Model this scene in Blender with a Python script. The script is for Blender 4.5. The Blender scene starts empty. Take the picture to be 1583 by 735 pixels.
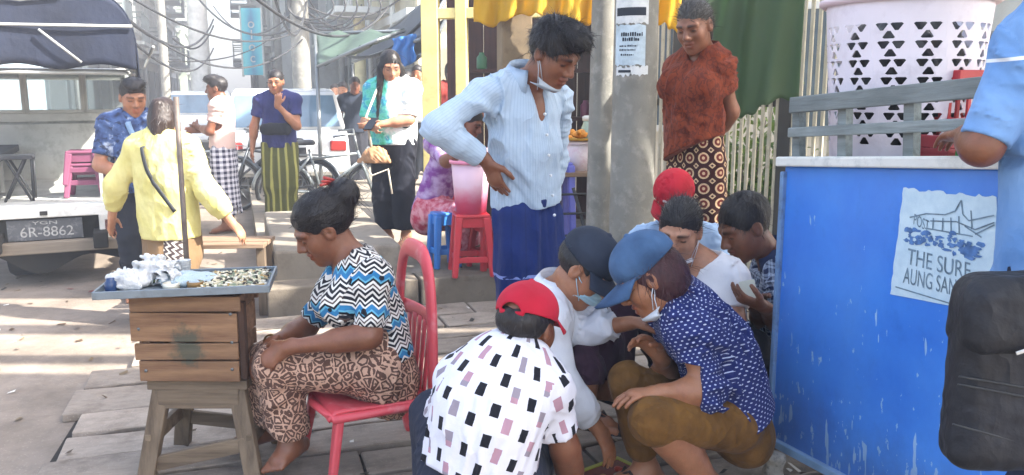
import bpy, bmesh, math, random
import numpy as np
from mathutils import Vector, Matrix

R = math.radians
random.seed(7)
rng = np.random.default_rng(7)
scene = bpy.context.scene
COL = scene.collection

# ------------------------------------------------------------------ camera
PITCH, FPX, IW, IH, CAMZ = R(9.8), 1300.0, 1583.0, 735.0, 1.45
cam_d = bpy.data.cameras.new('camera')
cam = bpy.data.objects.new('camera', cam_d)
COL.objects.link(cam)
cam.location = (0, 0, CAMZ)
cam.rotation_euler = (R(90) - PITCH, 0, 0)
cam_d.sensor_width = 36.0
cam_d.lens = 36.0 * FPX / IW
cam_d.clip_start = 0.05
cam_d.clip_end = 2000
scene.camera = cam

# ------------------------------------------------------------------ world, sun, exposure
SUN_DIR = Vector((0.80, -0.24, 0.76)).normalized()     # towards the sun: from the right, a little behind the viewer
world = bpy.data.worlds.new('World')
scene.world = world
world.use_nodes = True
wn = world.node_tree
wn.nodes.clear()
w_out = wn.nodes.new('ShaderNodeOutputWorld')
w_bg = wn.nodes.new('ShaderNodeBackground')
w_sky = wn.nodes.new('ShaderNodeTexSky')
w_sky.sky_type = 'NISHITA'
w_sky.sun_disc = False
w_sky.sun_elevation = math.asin(SUN_DIR.z)
w_sky.sun_rotation = math.atan2(SUN_DIR.x, SUN_DIR.y)
w_sky.dust_density = 4.0
w_sky.air_density = 1.0
w_sky.ozone_density = 1.0
w_bg.inputs['Strength'].default_value = 0.15
wn.links.new(w_sky.outputs[0], w_bg.inputs[0])
wn.links.new(w_bg.outputs[0], w_out.inputs[0])
sun_d = bpy.data.lights.new('sun', 'SUN')
sun_d.energy = 5.0
sun_d.angle = R(0.9)
sun_d.color = (1.0, 0.95, 0.87)
sun = bpy.data.objects.new('sun', sun_d)
COL.objects.link(sun)
sun.rotation_euler = SUN_DIR.to_track_quat('Z', 'Y').to_euler()
scene.view_settings.view_transform = 'Standard'
scene.view_settings.look = 'None'
scene.view_settings.exposure = 2.4
scene.view_settings.gamma = 1.0
scene.render.engine = 'CYCLES'
scene.cycles.use_denoising = True
scene.cycles.max_bounces = 8
scene.cycles.diffuse_bounces = 5
scene.cycles.transparent_max_bounces = 8


# ------------------------------------------------------------------ photo <-> place helpers
def P(px, py, d):
    """World point seen at photo pixel (px, py), d metres ahead of the viewer."""
    x, y = (px - IW / 2) / FPX, (py - IH / 2) / FPX
    cp, sp = math.cos(PITCH), math.sin(PITCH)
    v = np.array([x, cp - y * sp, -sp - y * cp])
    return np.array([0, 0, CAMZ]) + v * (d / v[1])


def G(px, py, z=0.0):
    """Point of the level z under photo pixel (px, py)."""
    a = P(px, py, 1.0) - np.array([0, 0, CAMZ])
    return np.array([0, 0, CAMZ]) + a * ((z - CAMZ) / a[2])


YAW = R(18)
SV = np.array([-math.sin(YAW), math.cos(YAW), 0.0])    # along the street
CV = np.array([math.cos(YAW), math.sin(YAW), 0.0])     # across it, to the right


def SC(s, c, z=0.0):
    return SV * s + CV * c + np.array([0, 0, z])


def C(h, k=1.0):
    h = h.lstrip('#')
    o = []
    for i in (0, 2, 4):
        v = int(h[i:i + 2], 16) / 255
        o.append((v / 12.92 if v <= 0.04045 else ((v + 0.055) / 1.055) ** 2.4) * k)
    return tuple(o) + (1.0,)


def nrm(v):
    v = np.asarray(v, float)
    return v / (np.linalg.norm(v) + 1e-9)


def lerp(a, b, t):
    return np.asarray(a, float) * (1 - t) + np.asarray(b, float) * t


# ------------------------------------------------------------------ materials
class NT:
    def __init__(s, name):
        s.mat = bpy.data.materials.new(name)
        s.mat.use_nodes = True
        s.t = s.mat.node_tree
        s.b = s.t.nodes['Principled BSDF']

    def n(s, k):
        return s.t.nodes.new(k)

    def put(s, sock, v):
        if v is None:
            return
        if isinstance(v, bpy.types.NodeSocket):
            s.t.links.new(v, sock)
        else:
            sock.default_value = v

    def m(s, op, a, b=None, c=None):
        n = s.n('ShaderNodeMath')
        n.operation = op
        for i, v in enumerate((a, b, c)):
            s.put(n.inputs[i], v)
        return n.outputs[0]

    def mix(s, f, a, b, mode='MIX'):
        n = s.n('ShaderNodeMix')
        n.data_type = 'RGBA'
        n.blend_type = mode
        s.put(n.inputs[0], f)
        s.put(n.inputs[6], a)
        s.put(n.inputs[7], b)
        return n.outputs[2]

    def uv(s):
        n = s.n('ShaderNodeUVMap')
        return n.outputs[0]

    def gen(s):
        return s.n('ShaderNodeTexCoord').outputs['Generated']

    def obj(s):
        return s.n('ShaderNodeTexCoord').outputs['Object']

    def pos(s):
        return s.n('ShaderNodeNewGeometry').outputs['Position']

    def sep(s, v):
        n = s.n('ShaderNodeSeparateXYZ')
        s.put(n.inputs[0], v)
        return n.outputs[0], n.outputs[1], n.outputs[2]

    def comb(s, x, y, z=0.0):
        n = s.n('ShaderNodeCombineXYZ')
        s.put(n.inputs[0], x), s.put(n.inputs[1], y), s.put(n.inputs[2], z)
        return n.outputs[0]

    def mapv(s, v, scale=(1, 1, 1), rot=(0, 0, 0), loc=(0, 0, 0)):
        n = s.n('ShaderNodeMapping')
        s.put(n.inputs[0], v)
        n.inputs['Scale'].default_value = scale
        n.inputs['Rotation'].default_value = rot
        n.inputs['Location'].default_value = loc
        return n.outputs[0]

    def noise(s, v, scale, detail=4.0, rough=0.55, out=0):
        n = s.n('ShaderNodeTexNoise')
        s.put(n.inputs['Vector'], v)
        n.inputs['Scale'].default_value = scale
        n.inputs['Detail'].default_value = detail
        n.inputs['Roughness'].default_value = rough
        return n.outputs[out]

    def vor(s, v, scale, feature='F1', out='Distance', rnd=1.0):
        n = s.n('ShaderNodeTexVoronoi')
        n.feature = feature
        s.put(n.inputs['Vector'], v)
        n.inputs['Scale'].default_value = scale
        n.inputs['Randomness'].default_value = rnd
        return n.outputs[out]

    def ramp(s, f, *stops, const=False):
        n = s.n('ShaderNodeValToRGB')
        s.put(n.inputs[0], f)
        e = n.color_ramp.elements
        n.color_ramp.interpolation = 'CONSTANT' if const else 'LINEAR'
        while len(e) < len(stops):
            e.new(0.5)
        for i, (p, c) in enumerate(stops):
            e[i].position = p
            e[i].color = c if len(c) == 4 else tuple(c) + (1,)
        return n.outputs[0]

    def gt(s, a, b):
        return s.m('GREATER_THAN', a, b)

    def lt(s, a, b):
        return s.m('LESS_THAN', a, b)

    def frac(s, a):
        return s.m('FRACT', a)

    def band(s, x, lo, hi):
        return s.m('MULTIPLY', s.gt(x, lo), s.lt(x, hi))

    def bump(s, h, strength=0.3, dist=0.01):
        n = s.n('ShaderNodeBump')
        n.inputs['Strength'].default_value = strength
        n.inputs['Distance'].default_value = dist
        s.put(n.inputs['Height'], h)
        s.t.links.new(n.outputs[0], s.b.inputs['Normal'])
        return n.outputs[0]

    def done(s, col, rough=0.7, metal=0.0, spec=0.4):
        s.put(s.b.inputs['Base Color'], col)
        s.put(s.b.inputs['Roughness'], rough)
        s.put(s.b.inputs['Metallic'], metal)
        s.put(s.b.inputs['Specular IOR Level'], spec)
        return s.mat


BLK, WHT = (0, 0, 0, 1), (1, 1, 1, 1)


def m_plain(name, col, rough=0.6, var=0.12, scale=6.0, metal=0.0, bump=0.1, spec=0.4, dirt=None, dirt_amt=0.5):
    """A painted / plastic / metal surface: base colour with soft blotches, optional dirt patches, fine relief."""
    t = NT(name)
    o = t.obj()
    n1 = t.noise(o, scale, 5)
    dark = tuple(c * (1 - var * 2) for c in col[:3]) + (1,)
    lite = tuple(min(1, c * (1 + var)) for c in col[:3]) + (1,)
    c = t.ramp(n1, (0.3, dark), (0.7, lite))
    if dirt:
        n2 = t.noise(o, scale * 2.3, 7, 0.7)
        c = t.mix(t.m('MULTIPLY', t.ramp(n2, (0.52, BLK), (0.66, WHT)), dirt_amt), c, dirt)
    r = t.m('ADD', t.m('MULTIPLY', t.noise(o, scale * 4, 3), 0.25), rough - 0.12)
    t.bump(t.noise(o, scale * 18, 3), bump, 0.004)
    return t.done(c, r, metal, spec)


def m_wood(name, c1, c2, axis=0, scale=1.0, rough=0.75, bump=0.5):
    t = NT(name)
    o = t.obj()
    sc = [14 * scale] * 3
    sc[axis] = 1.1 * scale
    oi = t.n('ShaderNodeObjectInfo').outputs['Random']
    ofs = t.n('ShaderNodeVectorMath')
    ofs.operation = 'ADD'
    t.put(ofs.inputs[0], o)
    t.put(ofs.inputs[1], t.comb(t.m('MULTIPLY', oi, 37.0), t.m('MULTIPLY', oi, 11.0), oi))
    v = t.mapv(ofs.outputs[0], sc)
    g = t.noise(v, 2.2, 8, 0.65)
    big = t.noise(ofs.outputs[0], 3.5 * scale, 4)
    c = t.ramp(g, (0.3, c1), (0.5, lerp(c1, c2, .55).tolist()), (0.72, c2))
    c = t.mix(t.m('MULTIPLY', t.ramp(big, (0.45, BLK), (0.75, WHT)), 0.45), c, tuple(x * .55 for x in c1[:3]) + (1,))
    tone = t.m('ADD', t.m('MULTIPLY', oi, 0.35), 0.8)
    c = t.mix(1.0, c, t.comb(tone, tone, tone), 'MULTIPLY')
    t.bump(g, bump, 0.008)
    return t.done(c, rough, 0, 0.25)


def m_cloth(name, colfn, rough=0.85, weave=900, wr=0.35, sheen=0.03, crease=7.0, spec=0.2):
    """Cloth: colfn(t) gives the dyed colour socket; relief = soft creases + weave."""
    t = NT(name)
    o = t.obj()
    c = colfn(t) if callable(colfn) else colfn
    ns = t.noise(o, 9, 4)
    c = t.mix(t.m('MULTIPLY', ns, 0.22), c, t.mix(1.0, c, (0.72, 0.72, 0.72, 1), 'MULTIPLY'))
    cr = t.noise(t.mapv(o, (1.0, 1.0, 0.55), (0.4, 0.3, 0.2)), crease, 3, 0.5)
    ridg = t.m('ABSOLUTE', t.m('SUBTRACT', cr, 0.5))
    fine = t.noise(o, 42, 3)
    h = t.m('ADD', t.m('MULTIPLY', ridg, -2.0), t.m('MULTIPLY', fine, 0.14))
    t.bump(h, wr, 0.03)
    t.b.inputs['Sheen Weight'].default_value = sheen
    return t.done(c, rough, 0, spec)


def m_skin(name, base):
    t = NT(name)
    a = t.n('ShaderNodeAttribute')
    a.attribute_name = 'Col'
    o = t.obj()
    c = t.mix(t.ramp(t.noise(o, 11, 5, .65), (.35, BLK), (.7, WHT)), base, tuple(x * f for x, f in zip(base[:3], (.70, .60, .55))) + (1,))
    c = t.mix(t.m('MULTIPLY', t.ramp(t.noise(o, 55, 4, .6), (.5, BLK), (.75, WHT)), .35), c, tuple(x * f for x, f in zip(base[:3], (1.25, .95, .85))) + (1,))
    c = t.mix(1.0, c, a.outputs['Color'], 'MULTIPLY')
    t.bump(t.m('ADD', t.noise(o, 160, 3), t.m('MULTIPLY', t.noise(o, 45, 4), .8)), 0.22, 0.004)
    t.b.inputs['Subsurface Weight'].default_value = 0.08
    t.b.inputs['Subsurface Radius'].default_value = (0.012, 0.005, 0.003)
    t.b.inputs['Subsurface Scale'].default_value = 0.5
    r = t.m('ADD', t.m('MULTIPLY', t.noise(o, 26, 4), 0.34), 0.26)
    return t.done(c, r, 0, 0.45)


def m_hair(name, base, tip=None):
    t = NT(name)
    o = t.obj()
    tip = tip or tuple(min(1, x * 1.8 + .002) for x in base[:3]) + (1,)
    n = t.noise(t.mapv(o, (90, 90, 14), (0.5, 0.2, 0)), 1.6, 4)
    c = t.ramp(n, (0.35, base), (0.75, tip))
    t.bump(n, 0.5, 0.005)
    return t.done(c, 0.44, 0, 0.32)


# ------------------------------------------------------------------ objects, names and labels
def link(o, parent=None):
    COL.objects.link(o)
    if parent is not None:
        o.parent = parent
        o.matrix_parent_inverse = parent.matrix_world.inverted() if False else Matrix.Identity(4)
    return o


def tag(o, label=None, cat=None, group=None, kind=None):
    if label:
        o['label'] = label
    if cat:
        o['category'] = cat
    if group:
        o['group'] = group
    if kind:
        o['kind'] = kind
    return o


def thing(name, label, cat, loc=(0, 0, 0), rz=0.0, group=None, rot=None):
    o = bpy.data.objects.new(name, None)
    o.empty_display_size = 0.1
    o.location = [float(v) for v in loc]
    o.rotation_euler = rot if rot is not None else (0, 0, rz)
    COL.objects.link(o)
    return tag(o, label, cat, group)


def np_mesh(name, V, F, uv=None, colors=None, smooth=True):
    """V (n,3), F (m,k) arrays -> mesh."""
    me = bpy.data.meshes.new(name)
    V = np.asarray(V, np.float32)
    F = np.asarray(F, np.int32)
    m, k = F.shape
    me.vertices.add(len(V))
    me.vertices.foreach_set('co', V.ravel())
    me.loops.add(m * k)
    me.loops.foreach_set('vertex_index', F.ravel())
    me.polygons.add(m)
    me.polygons.foreach_set('loop_start', np.arange(0, m * k, k, dtype=np.int32))
    me.polygons.foreach_set('loop_total', np.full(m, k, np.int32))
    me.polygons.foreach_set('use_smooth', np.full(m, smooth, bool))
    if uv is not None:
        me.uv_layers.new(name='UVMap').data.foreach_set('uv', np.asarray(uv, np.float32).ravel())
    if colors is not None:
        at = me.color_attributes.new('Col', 'FLOAT_COLOR', 'POINT')
        at.data.foreach_set('color', np.asarray(colors, np.float32).ravel())
    me.update()
    me.validate()
    return me


def obj_from(name, me, mat, parent=None, loc=None):
    o = bpy.data.objects.new(name, me)
    if mat is not None:
        if not me.materials:
            me.materials.append(mat)
    if loc is not None:
        o.location = [float(v) for v in loc]
    return link(o, parent)


class MB:
    """Collects simple shapes, then links them as one mesh object."""
    def __init__(s):
        s.v, s.f, s.sm = [], [], []

    def add(s, vs, fs, smooth=False):
        n = len(s.v)
        s.v += [tuple(float(c) for c in p) for p in vs]
        s.f += [tuple(n + i for i in f) for f in fs]
        s.sm += [smooth] * len(fs)
        return s

    def box(s, c, size, M=None, taper=1.0):
        x, y, z = [v / 2 for v in size]
        vs = []
        for dz in (-1, 1):
            k = taper if dz > 0 else 1.0
            for dx, dy in ((-1, -1), (1, -1), (1, 1), (-1, 1)):
                vs.append(np.array([dx * x * k, dy * y * k, dz * z]))
        if M is not None:
            vs = [np.asarray(M) @ v for v in vs]
        vs = [np.asarray(c, float) + v for v in vs]
        return s.add(vs, [(3, 2, 1, 0), (4, 5, 6, 7), (0, 1, 5, 4), (1, 2, 6, 5), (2, 3, 7, 6), (3, 0, 4, 7)])

    def bar(s, a, b, w, h=None, up=(0, 0, 1), w2=None, h2=None):
        """Rectangular bar from a to b, w wide across, h along up."""
        a, b = np.asarray(a, float), np.asarray(b, float)
        h = w if h is None else h
        w2 = w if w2 is None else w2
        h2 = h if h2 is None else h2
        d = nrm(b - a)
        up = np.asarray(up, float)
        if abs(d @ nrm(up)) > 0.98:
            up = np.array([0, 1.0, 0])
        x = nrm(np.cross(d, up))
        u = np.cross(x, d)
        vs = []
        for p, ww, hh in ((a, w, h), (b, w2, h2)):
            for i, j in ((-1, -1), (1, -1), (1, 1), (-1, 1)):
                vs.append(p + x * i * ww / 2 + u * j * hh / 2)
        return s.add(vs, [(3, 2, 1, 0), (4, 5, 6, 7), (0, 1, 5, 4), (1, 2, 6, 5), (2, 3, 7, 6), (3, 0, 4, 7)])

    def tube(s, pts, r, n=8, closed=False, flat=None):
        """Tube through pts; r a number or one per point; flat=(axis, factor) squashes it along axis."""
        pts = [np.asarray(p, float) for p in pts]
        rs = r if hasattr(r, '__len__') else [r] * len(pts)
        N = len(pts)
        ref = np.array([0.13, 0.21, 0.97])
        vs = []
        px = None
        for i, p in enumerate(pts):
            if closed:
                d = nrm(pts[(i + 1) % N] - pts[i - 1])
            else:
                d = nrm(pts[min(i + 1, N - 1)] - pts[max(i - 1, 0)])
            x = np.cross(d, ref) if px is None else px - d * (px @ d)
            if np.linalg.norm(x) < 1e-4:
                x = np.cross(d, np.array([1.0, 0.1, 0]))
            x = nrm(x)
            px = x
            y = np.cross(d, x)
            for k in range(n):
                a = 2 * math.pi * k / n
                o = (x * math.cos(a) + y * math.sin(a)) * rs[i]
                if flat is not None:
                    ax = nrm(flat[0])
                    o = o - ax * (o @ ax) * (1 - flat[1])
                vs.append(p + o)
        fs = []
        for i in range(N if closed else N - 1):
            for k in range(n):
                a, b = i * n + k, i * n + (k + 1) % n
                c, d = ((i + 1) % N) * n + (k + 1) % n, ((i + 1) % N) * n + k
                fs.append((a, b, c, d))
        if not closed:
            fs.append(tuple(range(n - 1, -1, -1)))
            fs.append(tuple((N - 1) * n + k for k in range(n)))
        return s.add(vs, fs, True)

    def lathe(s, prof, c=(0, 0, 0), n=24, axis='z', cap=True):
        """prof: list of (r, h)."""
        vs, fs = [], []
        for r, h in prof:
            for k in range(n):
                a = 2 * math.pi * k / n
                p = (r * math.cos(a), r * math.sin(a), h)
                if axis == 'x':
                    p = (h, p[0], p[1])
                elif axis == 'y':
                    p = (p[1], h, p[0])
                vs.append(np.asarray(c, float) + p)
        for i in range(len(prof) - 1):
            for k in range(n):
                fs.append((i * n + k, i * n + (k + 1) % n, (i + 1) * n + (k + 1) % n, (i + 1) * n + k))
        if cap:
            fs.append(tuple(range(n - 1, -1, -1)))
            fs.append(tuple((len(prof) - 1) * n + k for k in range(n)))
        return s.add(vs, fs, True)

    def sheet(s, fn, nu, nv, thick=None):
        """Grid surface fn(u,v) with u,v in 0..1."""
        vs = [fn(i / nu, j / nv) for j in range(nv + 1) for i in range(nu + 1)]
        fs = []
        for j in range(nv):
            for i in range(nu):
                a = j * (nu + 1) + i
                fs.append((a, a + 1, a + nu + 2, a + nu + 1))
        return s.add(vs, fs, True)

    def mesh(s, name):
        me = bpy.data.meshes.new(name)
        me.from_pydata(s.v, [], s.f)
        me.polygons.foreach_set('use_smooth', s.sm)
        me.update()
        return me

    def build(s, name, mat, parent=None, bevel=0.0, solid=0.0, segs=2, loc=None):
        me = s.mesh(name)
        o = obj_from(name, me, mat, parent, loc)
        if solid:
            md = o.modifiers.new('thickness', 'SOLIDIFY')
            md.thickness = solid
            md.offset = 0
        if bevel:
            md = o.modifiers.new('edge', 'BEVEL')
            md.width = bevel
            md.segments = segs
            md.limit_method = 'ANGLE'
            md.angle_limit = R(40)
            for p in me.polygons:
                pass
        return o


def copy_tree(o, parent=None):
    c = o.copy()
    COL.objects.link(c)
    if parent is not None:
        c.parent = parent
    for ch in list(o.children):
        copy_tree(ch, c)
    return c


# ------------------------------------------------------------------ implicit surfaces for bodies and cloth
def axis_pts(lo, hi, h, fine):
    out, x = [], lo
    while x < hi:
        out.append(x)
        st = h
        for a, b, hh in fine:
            if a - hh <= x <= b and hh < st:
                st = hh
        x += st
    out.append(hi)
    return np.array(out, np.float32)


class Cap:
    def __init__(s, a, b, r1, r2=None, flat=None):
        s.a, s.b = np.asarray(a, float), np.asarray(b, float)
        s.r1, s.r2 = r1, (r1 if r2 is None else r2)
        s.flat = None if flat is None else (nrm(flat[0]), flat[1])

    def box(s):
        r = max(s.r1, s.r2)
        return np.minimum(s.a, s.b) - r, np.maximum(s.a, s.b) + r

    def ev(s, X, Y, Z):
        ba = s.b - s.a
        L = max(ba @ ba, 1e-9)
        x, y, z = X - s.a[0], Y - s.a[1], Z - s.a[2]
        t = np.clip((x * ba[0] + y * ba[1] + z * ba[2]) / L, 0, 1)
        x, y, z = x - t * ba[0], y - t * ba[1], z - t * ba[2]
        q = x * x + y * y + z * z
        if s.flat is not None:
            n, f = s.flat
            qn = x * n[0] + y * n[1] + z * n[2]
            q = q + qn * qn * (1 / f ** 2 - 1)
        return np.sqrt(q) - (s.r1 + (s.r2 - s.r1) * t)


class Ell:
    def __init__(s, c, r, M=None):
        s.c, s.r = np.asarray(c, float), np.asarray(r, float)
        s.M = np.eye(3) if M is None else np.asarray(M, float)

    def box(s):
        e = np.sqrt(((s.M * s.r[:, None]) ** 2).sum(0))
        return s.c - e, s.c + e

    def ev(s, X, Y, Z):
        x, y, z = X - s.c[0], Y - s.c[1], Z - s.c[2]
        k0 = k1 = 0
        for i in range(3):
            q = (x * s.M[i, 0] + y * s.M[i, 1] + z * s.M[i, 2]) / s.r[i]
            k0 = k0 + q * q
            k1 = k1 + (q / s.r[i]) ** 2
        k0 = np.sqrt(k0)
        return k0 * (k0 - 1) / (np.sqrt(k1) + 1e-9)


class RBox:
    """Rounded box: centre, half sizes, axes as rows of M, edge radius; taper narrows it towards +axis 2."""
    def __init__(s, c, h, M, r, taper=0.0):
        s.c, s.h, s.M, s.r, s.t = np.asarray(c, float), np.asarray(h, float), np.asarray(M, float), r, taper

    def box(s):
        e = (np.abs(s.M) * s.h[:, None]).sum(0) * (1 + abs(s.t))
        return s.c - e, s.c + e

    def ev(s, X, Y, Z):
        x, y, z = X - s.c[0], Y - s.c[1], Z - s.c[2]
        l = [x * s.M[i, 0] + y * s.M[i, 1] + z * s.M[i, 2] for i in range(3)]
        k = 1 - s.t * l[2] / s.h[2]
        q = [np.abs(l[0]) / k - s.h[0] + s.r, np.abs(l[1]) / k - s.h[1] + s.r, np.abs(l[2]) - s.h[2] + s.r]
        o = np.sqrt(np.maximum(q[0], 0) ** 2 + np.maximum(q[1], 0) ** 2 + np.maximum(q[2], 0) ** 2)
        return o + np.minimum(np.maximum(q[0], np.maximum(q[1], q[2])), 0) - s.r


class Field:
    def __init__(s, lo, hi, h, fine=()):
        lo, hi = np.asarray(lo, float), np.asarray(hi, float)
        s.ax = [axis_pts(lo[i], hi[i], h, [(f[0][i], f[1][i], f[2]) for f in fine]) for i in range(3)]
        s.d = np.full([len(a) for a in s.ax], 0.5, np.float32)

    def sl(s, lo, hi):
        out = []
        for i in range(3):
            a, b = np.searchsorted(s.ax[i], lo[i]), np.searchsorted(s.ax[i], hi[i])
            out.append(slice(max(a, 0), max(b, a)))
        return tuple(out)

    def grid(s, sl):
        return (s.ax[0][sl[0]][:, None, None], s.ax[1][sl[1]][None, :, None], s.ax[2][sl[2]][None, None, :])

    def add(s, p, k=0.02):
        lo, hi = p.box()
        sl = s.sl(lo - k - .02, hi + k + .02)
        D = s.d[sl]
        if D.size == 0:
            return s
        n = p.ev(*s.grid(sl)).astype(np.float32)
        h = np.maximum(k - np.abs(D - n), 0) / max(k, 1e-6)
        s.d[sl] = np.minimum(D, n) - h * h * k * .25
        return s

    def sub(s, p, k=0.01):
        lo, hi = p.box()
        sl = s.sl(lo - k - .02, hi + k + .02)
        D = s.d[sl]
        if D.size == 0:
            return s
        n = -p.ev(*s.grid(sl)).astype(np.float32)
        h = np.maximum(k - np.abs(D - n), 0) / max(k, 1e-6)
        s.d[sl] = np.maximum(D, n) + h * h * k * .25
        return s

    def cut(s, pt, n, rad=None, k=0.0):
        """Remove what lies beyond the plane (pt, n), only within rad of pt when given."""
        pt, n = np.asarray(pt, float), nrm(n)
        sl = (slice(None),) * 3 if rad is None else s.sl(pt - rad, pt + rad)
        X, Y, Z = s.grid(sl)
        q = ((X - pt[0]) * n[0] + (Y - pt[1]) * n[1] + (Z - pt[2]) * n[2]).astype(np.float32)
        D = s.d[sl]
        if rad is not None:
            far = (X - pt[0]) ** 2 + (Y - pt[1]) ** 2 + (Z - pt[2]) ** 2 > rad * rad
            q = np.where(far, -9, q)
        s.d[sl] = np.maximum(D, q)
        return s

    def displace(s, fn, band=0.035):
        idx = np.nonzero(np.abs(s.d) < band)
        if len(idx[0]) == 0:
            return s
        Pt = np.stack([s.ax[i][idx[i]] for i in range(3)], 1)
        s.d[idx] += fn(Pt).astype(np.float32)
        return s

    def surface(s):
        d = s.d
        d[0], d[-1], d[:, 0], d[:, -1], d[:, :, 0], d[:, :, -1] = (np.maximum(x, .001) for x in (d[0], d[-1], d[:, 0], d[:, -1], d[:, :, 0], d[:, :, -1]))
        ins = d < 0
        cnt = np.zeros([n - 1 for n in d.shape], np.int8)
        offs = [(i, j, k) for i in (0, 1) for j in (0, 1) for k in (0, 1)]
        nx, ny, nz = cnt.shape
        for i, j, k in offs:
            cnt += ins[i:i + nx, j:j + ny, k:k + nz]
        act = (cnt > 0) & (cnt < 8)
        ijk = np.argwhere(act)
        if len(ijk) == 0:
            return np.zeros((0, 3)), np.zeros((0, 4), int)
        idx = np.full(cnt.shape, -1, np.int32)
        idx[act] = np.arange(len(ijk))
        acc = np.zeros((len(ijk), 3))
        num = np.zeros(len(ijk))

        def co(o):
            return np.stack([s.ax[a][ijk[:, a] + o[a]] for a in range(3)], 1)

        for o1 in offs:
            for a in range(3):
                if o1[a]:
                    continue
                o2 = list(o1)
                o2[a] = 1
                d1 = d[ijk[:, 0] + o1[0], ijk[:, 1] + o1[1], ijk[:, 2] + o1[2]]
                d2 = d[ijk[:, 0] + o2[0], ijk[:, 1] + o2[1], ijk[:, 2] + o2[2]]
                cr = (d1 < 0) != (d2 < 0)
                t = np.where(cr, d1 / np.where(cr, d1 - d2, 1), 0)[:, None]
                acc += np.where(cr[:, None], co(o1) * (1 - t) + co(o2) * t, 0)
                num += cr
        V = acc / num[:, None]
        Fs = []
        for a in range(3):
            b, c = (a + 1) % 3, (a + 2) % 3
            s1 = [slice(1, -1)] * 3
            s2 = [slice(1, -1)] * 3
            s2[a] = slice(2, None)
            e = ins[tuple(s1)] != ins[tuple(s2)]
            g = np.argwhere(e) + 1
            if len(g) == 0:
                continue
            i1 = ins[g[:, 0], g[:, 1], g[:, 2]]
            eb, ec = np.eye(3, dtype=int)[b], np.eye(3, dtype=int)[c]
            q = np.stack([idx[tuple((g - eb - ec).T)], idx[tuple((g - ec).T)], idx[tuple(g.T)], idx[tuple((g - eb).T)]], 1)
            q[~i1] = q[~i1][:, ::-1]
            Fs.append(q)
        F = np.concatenate(Fs)
        F = F[(F >= 0).all(1)]
        return V, F


def wob(seed, freq, amp, ridge=False, n=4, stretch=None):
    """Cheap smooth noise for folds: warped sine waves."""
    r = np.random.default_rng(seed)
    A = r.normal(size=(n, 3))
    A /= np.linalg.norm(A, axis=1)[:, None]
    B = r.normal(size=(n, 3))
    ph = r.uniform(0, 6.3, (n, 2))
    fr = freq * r.uniform(.6, 1.6, n)

    def fn(p):
        if stretch is not None:
            p = p * np.asarray(stretch)
        o = 0
        for i in range(n):
            w = np.sin(p @ A[i] * fr[i] + 1.9 * np.sin(p @ B[i] * fr[i] * .42 + ph[i, 1]) + ph[i, 0])
            o = o + ((1 - 2 * np.abs(w)) if ridge else w)
        return o * amp / n ** .5
    return fn


def fold_fn(bones, seed, amp, freq=72):
    """Sharp narrow ridges that run along the torso and across the limbs, strong in some places and absent in others."""
    n1, n2, n3, mk = wob(seed, freq, 1, True, 2), wob(seed + 1, freq * .42, 1, True, 2), wob(seed + 4, freq * .25, 1, False, 3), wob(seed + 2, 13, 1.0)

    def fn(p):
        best = np.full(len(p), 1e9)
        q = p.copy()
        for a, b, ref, r in bones:
            a, b = np.asarray(a, float), np.asarray(b, float)
            ax = nrm(b - a)
            v = p - a
            t = np.clip(v @ ax, 0, np.linalg.norm(b - a))
            d = np.linalg.norm(v - t[:, None] * ax, axis=1) - r
            ok = d < best
            best = np.where(ok, d, best)
            al = (v @ ax)[:, None] * ax
            q[ok] = (p - .72 * al)[ok] if r > .1 else (p - .45 * (v - al))[ok]
        m = np.clip(.45 + .75 * mk(p), .08, 1.1)
        return -1.5 * amp * (m * (.75 * n1(q) + 1.15 * n2(q)) + .45 * n3(q))
    return fn


def bone_uv(V, F, bones):
    """Per-corner uv in metres: round the nearest bone (u) and along it (v). bones: (a, b, ref, r)."""
    Q = V[F]
    ctr = Q.mean(1)
    best = np.full(len(F), 1e9)
    uv = np.zeros((len(F), 4, 2))
    run = 0.0
    for a, b, ref, r in bones:
        a, b = np.asarray(a, float), np.asarray(b, float)
        ax = nrm(b - a)
        L = np.linalg.norm(b - a)
        x = nrm(np.asarray(ref, float) - ax * (np.asarray(ref, float) @ ax))
        y = np.cross(ax, x)
        q = ctr - a
        t = np.clip(q @ ax, 0, L)
        dist = np.linalg.norm(q - t[:, None] * ax, axis=1) - r
        ok = dist < best
        best = np.where(ok, dist, best)
        ac = np.arctan2(q @ y, q @ x)
        Qa = Q[ok] - a
        an = np.arctan2(Qa @ y, Qa @ x)
        dl = (an - ac[ok][:, None] + math.pi) % (2 * math.pi) - math.pi
        uv[ok, :, 0] = (ac[ok][:, None] + dl) * r + 3.0
        uv[ok, :, 1] = Qa @ ax + 3.0 + run
        run += 0.37
    return uv


def axes(f, roll=0.0, up=(0, 0, 1)):
    f = nrm(f)
    r = nrm(np.cross(f, up))
    u = np.cross(r, f)
    c, s = math.cos(roll), math.sin(roll)
    return np.array([r * c + u * s, f, u * c - r * s])



def text_mesh(name, body, size, mat, parent, loc, rot, sx=1.0, extrude=.002):
    """Lettering as a mesh object, centred on loc."""
    cu = bpy.data.curves.new(name, 'FONT')
    cu.body = body
    cu.size = size
    cu.align_x = 'CENTER'
    cu.align_y = 'CENTER'
    cu.extrude = extrude
    tmp = bpy.data.objects.new(name, cu)
    COL.objects.link(tmp)
    dg = bpy.context.evaluated_depsgraph_get()
    me = bpy.data.meshes.new_from_object(tmp.evaluated_get(dg))
    bpy.data.objects.remove(tmp)
    bpy.data.curves.remove(cu)
    me.materials.clear()
    o = obj_from(name, me, mat, parent)
    o.location = [float(v) for v in loc]
    o.rotation_euler = rot
    o.scale = (sx, 1, 1)
    return o


M_TYRE = m_plain('tyre_rubber', C('26272a', .8), .85, .15, 12)
HAZE = .0105
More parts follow.
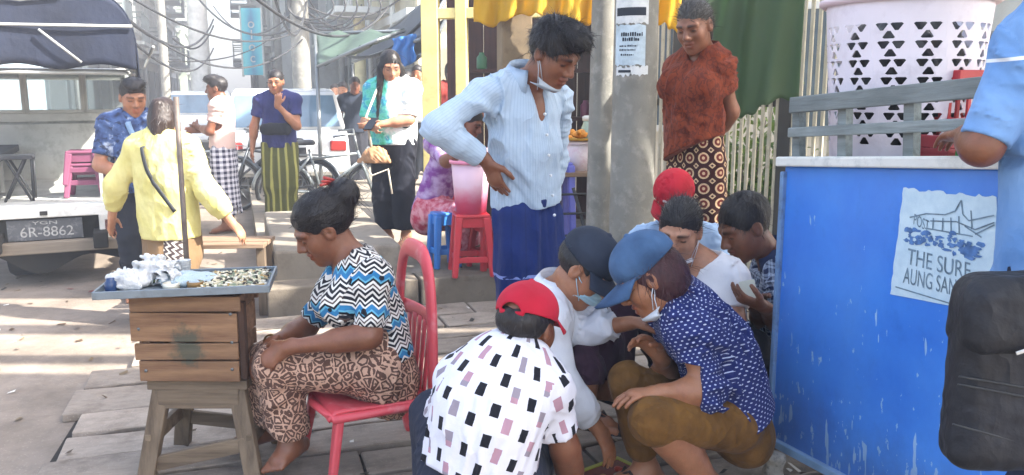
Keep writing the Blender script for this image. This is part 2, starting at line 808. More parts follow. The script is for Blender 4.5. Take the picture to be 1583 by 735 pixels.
# ------------------------------------------------------------------ setting
def m_ground():
    t = NT('road_concrete')
    p = t.pos()
    n1 = t.noise(p, 1.3, 6, .6)
    n2 = t.noise(p, 9, 7, .7)
    n3 = t.vor(p, 60)
    c = t.ramp(n1, (.3, C('948779', .60)), (.7, C('b1a395', .64)))
    c = t.mix(t.m('MULTIPLY', t.ramp(n2, (.45, BLK), (.75, WHT)), .5), c, C('6c6258', .8))
    c = t.mix(t.m('MULTIPLY', t.lt(n3, .18), .25), c, C('d0c8bb', .7))
    st = t.noise(p, .7, 6, .7)
    c = t.mix(t.m('MULTIPLY', t.ramp(st, (.5, BLK), (.66, WHT)), .55), c, C('5a5148', .7))
    t.bump(t.m('ADD', n2, t.m('MULTIPLY', n3, .4)), .35, .01)
    return t.done(c, .9, 0, .2)


M_GROUND = m_ground()
mb = MB()
mb.add([(-400, -60, 0), (400, -60, 0), (400, 900, 0), (-400, 900, 0)], [(0, 1, 2, 3)])
tag(mb.build('road', M_GROUND), 'grey concrete street running away from the viewer', kind='structure')


def m_slab():
    t = NT('weathered_plank')
    o = t.obj()
    oi = t.n('ShaderNodeObjectInfo').outputs['Random']
    sh = t.n('ShaderNodeVectorMath')
    sh.operation = 'ADD'
    t.put(sh.inputs[0], o)
    t.put(sh.inputs[1], t.comb(t.m('MULTIPLY', oi, 31), t.m('MULTIPLY', oi, 17), 0))
    g = t.noise(t.mapv(sh.outputs[0], (2.4, 6, 6)), 4.0, 9, .72)
    b = t.noise(sh.outputs[0], 5, 6, .7)
    c = t.ramp(g, (.25, C('94877a', .68)), (.55, C('a79a8c', .72)), (.8, C('bbae9f', .74)))
    c = t.mix(t.m('MULTIPLY', t.ramp(b, (.48, BLK), (.68, WHT)), .6), c, C('675a4e', .7))
    sp_ = t.vor(sh.outputs[0], 70)
    c = t.mix(t.m('MULTIPLY', t.lt(sp_, .16), .35), c, C('d3c9bb', .75))
    tone = t.m('ADD', t.m('MULTIPLY', oi, .5), .68)
    c = t.mix(1.0, c, t.comb(tone, tone, tone), 'MULTIPLY')
    t.bump(t.m('ADD', g, t.m('MULTIPLY', b, 1.2)), .45, .010)
    return t.done(c, .85, 0, .25)


M_SLAB = m_slab()
M_DARK = m_plain('drain_dark', C('3a332d', .6), .95)
# the planked-over drain beside the kerb
mb = MB()
a0, a1 = 1.9, 5.44
mb.add([SC(a0, -.86, .004), SC(a0, 3.2, .004), SC(a1, 3.2, .004), SC(4.62, -.72, .004)], [(0, 1, 2, 3)])
plank_walk = mb.build('walkway', M_DARK)
tag(plank_walk, 'planked walkway laid over the drain beside the kerb', kind='structure')
sv = a0
rp = random.Random(3)
k = 0
rows = [(1.95, 2.2), (2.2, 2.47), (2.47, 2.72), (2.72, 2.98), (2.98, 3.21), (3.21, 3.47), (3.47, 3.72), (3.72, 3.98), (3.98, 4.33), (4.33, 4.62), (4.62, 4.86), (4.86, 5.14), (5.14, 5.42)]
for s0, s1 in rows:
    cs = [-.78 + rp.uniform(-.07, .05) + (.10 if s0 > 4.5 else 0) + max(0, s0 - 4.5) * .5]
    while cs[-1] < 2.9:
        cs.append(cs[-1] + rp.uniform(1.15, 2.1))
    for c0, c1 in zip(cs[:-1], cs[1:]):
        pl = MB()
        g = .012 + rp.uniform(0, .010)
        L, W = c1 - c0 - g, s1 - s0 - g * 1.6
        nx = 8
        vs = []
        for zz in (-.035, 0):
            for ey in (-1, 1):
                for i in range(nx + 1):
                    x = -L / 2 + L * i / nx
                    vs.append((x, ey * (W / 2 + rp.uniform(-.012, .005)), zz + (rp.uniform(-.003, .003) if zz == 0 else 0)))
        n = nx + 1
        fs = []
        for i in range(nx):
            fs += [(2 * n + i, 2 * n + i + 1, 3 * n + i + 1, 3 * n + i), (i, i + 1, 2 * n + i + 1, 2 * n + i), (n + i + 1, n + i, 3 * n + i, 3 * n + i + 1)]
        fs += [(0, 2 * n, 3 * n, n), (n - 1, 2 * n - 1, 4 * n - 1, 3 * n - 1)]
        pl.add(vs, fs)
        o = pl.build('plank', M_SLAB, plank_walk, bevel=.005, segs=1)
        o.location = [float(v) for v in SC((s0 + s1) / 2, (c0 + c1) / 2, .040 + rp.uniform(-.004, .004))]
        o.rotation_euler = (rp.uniform(-.01, .01), rp.uniform(-.003, .003), YAW + rp.uniform(-.008, .008))
# raised pavement and kerb
M_PAVE = m_plain('pavement_concrete', C('a39a8c', .62), .9, .12, 2.5, 0, .35, .2, C('6a6157', .7), .5)
M_KERB = m_plain('kerb_stone', C('94897a', .60), .9, .14, 4, 0, .5, .2, C('5c534a', .7), .6)
mb = MB()
mb.add([SC(5.70, .12, 0), SC(5.70, 9, 0), SC(45, 9, 0), SC(45, .12, 0), SC(5.70, .12, .2), SC(5.70, 9, .2), SC(45, 9, .2), SC(45, .12, .2)],
       [(4, 5, 6, 7), (0, 1, 5, 4), (3, 0, 4, 7), (1, 2, 6, 5), (2, 3, 7, 6)])
pave = mb.build('pavement', M_PAVE)
tag(pave, 'raised concrete pavement beside the street', kind='structure')
for i in range(4):
    kb = MB()
    kb.box((0, 0, 0), (.98, .24, .212))
    o = kb.build('kerb_stone', M_KERB, pave, bevel=.012)
    o.location = [float(v) for v in SC(5.575, .62 + i * 1.0 + .0, .106 - .002 * i)]
    o.rotation_euler = (0, 0, YAW + .004 * (i - 1))
# concrete step at the pavement corner
mb = MB()
mb.box((0, 0, 0), (.86, 2.0, .40))
o = mb.build('concrete_step', M_PAVE, bevel=.02)
o.location = [float(v) for v in SC(6.75, .62, .20)]
o.rotation_euler = (0, 0, YAW)
tag(o, 'pale concrete step at the corner of the raised pavement', kind='structure')


# ------------------------------------------------------------------ unseen tarpaulins overhead, added and cut to shade the foreground between sun patches
def m_tarp(name, col, trans=.5):
    t = NT(name)
    o = t.obj()
    n = t.noise(o, 3, 5)
    c = t.mix(t.m('MULTIPLY', n, .4), col, tuple(x * .6 for x in col[:3]) + (1,))
    tr = t.n('ShaderNodeBsdfTranslucent')
    t.put(tr.inputs[0], c)
    t.put(t.b.inputs['Base Color'], c)
    t.put(t.b.inputs['Roughness'], .6)
    mx = t.n('ShaderNodeMixShader')
    mx.inputs[0].default_value = trans
    t.t.links.new(t.b.outputs[0], mx.inputs[1])
    t.t.links.new(tr.outputs[0], mx.inputs[2])
    t.t.links.new(mx.outputs[0], t.t.nodes['Material Output'].inputs[0])
    t.bump(t.noise(o, 6, 4), .4, .03)
    return t.mat


M_TARP = m_tarp('tarp_blue_white', C('c9d4dc', .8), .42)
for (x0, x1, y0, y1, lab, z) in ((.45, 6.6, -.4, 3.22, 'wide unseen pale tarpaulin added to shade the pavement traders', 3.0),
                                 (-1.3, 6.6, 3.42, 3.58, 'narrowest unseen strip of pale tarpaulin, added for shade next to the wide one', 3.03),
                                 (1.30, 6.6, 3.64, 3.90, 'unseen pale tarpaulin strip added for shade between the two long narrow ones', 3.0),
                                 (-1.1, 6.6, 3.98, 4.20, 'long unseen strip of pale tarpaulin added to shade a band of the road', 3.05),
                                 (1.45, 6.6, 4.26, 4.62, 'unseen pale tarpaulin strip added for shade nearest the concrete poles', 3.0),
                                 (-1.6, 1.10, 4.86, 5.75, 'short unseen pale tarpaulin added to shade the road by the truck', 3.1),
                                 (2.35, 6.6, 4.70, 7.2, 'unseen pale tarpaulin added for shade behind the concrete poles over the food stall', 3.1)):
    mb = MB()
    ph = x0 * 3

    def fn(a, b, x0=x0, x1=x1, y0=y0, y1=y1, z=z, ph=ph):
        x, y = x0 + (x1 - x0) * a, y0 + (y1 - y0) * b
        if a == 0:
            x += .10 * math.sin(9 * b + ph)
        if b == 1:
            y += .05 * math.sin(11 * a + ph)
        return (x, y, z - .22 * math.sin(math.pi * a) * math.sin(math.pi * b) + .03 * math.sin(7 * a + 5 * b + ph))
    mb.sheet(fn, 40, 24)
    o = mb.build('tarpaulin', M_TARP)
    tag(o, lab, 'tarpaulin')

# ------------------------------------------------------------------ buildings
M_GLASS = m_plain('window_glass', C('5d7480', .5), .15, .2, 4, 0, .02, .6)
M_FRAME = m_plain('window_frame', C('d8dcd8', .75), .5)
M_SHADE = m_plain('opening_shade', C('5e6a70', .6), .8)
M_AC = m_plain('aircon_box', C('d9dad6', .75), .5)
M_RAIL = m_plain('rail_metal', C('8c9a9c', .6), .5)


def building(label, s, c, w, depth, H, col, side=1, floors=8, bays=4, seed=0, fh=3.0, balcony=True, trim=None, group=None, ends=3):
    """A street-side block. It stands at along-street s..s+w with its facade on the line c, facing +c (side=1) or -c (side=-1)."""
    rr = random.Random(seed)
    M_W = m_plain('facade_paint', C(col, .72), .85, .10, .5, 0, .2, .2, C('8d8d86', .6), .35)
    M_T = m_plain('facade_trim', C(trim or 'd9dedb', .7), .8, .1, 1)
    root = thing('apartment_block', label, 'building', SC(s, c), YAW, group)
    # local: x = across (facade plane x=0, body behind at -side*x), y = along the street
    sg = -side
    b = MB()
    b.box((sg * depth / 2, w / 2, H / 2), (depth, w, H))
    b.build('wall', M_W, root, bevel=.03, segs=1)
    r = MB()
    r.box((sg * depth / 2, w / 2, H + .15), (depth + .5, w + .3, .3))
    r.build('roof', M_T, root)
    bw = w / bays
    win_me = pane_me = bal_me = rail_me = None
    for f in range(1, floors):
        z = f * fh
        if z + 2 > H:
            break
        sl = MB()
        sl.box((side * .06, w / 2, z - .12), (.22, w + .04, .16))
        sl.build('floor_band', M_T, root)
        for i in range(bays):
            y = (i + .5) * bw
            # window (frame with a pane) on the street face
            if win_me is None:
                fr = MB()
                ww, wh = bw * .52, 1.5
                for yy in (-ww / 2, 0, ww / 2):
                    fr.box((0, yy, 0), (.10, .07, wh))
                for zz in (-wh / 2, wh / 2):
                    fr.box((0, 0, zz), (.12, ww + .09, .08))
                win_me = fr.mesh('window')
                win_me.materials.append(M_FRAME)
                pn = MB()
                pn.box((0, 0, 0), (.03, ww, wh))
                pane_me = pn.mesh('pane')
                pane_me.materials.append(M_GLASS)
            wo = bpy.data.objects.new('window', win_me)
            wo.location = (side * .06, y, z + 1.55)
            link(wo, root)
            po = bpy.data.objects.new('pane', pane_me)
            po.location = (-side * .03, 0, 0)
            link(po, wo)
            if balcony and (i + f + seed) % 2 == 0:
                if bal_me is None:
                    bb = MB()
                    bb.box((side * .55, 0, 0), (1.1, bw * .92, .12))
                    bal_me = bb.mesh('balcony')
                    bal_me.materials.append(M_T)
                    rl = MB()
                    for k in range(9):
                        rl.box((side * 1.06, -bw * .44 + bw * .88 * k / 8, .5), (.03, .03, .95))
                    rl.box((side * 1.06, 0, 1.0), (.05, bw * .92, .06))
                    for e in (-1, 1):
                        rl.box((side * .53, e * bw * .44, 1.0), (1.06, .05, .06))
                    rl.box((side * 1.03, 0, .34), (.03, bw * .86, .55))
                    rail_me = rl.mesh('railing')
                    rail_me.materials.append(M_RAIL)
                bo = bpy.data.objects.new('balcony', bal_me)
                bo.location = (side * .1, y, z + .1)
                link(bo, root)
                ro = bpy.data.objects.new('railing', rail_me)
                ro.location = (0, 0, 0)
                link(ro, bo)
            elif rr.random() < .6:
                ac = MB()
                ac.box((0, 0, 0), (.35, .8, .55))
                ac.lathe([(.2, -.18), (.2, -.19)], (side * .0, 0, 0), 12, 'x')
                o = ac.build('air_conditioner', M_AC, root)
                o.location = (side * .28, y + bw * .38, z + .55)
        for i in range(ends):
            x = sg * depth * (i + .5) / ends
            wo = bpy.data.objects.new('window', win_me)
            wo.location = (x, -.06, z + 1.55)
            wo.rotation_euler = (0, 0, R(90) * -side)
            link(wo, root)
            po = bpy.data.objects.new('pane', pane_me)
            po.location = (-side * .03, 0, 0)
            link(po, wo)
            if bal_me is not None and (i + f) % 2 == 0:
                bo = bpy.data.objects.new('balcony', bal_me)
                bo.location = (x, -.1, z + .1)
                bo.rotation_euler = (0, 0, R(90) * -side)
                bo.scale = (.8, .8, 1)
                link(bo, root)
                ro = bpy.data.objects.new('railing', rail_me)
                link(ro, bo)
            elif rr.random() < .5:
                ac = MB()
                ac.box((0, 0, 0), (.8, .35, .55))
                o = ac.build('air_conditioner', M_AC, root)
                o.location = (x + .9, -.22, z + .5)
    for k in range(2):
        pp = MB()
        y = w * (.25 + .5 * k) + .1
        pp.tube([(side * .14, y, .2), (side * .14, y, H - .2)], .06, 6)
        pp.build('drain_pipe', M_T, root)
    # ground floor shop fronts: flat dark panels painted as the shade inside openings
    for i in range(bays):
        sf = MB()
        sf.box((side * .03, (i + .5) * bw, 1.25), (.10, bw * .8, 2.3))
        sf.build('shop_opening_shade', M_SHADE, root)
    return root


building('tall pale blue apartment block beyond the truck canopy', 21, -4.0, 13, 8, 13.4, 'bccfd8', 1, 5, 5, 1)
building('cream apartment block with balconies beyond the leaning poles', 36, -3.7, 14, 8, 14, 'ddd8c8', 1, 5, 5, 2)
building('grey white apartment block far down the left side of the street', 52, -3.9, 16, 8, 16.5, 'cdd2d4', 1, 6, 5, 3)
building('pale green block farthest down the left side of the street', 70, -3.4, 16, 8, 15, 'c9d8c4', 1, 5, 5, 9)
building('white building carrying the turquoise sign', 34, 1.6, 10, 6, 13, 'd9dddc', -1, 5, 4, 4)
building('pale building behind the green awning', 46, 1.2, 14, 8, 16, 'd3d9d6', -1, 6, 5, 5)
building('far cream building closing the end of the street', 100, -7.5, 14, 14, 17, 'e0dccf', 1, 6, 5, 6, ends=6)
building('pale building above the shop awnings', 22, 4.0, 11, 7, 12, 'c6ced2', -1, 4, 4, 8)
building('cream house front low behind the shop awnings', 15.5, 3.2, 6, 5, 8, 'd9cfae', -1, 3, 3, 10)

# ------------------------------------------------------------------ utility poles, wires, sign, parasol
M_CONC = m_plain('pole_concrete', C('a3a198', .58), .9, .14, 5, 0, .45, .2, C('cfcac0', .6), .45)
M_WOODPOLE = m_wood('pole_wood', C('5d554c', .7), C('8a8073', .7), 2, .6)
M_WIRE = m_plain('wire_black', C('33363a', .6), .6)


def pole(label, px, d, z0, top, r0, r1, mat, name='utility_pole', lean=(0, 0), n=18, arms=(), group=None):
    b = P(px, 300, d)
    root = thing(name, label, 'pole', (b[0], b[1], z0), group=group)
    mb = MB()
    N = 10
    mb.tube([(lean[0] * i / N, lean[1] * i / N, (top - z0) * i / N) for i in range(N + 1)], [lerp(r0, r1, i / N) for i in range(N + 1)], n)
    mb.build('shaft', mat, root)
    for z in arms:
        ab = MB()
        ab.box((lean[0] * (z - z0) / (top - z0), lean[1], z - z0), (1.5, .09, .11))
        a = ab.build('crossarm', mat, root)
        for x in (-.65, -.35, .35, .65):
            ib = MB()
            ib.lathe([(.03, 0), (.05, .04), (.03, .08), (.045, .12), (.02, .16)], (x, lean[1], z - z0 + .055), 8)
            ib.build('insulator', M_FRAME, a)
    return root


pole('tall white pole between the pale apartment blocks', 322, 22, 0, 13, .26, .20, m_plain('pole_white', C('e3e2dc', .75), .7), arms=(7.5, 9.0))
pole('grey utility pole carrying tangled cables above the parked cars', 474, 14.5, 0, 9, .16, .13, M_CONC, arms=(6.3, 7.2))
pole('slim dark pole right of the turquoise sign', 440, 30, 0, 14, .13, .10, M_CONC, arms=(9, 8))
pole('cream pole above the green awning', 563, 19, 0, 9, .13, .12, m_plain('pole_cream', C('e5dcae', .8), .7), arms=(8.2,))
pole('thin steel pole above the green awning', 535, 24, 0, 12, .09, .07, M_CONC, arms=(7.6,))
pole('slim steel pole behind the truck canopy', 268, 16, 0, 9, .08, .07, M_CONC, arms=(5.6, 5))


def wire(a, b, sag, r=.012):
    return [lerp(a, b, i / 16) - np.array([0, 0, sag * (1 - (i / 8 - 1) ** 2)]) for i in range(17)], r


wires = [((200, -5, 9), (474, 40, 14.5)), ((380, -15, 8), (600, 12, 15)), ((300, -10, 20), (480, 30, 14.5)), ((330, 10, 22), (474, -5, 14.5)),
         ((474, 10, 14.5), (640, -20, 17)), ((474, 18, 14.5), (620, 30, 24)), ((474, -8, 14.5), (560, 5, 19)), ((440, 20, 30), (474, 24, 14.5)),
         ((268, 60, 16), (330, 40, 22)), ((240, 60, 11), (474, 55, 14.5)), ((420, -20, 10), (474, 2, 14.5)), ((474, 30, 14.5), (690, -12, 9)),
         ((260, 95, 14), (440, 40, 30)), ((200, 60, 9), (330, 75, 22)), ((150, -10, 7), (330, 30, 22))]
cab_lab = ['from the truck to the grey pole', 'high from the left to the awning', 'from the pale block to the grey pole', 'dropping to the grey pole from the white pole', 'from the grey pole up to the right', 'from the grey pole to the thin steel pole',
           'short, above the green awning', 'from the slim dark pole to the grey pole', 'low behind the truck canopy', 'low from the truck side to the grey pole', 'steep, towards the top of the grey pole', 'from the grey pole to the yellow shop front',
           'sagging past the turquoise sign', 'low beside the white pole', 'high over the truck canopy']
for i, (a, b) in enumerate(wires):
    mb = MB()
    pts, r = wire(P(*a), P(*b), .35 + .1 * (i % 4), .014 + .004 * (i % 3))
    mb.tube(pts, r, 5)
    tag(mb.build('cable', M_WIRE), 'black overhead cable ' + cab_lab[i], 'cable', 'tangled overhead cables')
# coil of spare cable on the grey pole
c0 = P(480, 8, 14.3)
for i in range(5):
    mb = MB()
    rad = .38 + .09 * i
    mb.tube([c0 + np.array([math.cos(t) * rad + .1 * i, .04 * i, math.sin(t) * rad * .62]) for t in np.linspace(0, 2 * math.pi, 24, endpoint=False)], .016, 5, True)
    tag(mb.build('cable_coil', M_WIRE), ('smallest', 'second smallest', 'middle sized', 'second largest', 'largest')[i] + ' coil of spare cable hung on the grey utility pole', 'cable', 'cable coils on the grey pole')


def m_banner():
    t = NT('banner_print')
    x, y, z = t.sep(t.gen())
    n = t.noise(t.obj(), 2.2, 5)
    c = t.ramp(t.m('ADD', t.m('MULTIPLY', n, .6), t.m('MULTIPLY', t.m('ABSOLUTE', t.m('SUBTRACT', x, .5)), .9)), (.28, C('1d86b8', .8)), (.45, C('27b4cf', .85)), (.7, C('5fd3dd', .85)))
    return t.done(c, .5, 0, .3)


bx = P(390, 65, 27)
root = thing('banner_sign', 'turquoise vertical banner sign hanging on a pale building', 'sign', bx)
mb = MB()
mb.box((0, 0, 0), (.62, .06, 2.05))
mb.build('panel', m_banner(), root, bevel=.01)
mb = MB()
for x in (-.33, .33):
    mb.box((x, 0, 0), (.05, .09, 2.15))
mb.build('frame', M_FRAME, root)
for ch_, zz in zip('oloc', (.55, .2, -.15, -.5)):
    text_mesh('letter', ch_, .42, M_FRAME, root, (0, -.045, zz), (R(90), 0, 0), 1.0, .006)

# green awning across the street and the blue-grey awnings of the shop row
M_GREEN = m_tarp('awning_green', C('5c7466', .6), .25)
M_BLUEDARK = m_tarp('awning_blue_grey', C('55606e', .6), .2)
M_BLUE = m_tarp('tarp_blue', C('3f86d0', .8), .3)
M_STEEL = m_plain('steel_tube', C('9aa0a2', .6), .4, .1, 5, .6)


def awning(label, quad, mat, sag=.12, poles=(), n=14, solid=.01, name='awning', fringe=0):
    """quad: four world points, back-left, back-right, front-right, front-left."""
    q = [np.asarray(p, float) for p in quad]
    o0 = q[0]
    root = thing(name, label, 'awning', o0)
    mb = MB()

    def fn(a, b):
        p = lerp(lerp(q[0], q[1], a), lerp(q[3], q[2], a), b)
        return p - o0 - np.array([0, 0, sag * math.sin(math.pi * a) * math.sin(math.pi * b) + .03 * math.sin(a * 17 + b * 5)])
    mb.sheet(fn, n, n)
    mb.build('canopy', mat, root, solid=solid)
    e = MB()
    for a, b in ((0, 1), (1, 2), (2, 3), (3, 0)):
        e.tube([q[a] - o0, q[b] - o0], .022, 6)
    e.build('frame', M_STEEL, root)
    for p in poles:
        p = np.asarray(p, float)
        t = MB()
        t.tube([p - o0, np.array([p[0], p[1], 0]) - o0], .025, 6)
        t.build('pole', M_STEEL, root)
    return root


awning('dark green awning stretched over the street stalls', [P(487, 52, 12.5), P(625, 48, 11.5), P(585, 62, 9.9), P(490, 104, 10.6)], M_GREEN, .10, (P(487, 52, 12.5), P(490, 104, 10.6)))
awning('blue grey awning slanting down from the yellow shop front', [P(705, -30, 9.5), P(560, 75, 17), P(545, 96, 16.0), P(650, 62, 9.0)], M_BLUEDARK, .15, (P(545, 96, 16),))
awning('grey lower awning under the blue grey one', [P(690, 30, 9.2), P(600, 95, 14), P(588, 118, 13.6), P(662, 80, 8.7)], M_BLUEDARK, .12, (P(588, 118, 13.6),))
mb = MB()
q0, q1 = P(606, 60, 9.6), P(642, 52, 9.3)
o0 = q0


def fn(a, b):
    p = lerp(q0, q1, a) - o0
    return p + np.array([.02 * math.sin(9 * b), -.10 * b + .05 * math.sin(14 * a + 3 * b), -.34 * b * (1 - .25 * abs(a - .5))])


mb.sheet(fn, 14, 10)
o = mb.build('blue_cloth', M_BLUE, None, solid=.008)
o.location = [float(v) for v in o0]
tag(o, 'bright blue plastic sheet hanging from the shop awning', 'tarpaulin')

# ------------------------------------------------------------------ shop row on the right
M_YEL = m_plain('frame_cream_yellow', C('e0cf8a', .80), .6, .08, 4, 0, .1, .3, C('a08f58', .7), .3)
M_MAROON = m_wood('shop_wood_maroon', C('3d2320', .7), C('5e3a33', .7), 2)
M_INT = m_plain('shop_inside', C('4a3a34', .6), .9)
fp = P(712, 200, 7.6)
root = thing('shop_front', 'shop front with cream yellow posts and a dark maroon wooden inside', 'shop', (fp[0], fp[1], .2), R(-8))
for x, w in ((-.26, .15), (.02, .10), (1.30, .14)):
    mb = MB()
    mb.box((x, 0, 1.5), (w, .12, 3.0))
    mb.build('post', M_YEL, root, bevel=.008)
for z in (1.93, 2.75):
    mb = MB()
    mb.box((.52, 0, z), (1.42, .10, .09))
    mb.build('beam', M_YEL, root, bevel=.006)
mb = MB()
mb.box((-.12, -.005, .95), (.16, .06, .05))
mb.build('shelf', M_YEL, root)
for i in range(9):
    mb = MB()
    mb.box((-.22 + i * .185, .9 + .004 * (i % 2), 1.45), (.178, .03, 2.9))
    mb.build('board', M_MAROON, root, bevel=.004, segs=1)
mb = MB()
mb.box((1.40, .5, 1.45), (.06, .9, 2.9))
mb.box((.6, .45, 2.95), (1.7, 1.0, .05))
mb.build('lining', M_INT, root)
for zi, z in enumerate((.55, 1.0, 1.45)):
    mb = MB()
    mb.box((.62, .72, z), (1.3, .32, .03))
    sh = mb.build('shelf', M_MAROON, root)
# goods hanging and standing in the shop
cols = ['b8342c', '3e6fa8', 'd8c24c', 'e4e0d6', '7a2f52', '3d7d55', 'c96f2e']
colname = ['red', 'blue', 'yellow', 'white', 'purple', 'green', 'orange']
for i in range(14):
    mb = MB()
    h = rp.uniform(.12, .26)
    mb.lathe([(.045, 0), (.05, h * .1), (.05, h * .7), (.025, h * .88), (.025, h)], (0, 0, 0), 10)
    o = mb.build('bottle', m_plain('goods_%d' % (i % 7), C(cols[i % 7], .7), .4) if i < 7 else bpy.data.materials['goods_%d' % (i % 7)])
    l = root.matrix_basis
    loc = Matrix.Rotation(R(-8), 4, 'Z') @ Vector((.08 + (i % 6) * .2, .66, (.565, 1.015, 1.465)[i // 6]))
    o.location = Vector((fp[0], fp[1], .2)) + loc
    tag(o, colname[i % 7] + ' bottle on the ' + ('lowest' if i < 6 else 'middle' if i < 12 else 'top') + ' shelf inside the maroon shop' + (', at its far end' if i in (7, 8, 9, 10, 11) and i % 7 < 5 and False else ''), 'bottle', 'goods on the shop shelves')

# square column behind the standing man
b = P(795, 100, 6.0)
mb = MB()
mb.box((0, 0, 1.5), (.21, .21, 3.0))
o = mb.build('column', m_plain('column_brown', C('8b7a62', .7), .85, .14, 5, 0, .3, .2, C('5d5143', .7), .5), bevel=.01)
o.location = (b[0], b[1], .2)
o.rotation_euler = (0, 0, R(12))
tag(o, 'square brown concrete column behind the standing man', 'column')

# two round concrete poles with posters
rootL = pole('slimmer mottled concrete pole left of the postered pole', 927, 5.35, .2, 3.4, .090, .072, M_CONC, 'concrete_pole', (.02, 0), 28)
rootR = pole('thick concrete pole with paper notices pasted near the top', 977, 4.95, 0, 3.4, .135, .118, M_CONC, 'concrete_pole', (0, 0), 32)
b = P(977, 300, 4.95)


def m_paper(name, col, dirt='8fa0a8'):
    t = NT(name)
    n = t.noise(t.obj(), 14, 6, .7)
    c = t.mix(t.m('MULTIPLY', t.ramp(n, (.45, BLK), (.7, WHT)), .45), C(col, .75), C(dirt, .7))
    t.bump(t.noise(t.obj(), 30, 4), .3, .004)
    return t.done(c, .8, 0, .2)


M_PAPER = m_paper('notice_paper', 'c9dbe6')
M_PAPERW = m_paper('notice_paper_white', 'e3e6e6')
M_INK = m_plain('ink', C('2a3340', .7), .8)


def pole_paper(z0, z1, t0, t1, mat, lines, seed, jag=.006):
    """A notice wrapped round the thick pole from angle t0 to t1 (0 = towards the viewer)."""
    rr = random.Random(seed)
    mb = MB()
    jl = [rr.uniform(-jag, jag) for _ in range(40)]

    def rad(z):
        return lerp(.135, .118, z / 3.4)

    def fn(a, bb, r=.0025):
        z = z0 + (z1 - z0) * bb + (jl[int(a * 20)] if bb in (0, 1) else 0)
        t = t0 + (t1 - t0) * a
        q = rad(z) + r
        return (b[0] + math.sin(t) * q, b[1] - math.cos(t) * q, z)
    mb.sheet(fn, 20, 10)
    root = mb.build('notice', mat)
    for i, (u0, u1, v0, v1) in enumerate(lines):
        ink = MB()
        x = u0
        while x < u1:
            w = rr.uniform(.02, .06)
            if v1 - v0 > .12:
                w = u1 - u0
            hh = (v1 - v0) * (rr.uniform(.6, 1) if v1 - v0 < .12 else 1)

            def f2(a, bb, x=x, w=w, hh=hh):
                return fn(x + (min(x + w, u1) - x) * a, v0 + hh * bb, .0045)
            ink.sheet(f2, 4, 2)
            x += w + rr.uniform(.012, .03)
        ink.build('print', M_INK, root)
    return root


o = pole_paper(1.83, 1.97, -1.25, .42, M_PAPERW, [(.08, .92, .30, .62)], 1)
tag(o, 'white notice with a dark printed block on the thick concrete pole', 'notice')
o = pole_paper(1.60, 1.822, -1.2, .30, M_PAPER, [(.25, .9, .72, .82), (.3, .8, .60, .70), (.2, .75, .46, .51), (.2, .7, .36, .41), (.25, .65, .24, .29)], 2)
tag(o, 'pale blue notice with lines of script on the thick concrete pole', 'notice')
o = pole_paper(1.545, 1.593, -1.1, .45, M_PAPERW, [(.1, .5, .3, .6)], 3, .012)
tag(o, 'torn strip of white paper under the pale blue notice', 'notice')

# yellow cloth hung at the top and the green sheet behind the woman in rust
M_YCLOTH = m_tarp('cloth_yellow', C('ecc232', .9), .5)
M_GSHEET = m_tarp('sheet_green', C('7a9670', .85), .7)


def hang(label, a, b, drop, mat, waves=5, depth=.05, name='hanging_cloth', cat='cloth', bottom=0.0, nu=40, nv=14, sway=0.0, slump=0.0):
    a, b = np.asarray(a, float), np.asarray(b, float)
    n = nrm(np.cross(b - a, [0, 0, 1]))
    mb = MB()

    def fn(u, v):
        w = math.sin(u * waves * 6.28 + 1) * depth * (.3 + .7 * v) + .4 * depth * math.sin(u * waves * 15 + 3 * v)
        dr = drop + bottom * math.sin(u * 6.28 * 1.5 + .6) + slump * math.sin(math.pi * u) - .012 * math.sin(u * 40)
        return lerp(a, b, u) - a + n * (w + sway * v * v) - np.array([0, 0, dr * v])
    mb.sheet(fn, nu, nv)
    o = mb.build(name, mat, None, solid=.006)
    o.location = [float(x) for x in a]
    return tag(o, label, cat)


hang('yellow cloth hanging over the food stall behind the standing man', P(735, -22, 5.9), P(930, -20, 5.7), .22, M_YCLOTH, 4, .05, bottom=.04)
hang('yellow cloth flap hanging beside the woman in rust red', P(1002, -30, 5.0), P(1058, -30, 5.1), .27, M_YCLOTH, 1.5, .04, bottom=.03)
hang('yellowish top strip of cloth above the dark green sheet', P(1062, -20, 5.2), P(1235, -26, 4.9), .26, m_tarp('cloth_olive', C('8c7c2c', .7), .4), 2, .03, bottom=.02)
hang('large dark green plastic sheet tied to the fence', P(1085, -16, 5.05), P(1243, -25, 4.75), .60, M_GSHEET, 1.6, .05, bottom=-.03, slump=.10, nv=24)

# ------------------------------------------------------------------ fence of bars with plants behind it
M_BAR = m_plain('fence_cream', C('d5cdb4', .75), .6, .08, 6, 0, .1, .3, C('8a7c60', .7), .4)
M_BARD = m_plain('fence_dark', C('4b4a46', .7), .6)
fa, fb = P(1000, 200, 6.3), P(1640, 200, 4.35)
fa[2] = fb[2] = .1
root = thing('bar_fence', 'tall fence of cream vertical bars behind the green sheet and the cart', 'fence', fa)
L = np.linalg.norm(fb - fa)
d = nrm(fb - fa)
ang = math.atan2(d[1], d[0])
root.rotation_euler = (0, 0, ang)
bar = MB()
bar.box((0, 0, 1.25), (.021, .016, 2.4))
bm_ = bar.mesh('bar')
bm_.materials.append(M_BAR)
nb = int(L / .052)
for i in range(nb):
    o = bpy.data.objects.new('bar', bm_)
    o.location = (i * .052 + .02, 0, 0)
    link(o, root)
for z in (.18, 1.28, 2.35):
    mb = MB()
    mb.box((L / 2, .018, z), (L, .02, .05))
    mb.build('rail', M_BARD, root)
for t in (.10, .42, .735, 1.0):
    mb = MB()
    mb.box((L * t, .03, 1.25), (.09, .09, 2.5))
    mb.build('post', M_BARD, root, bevel=.006)

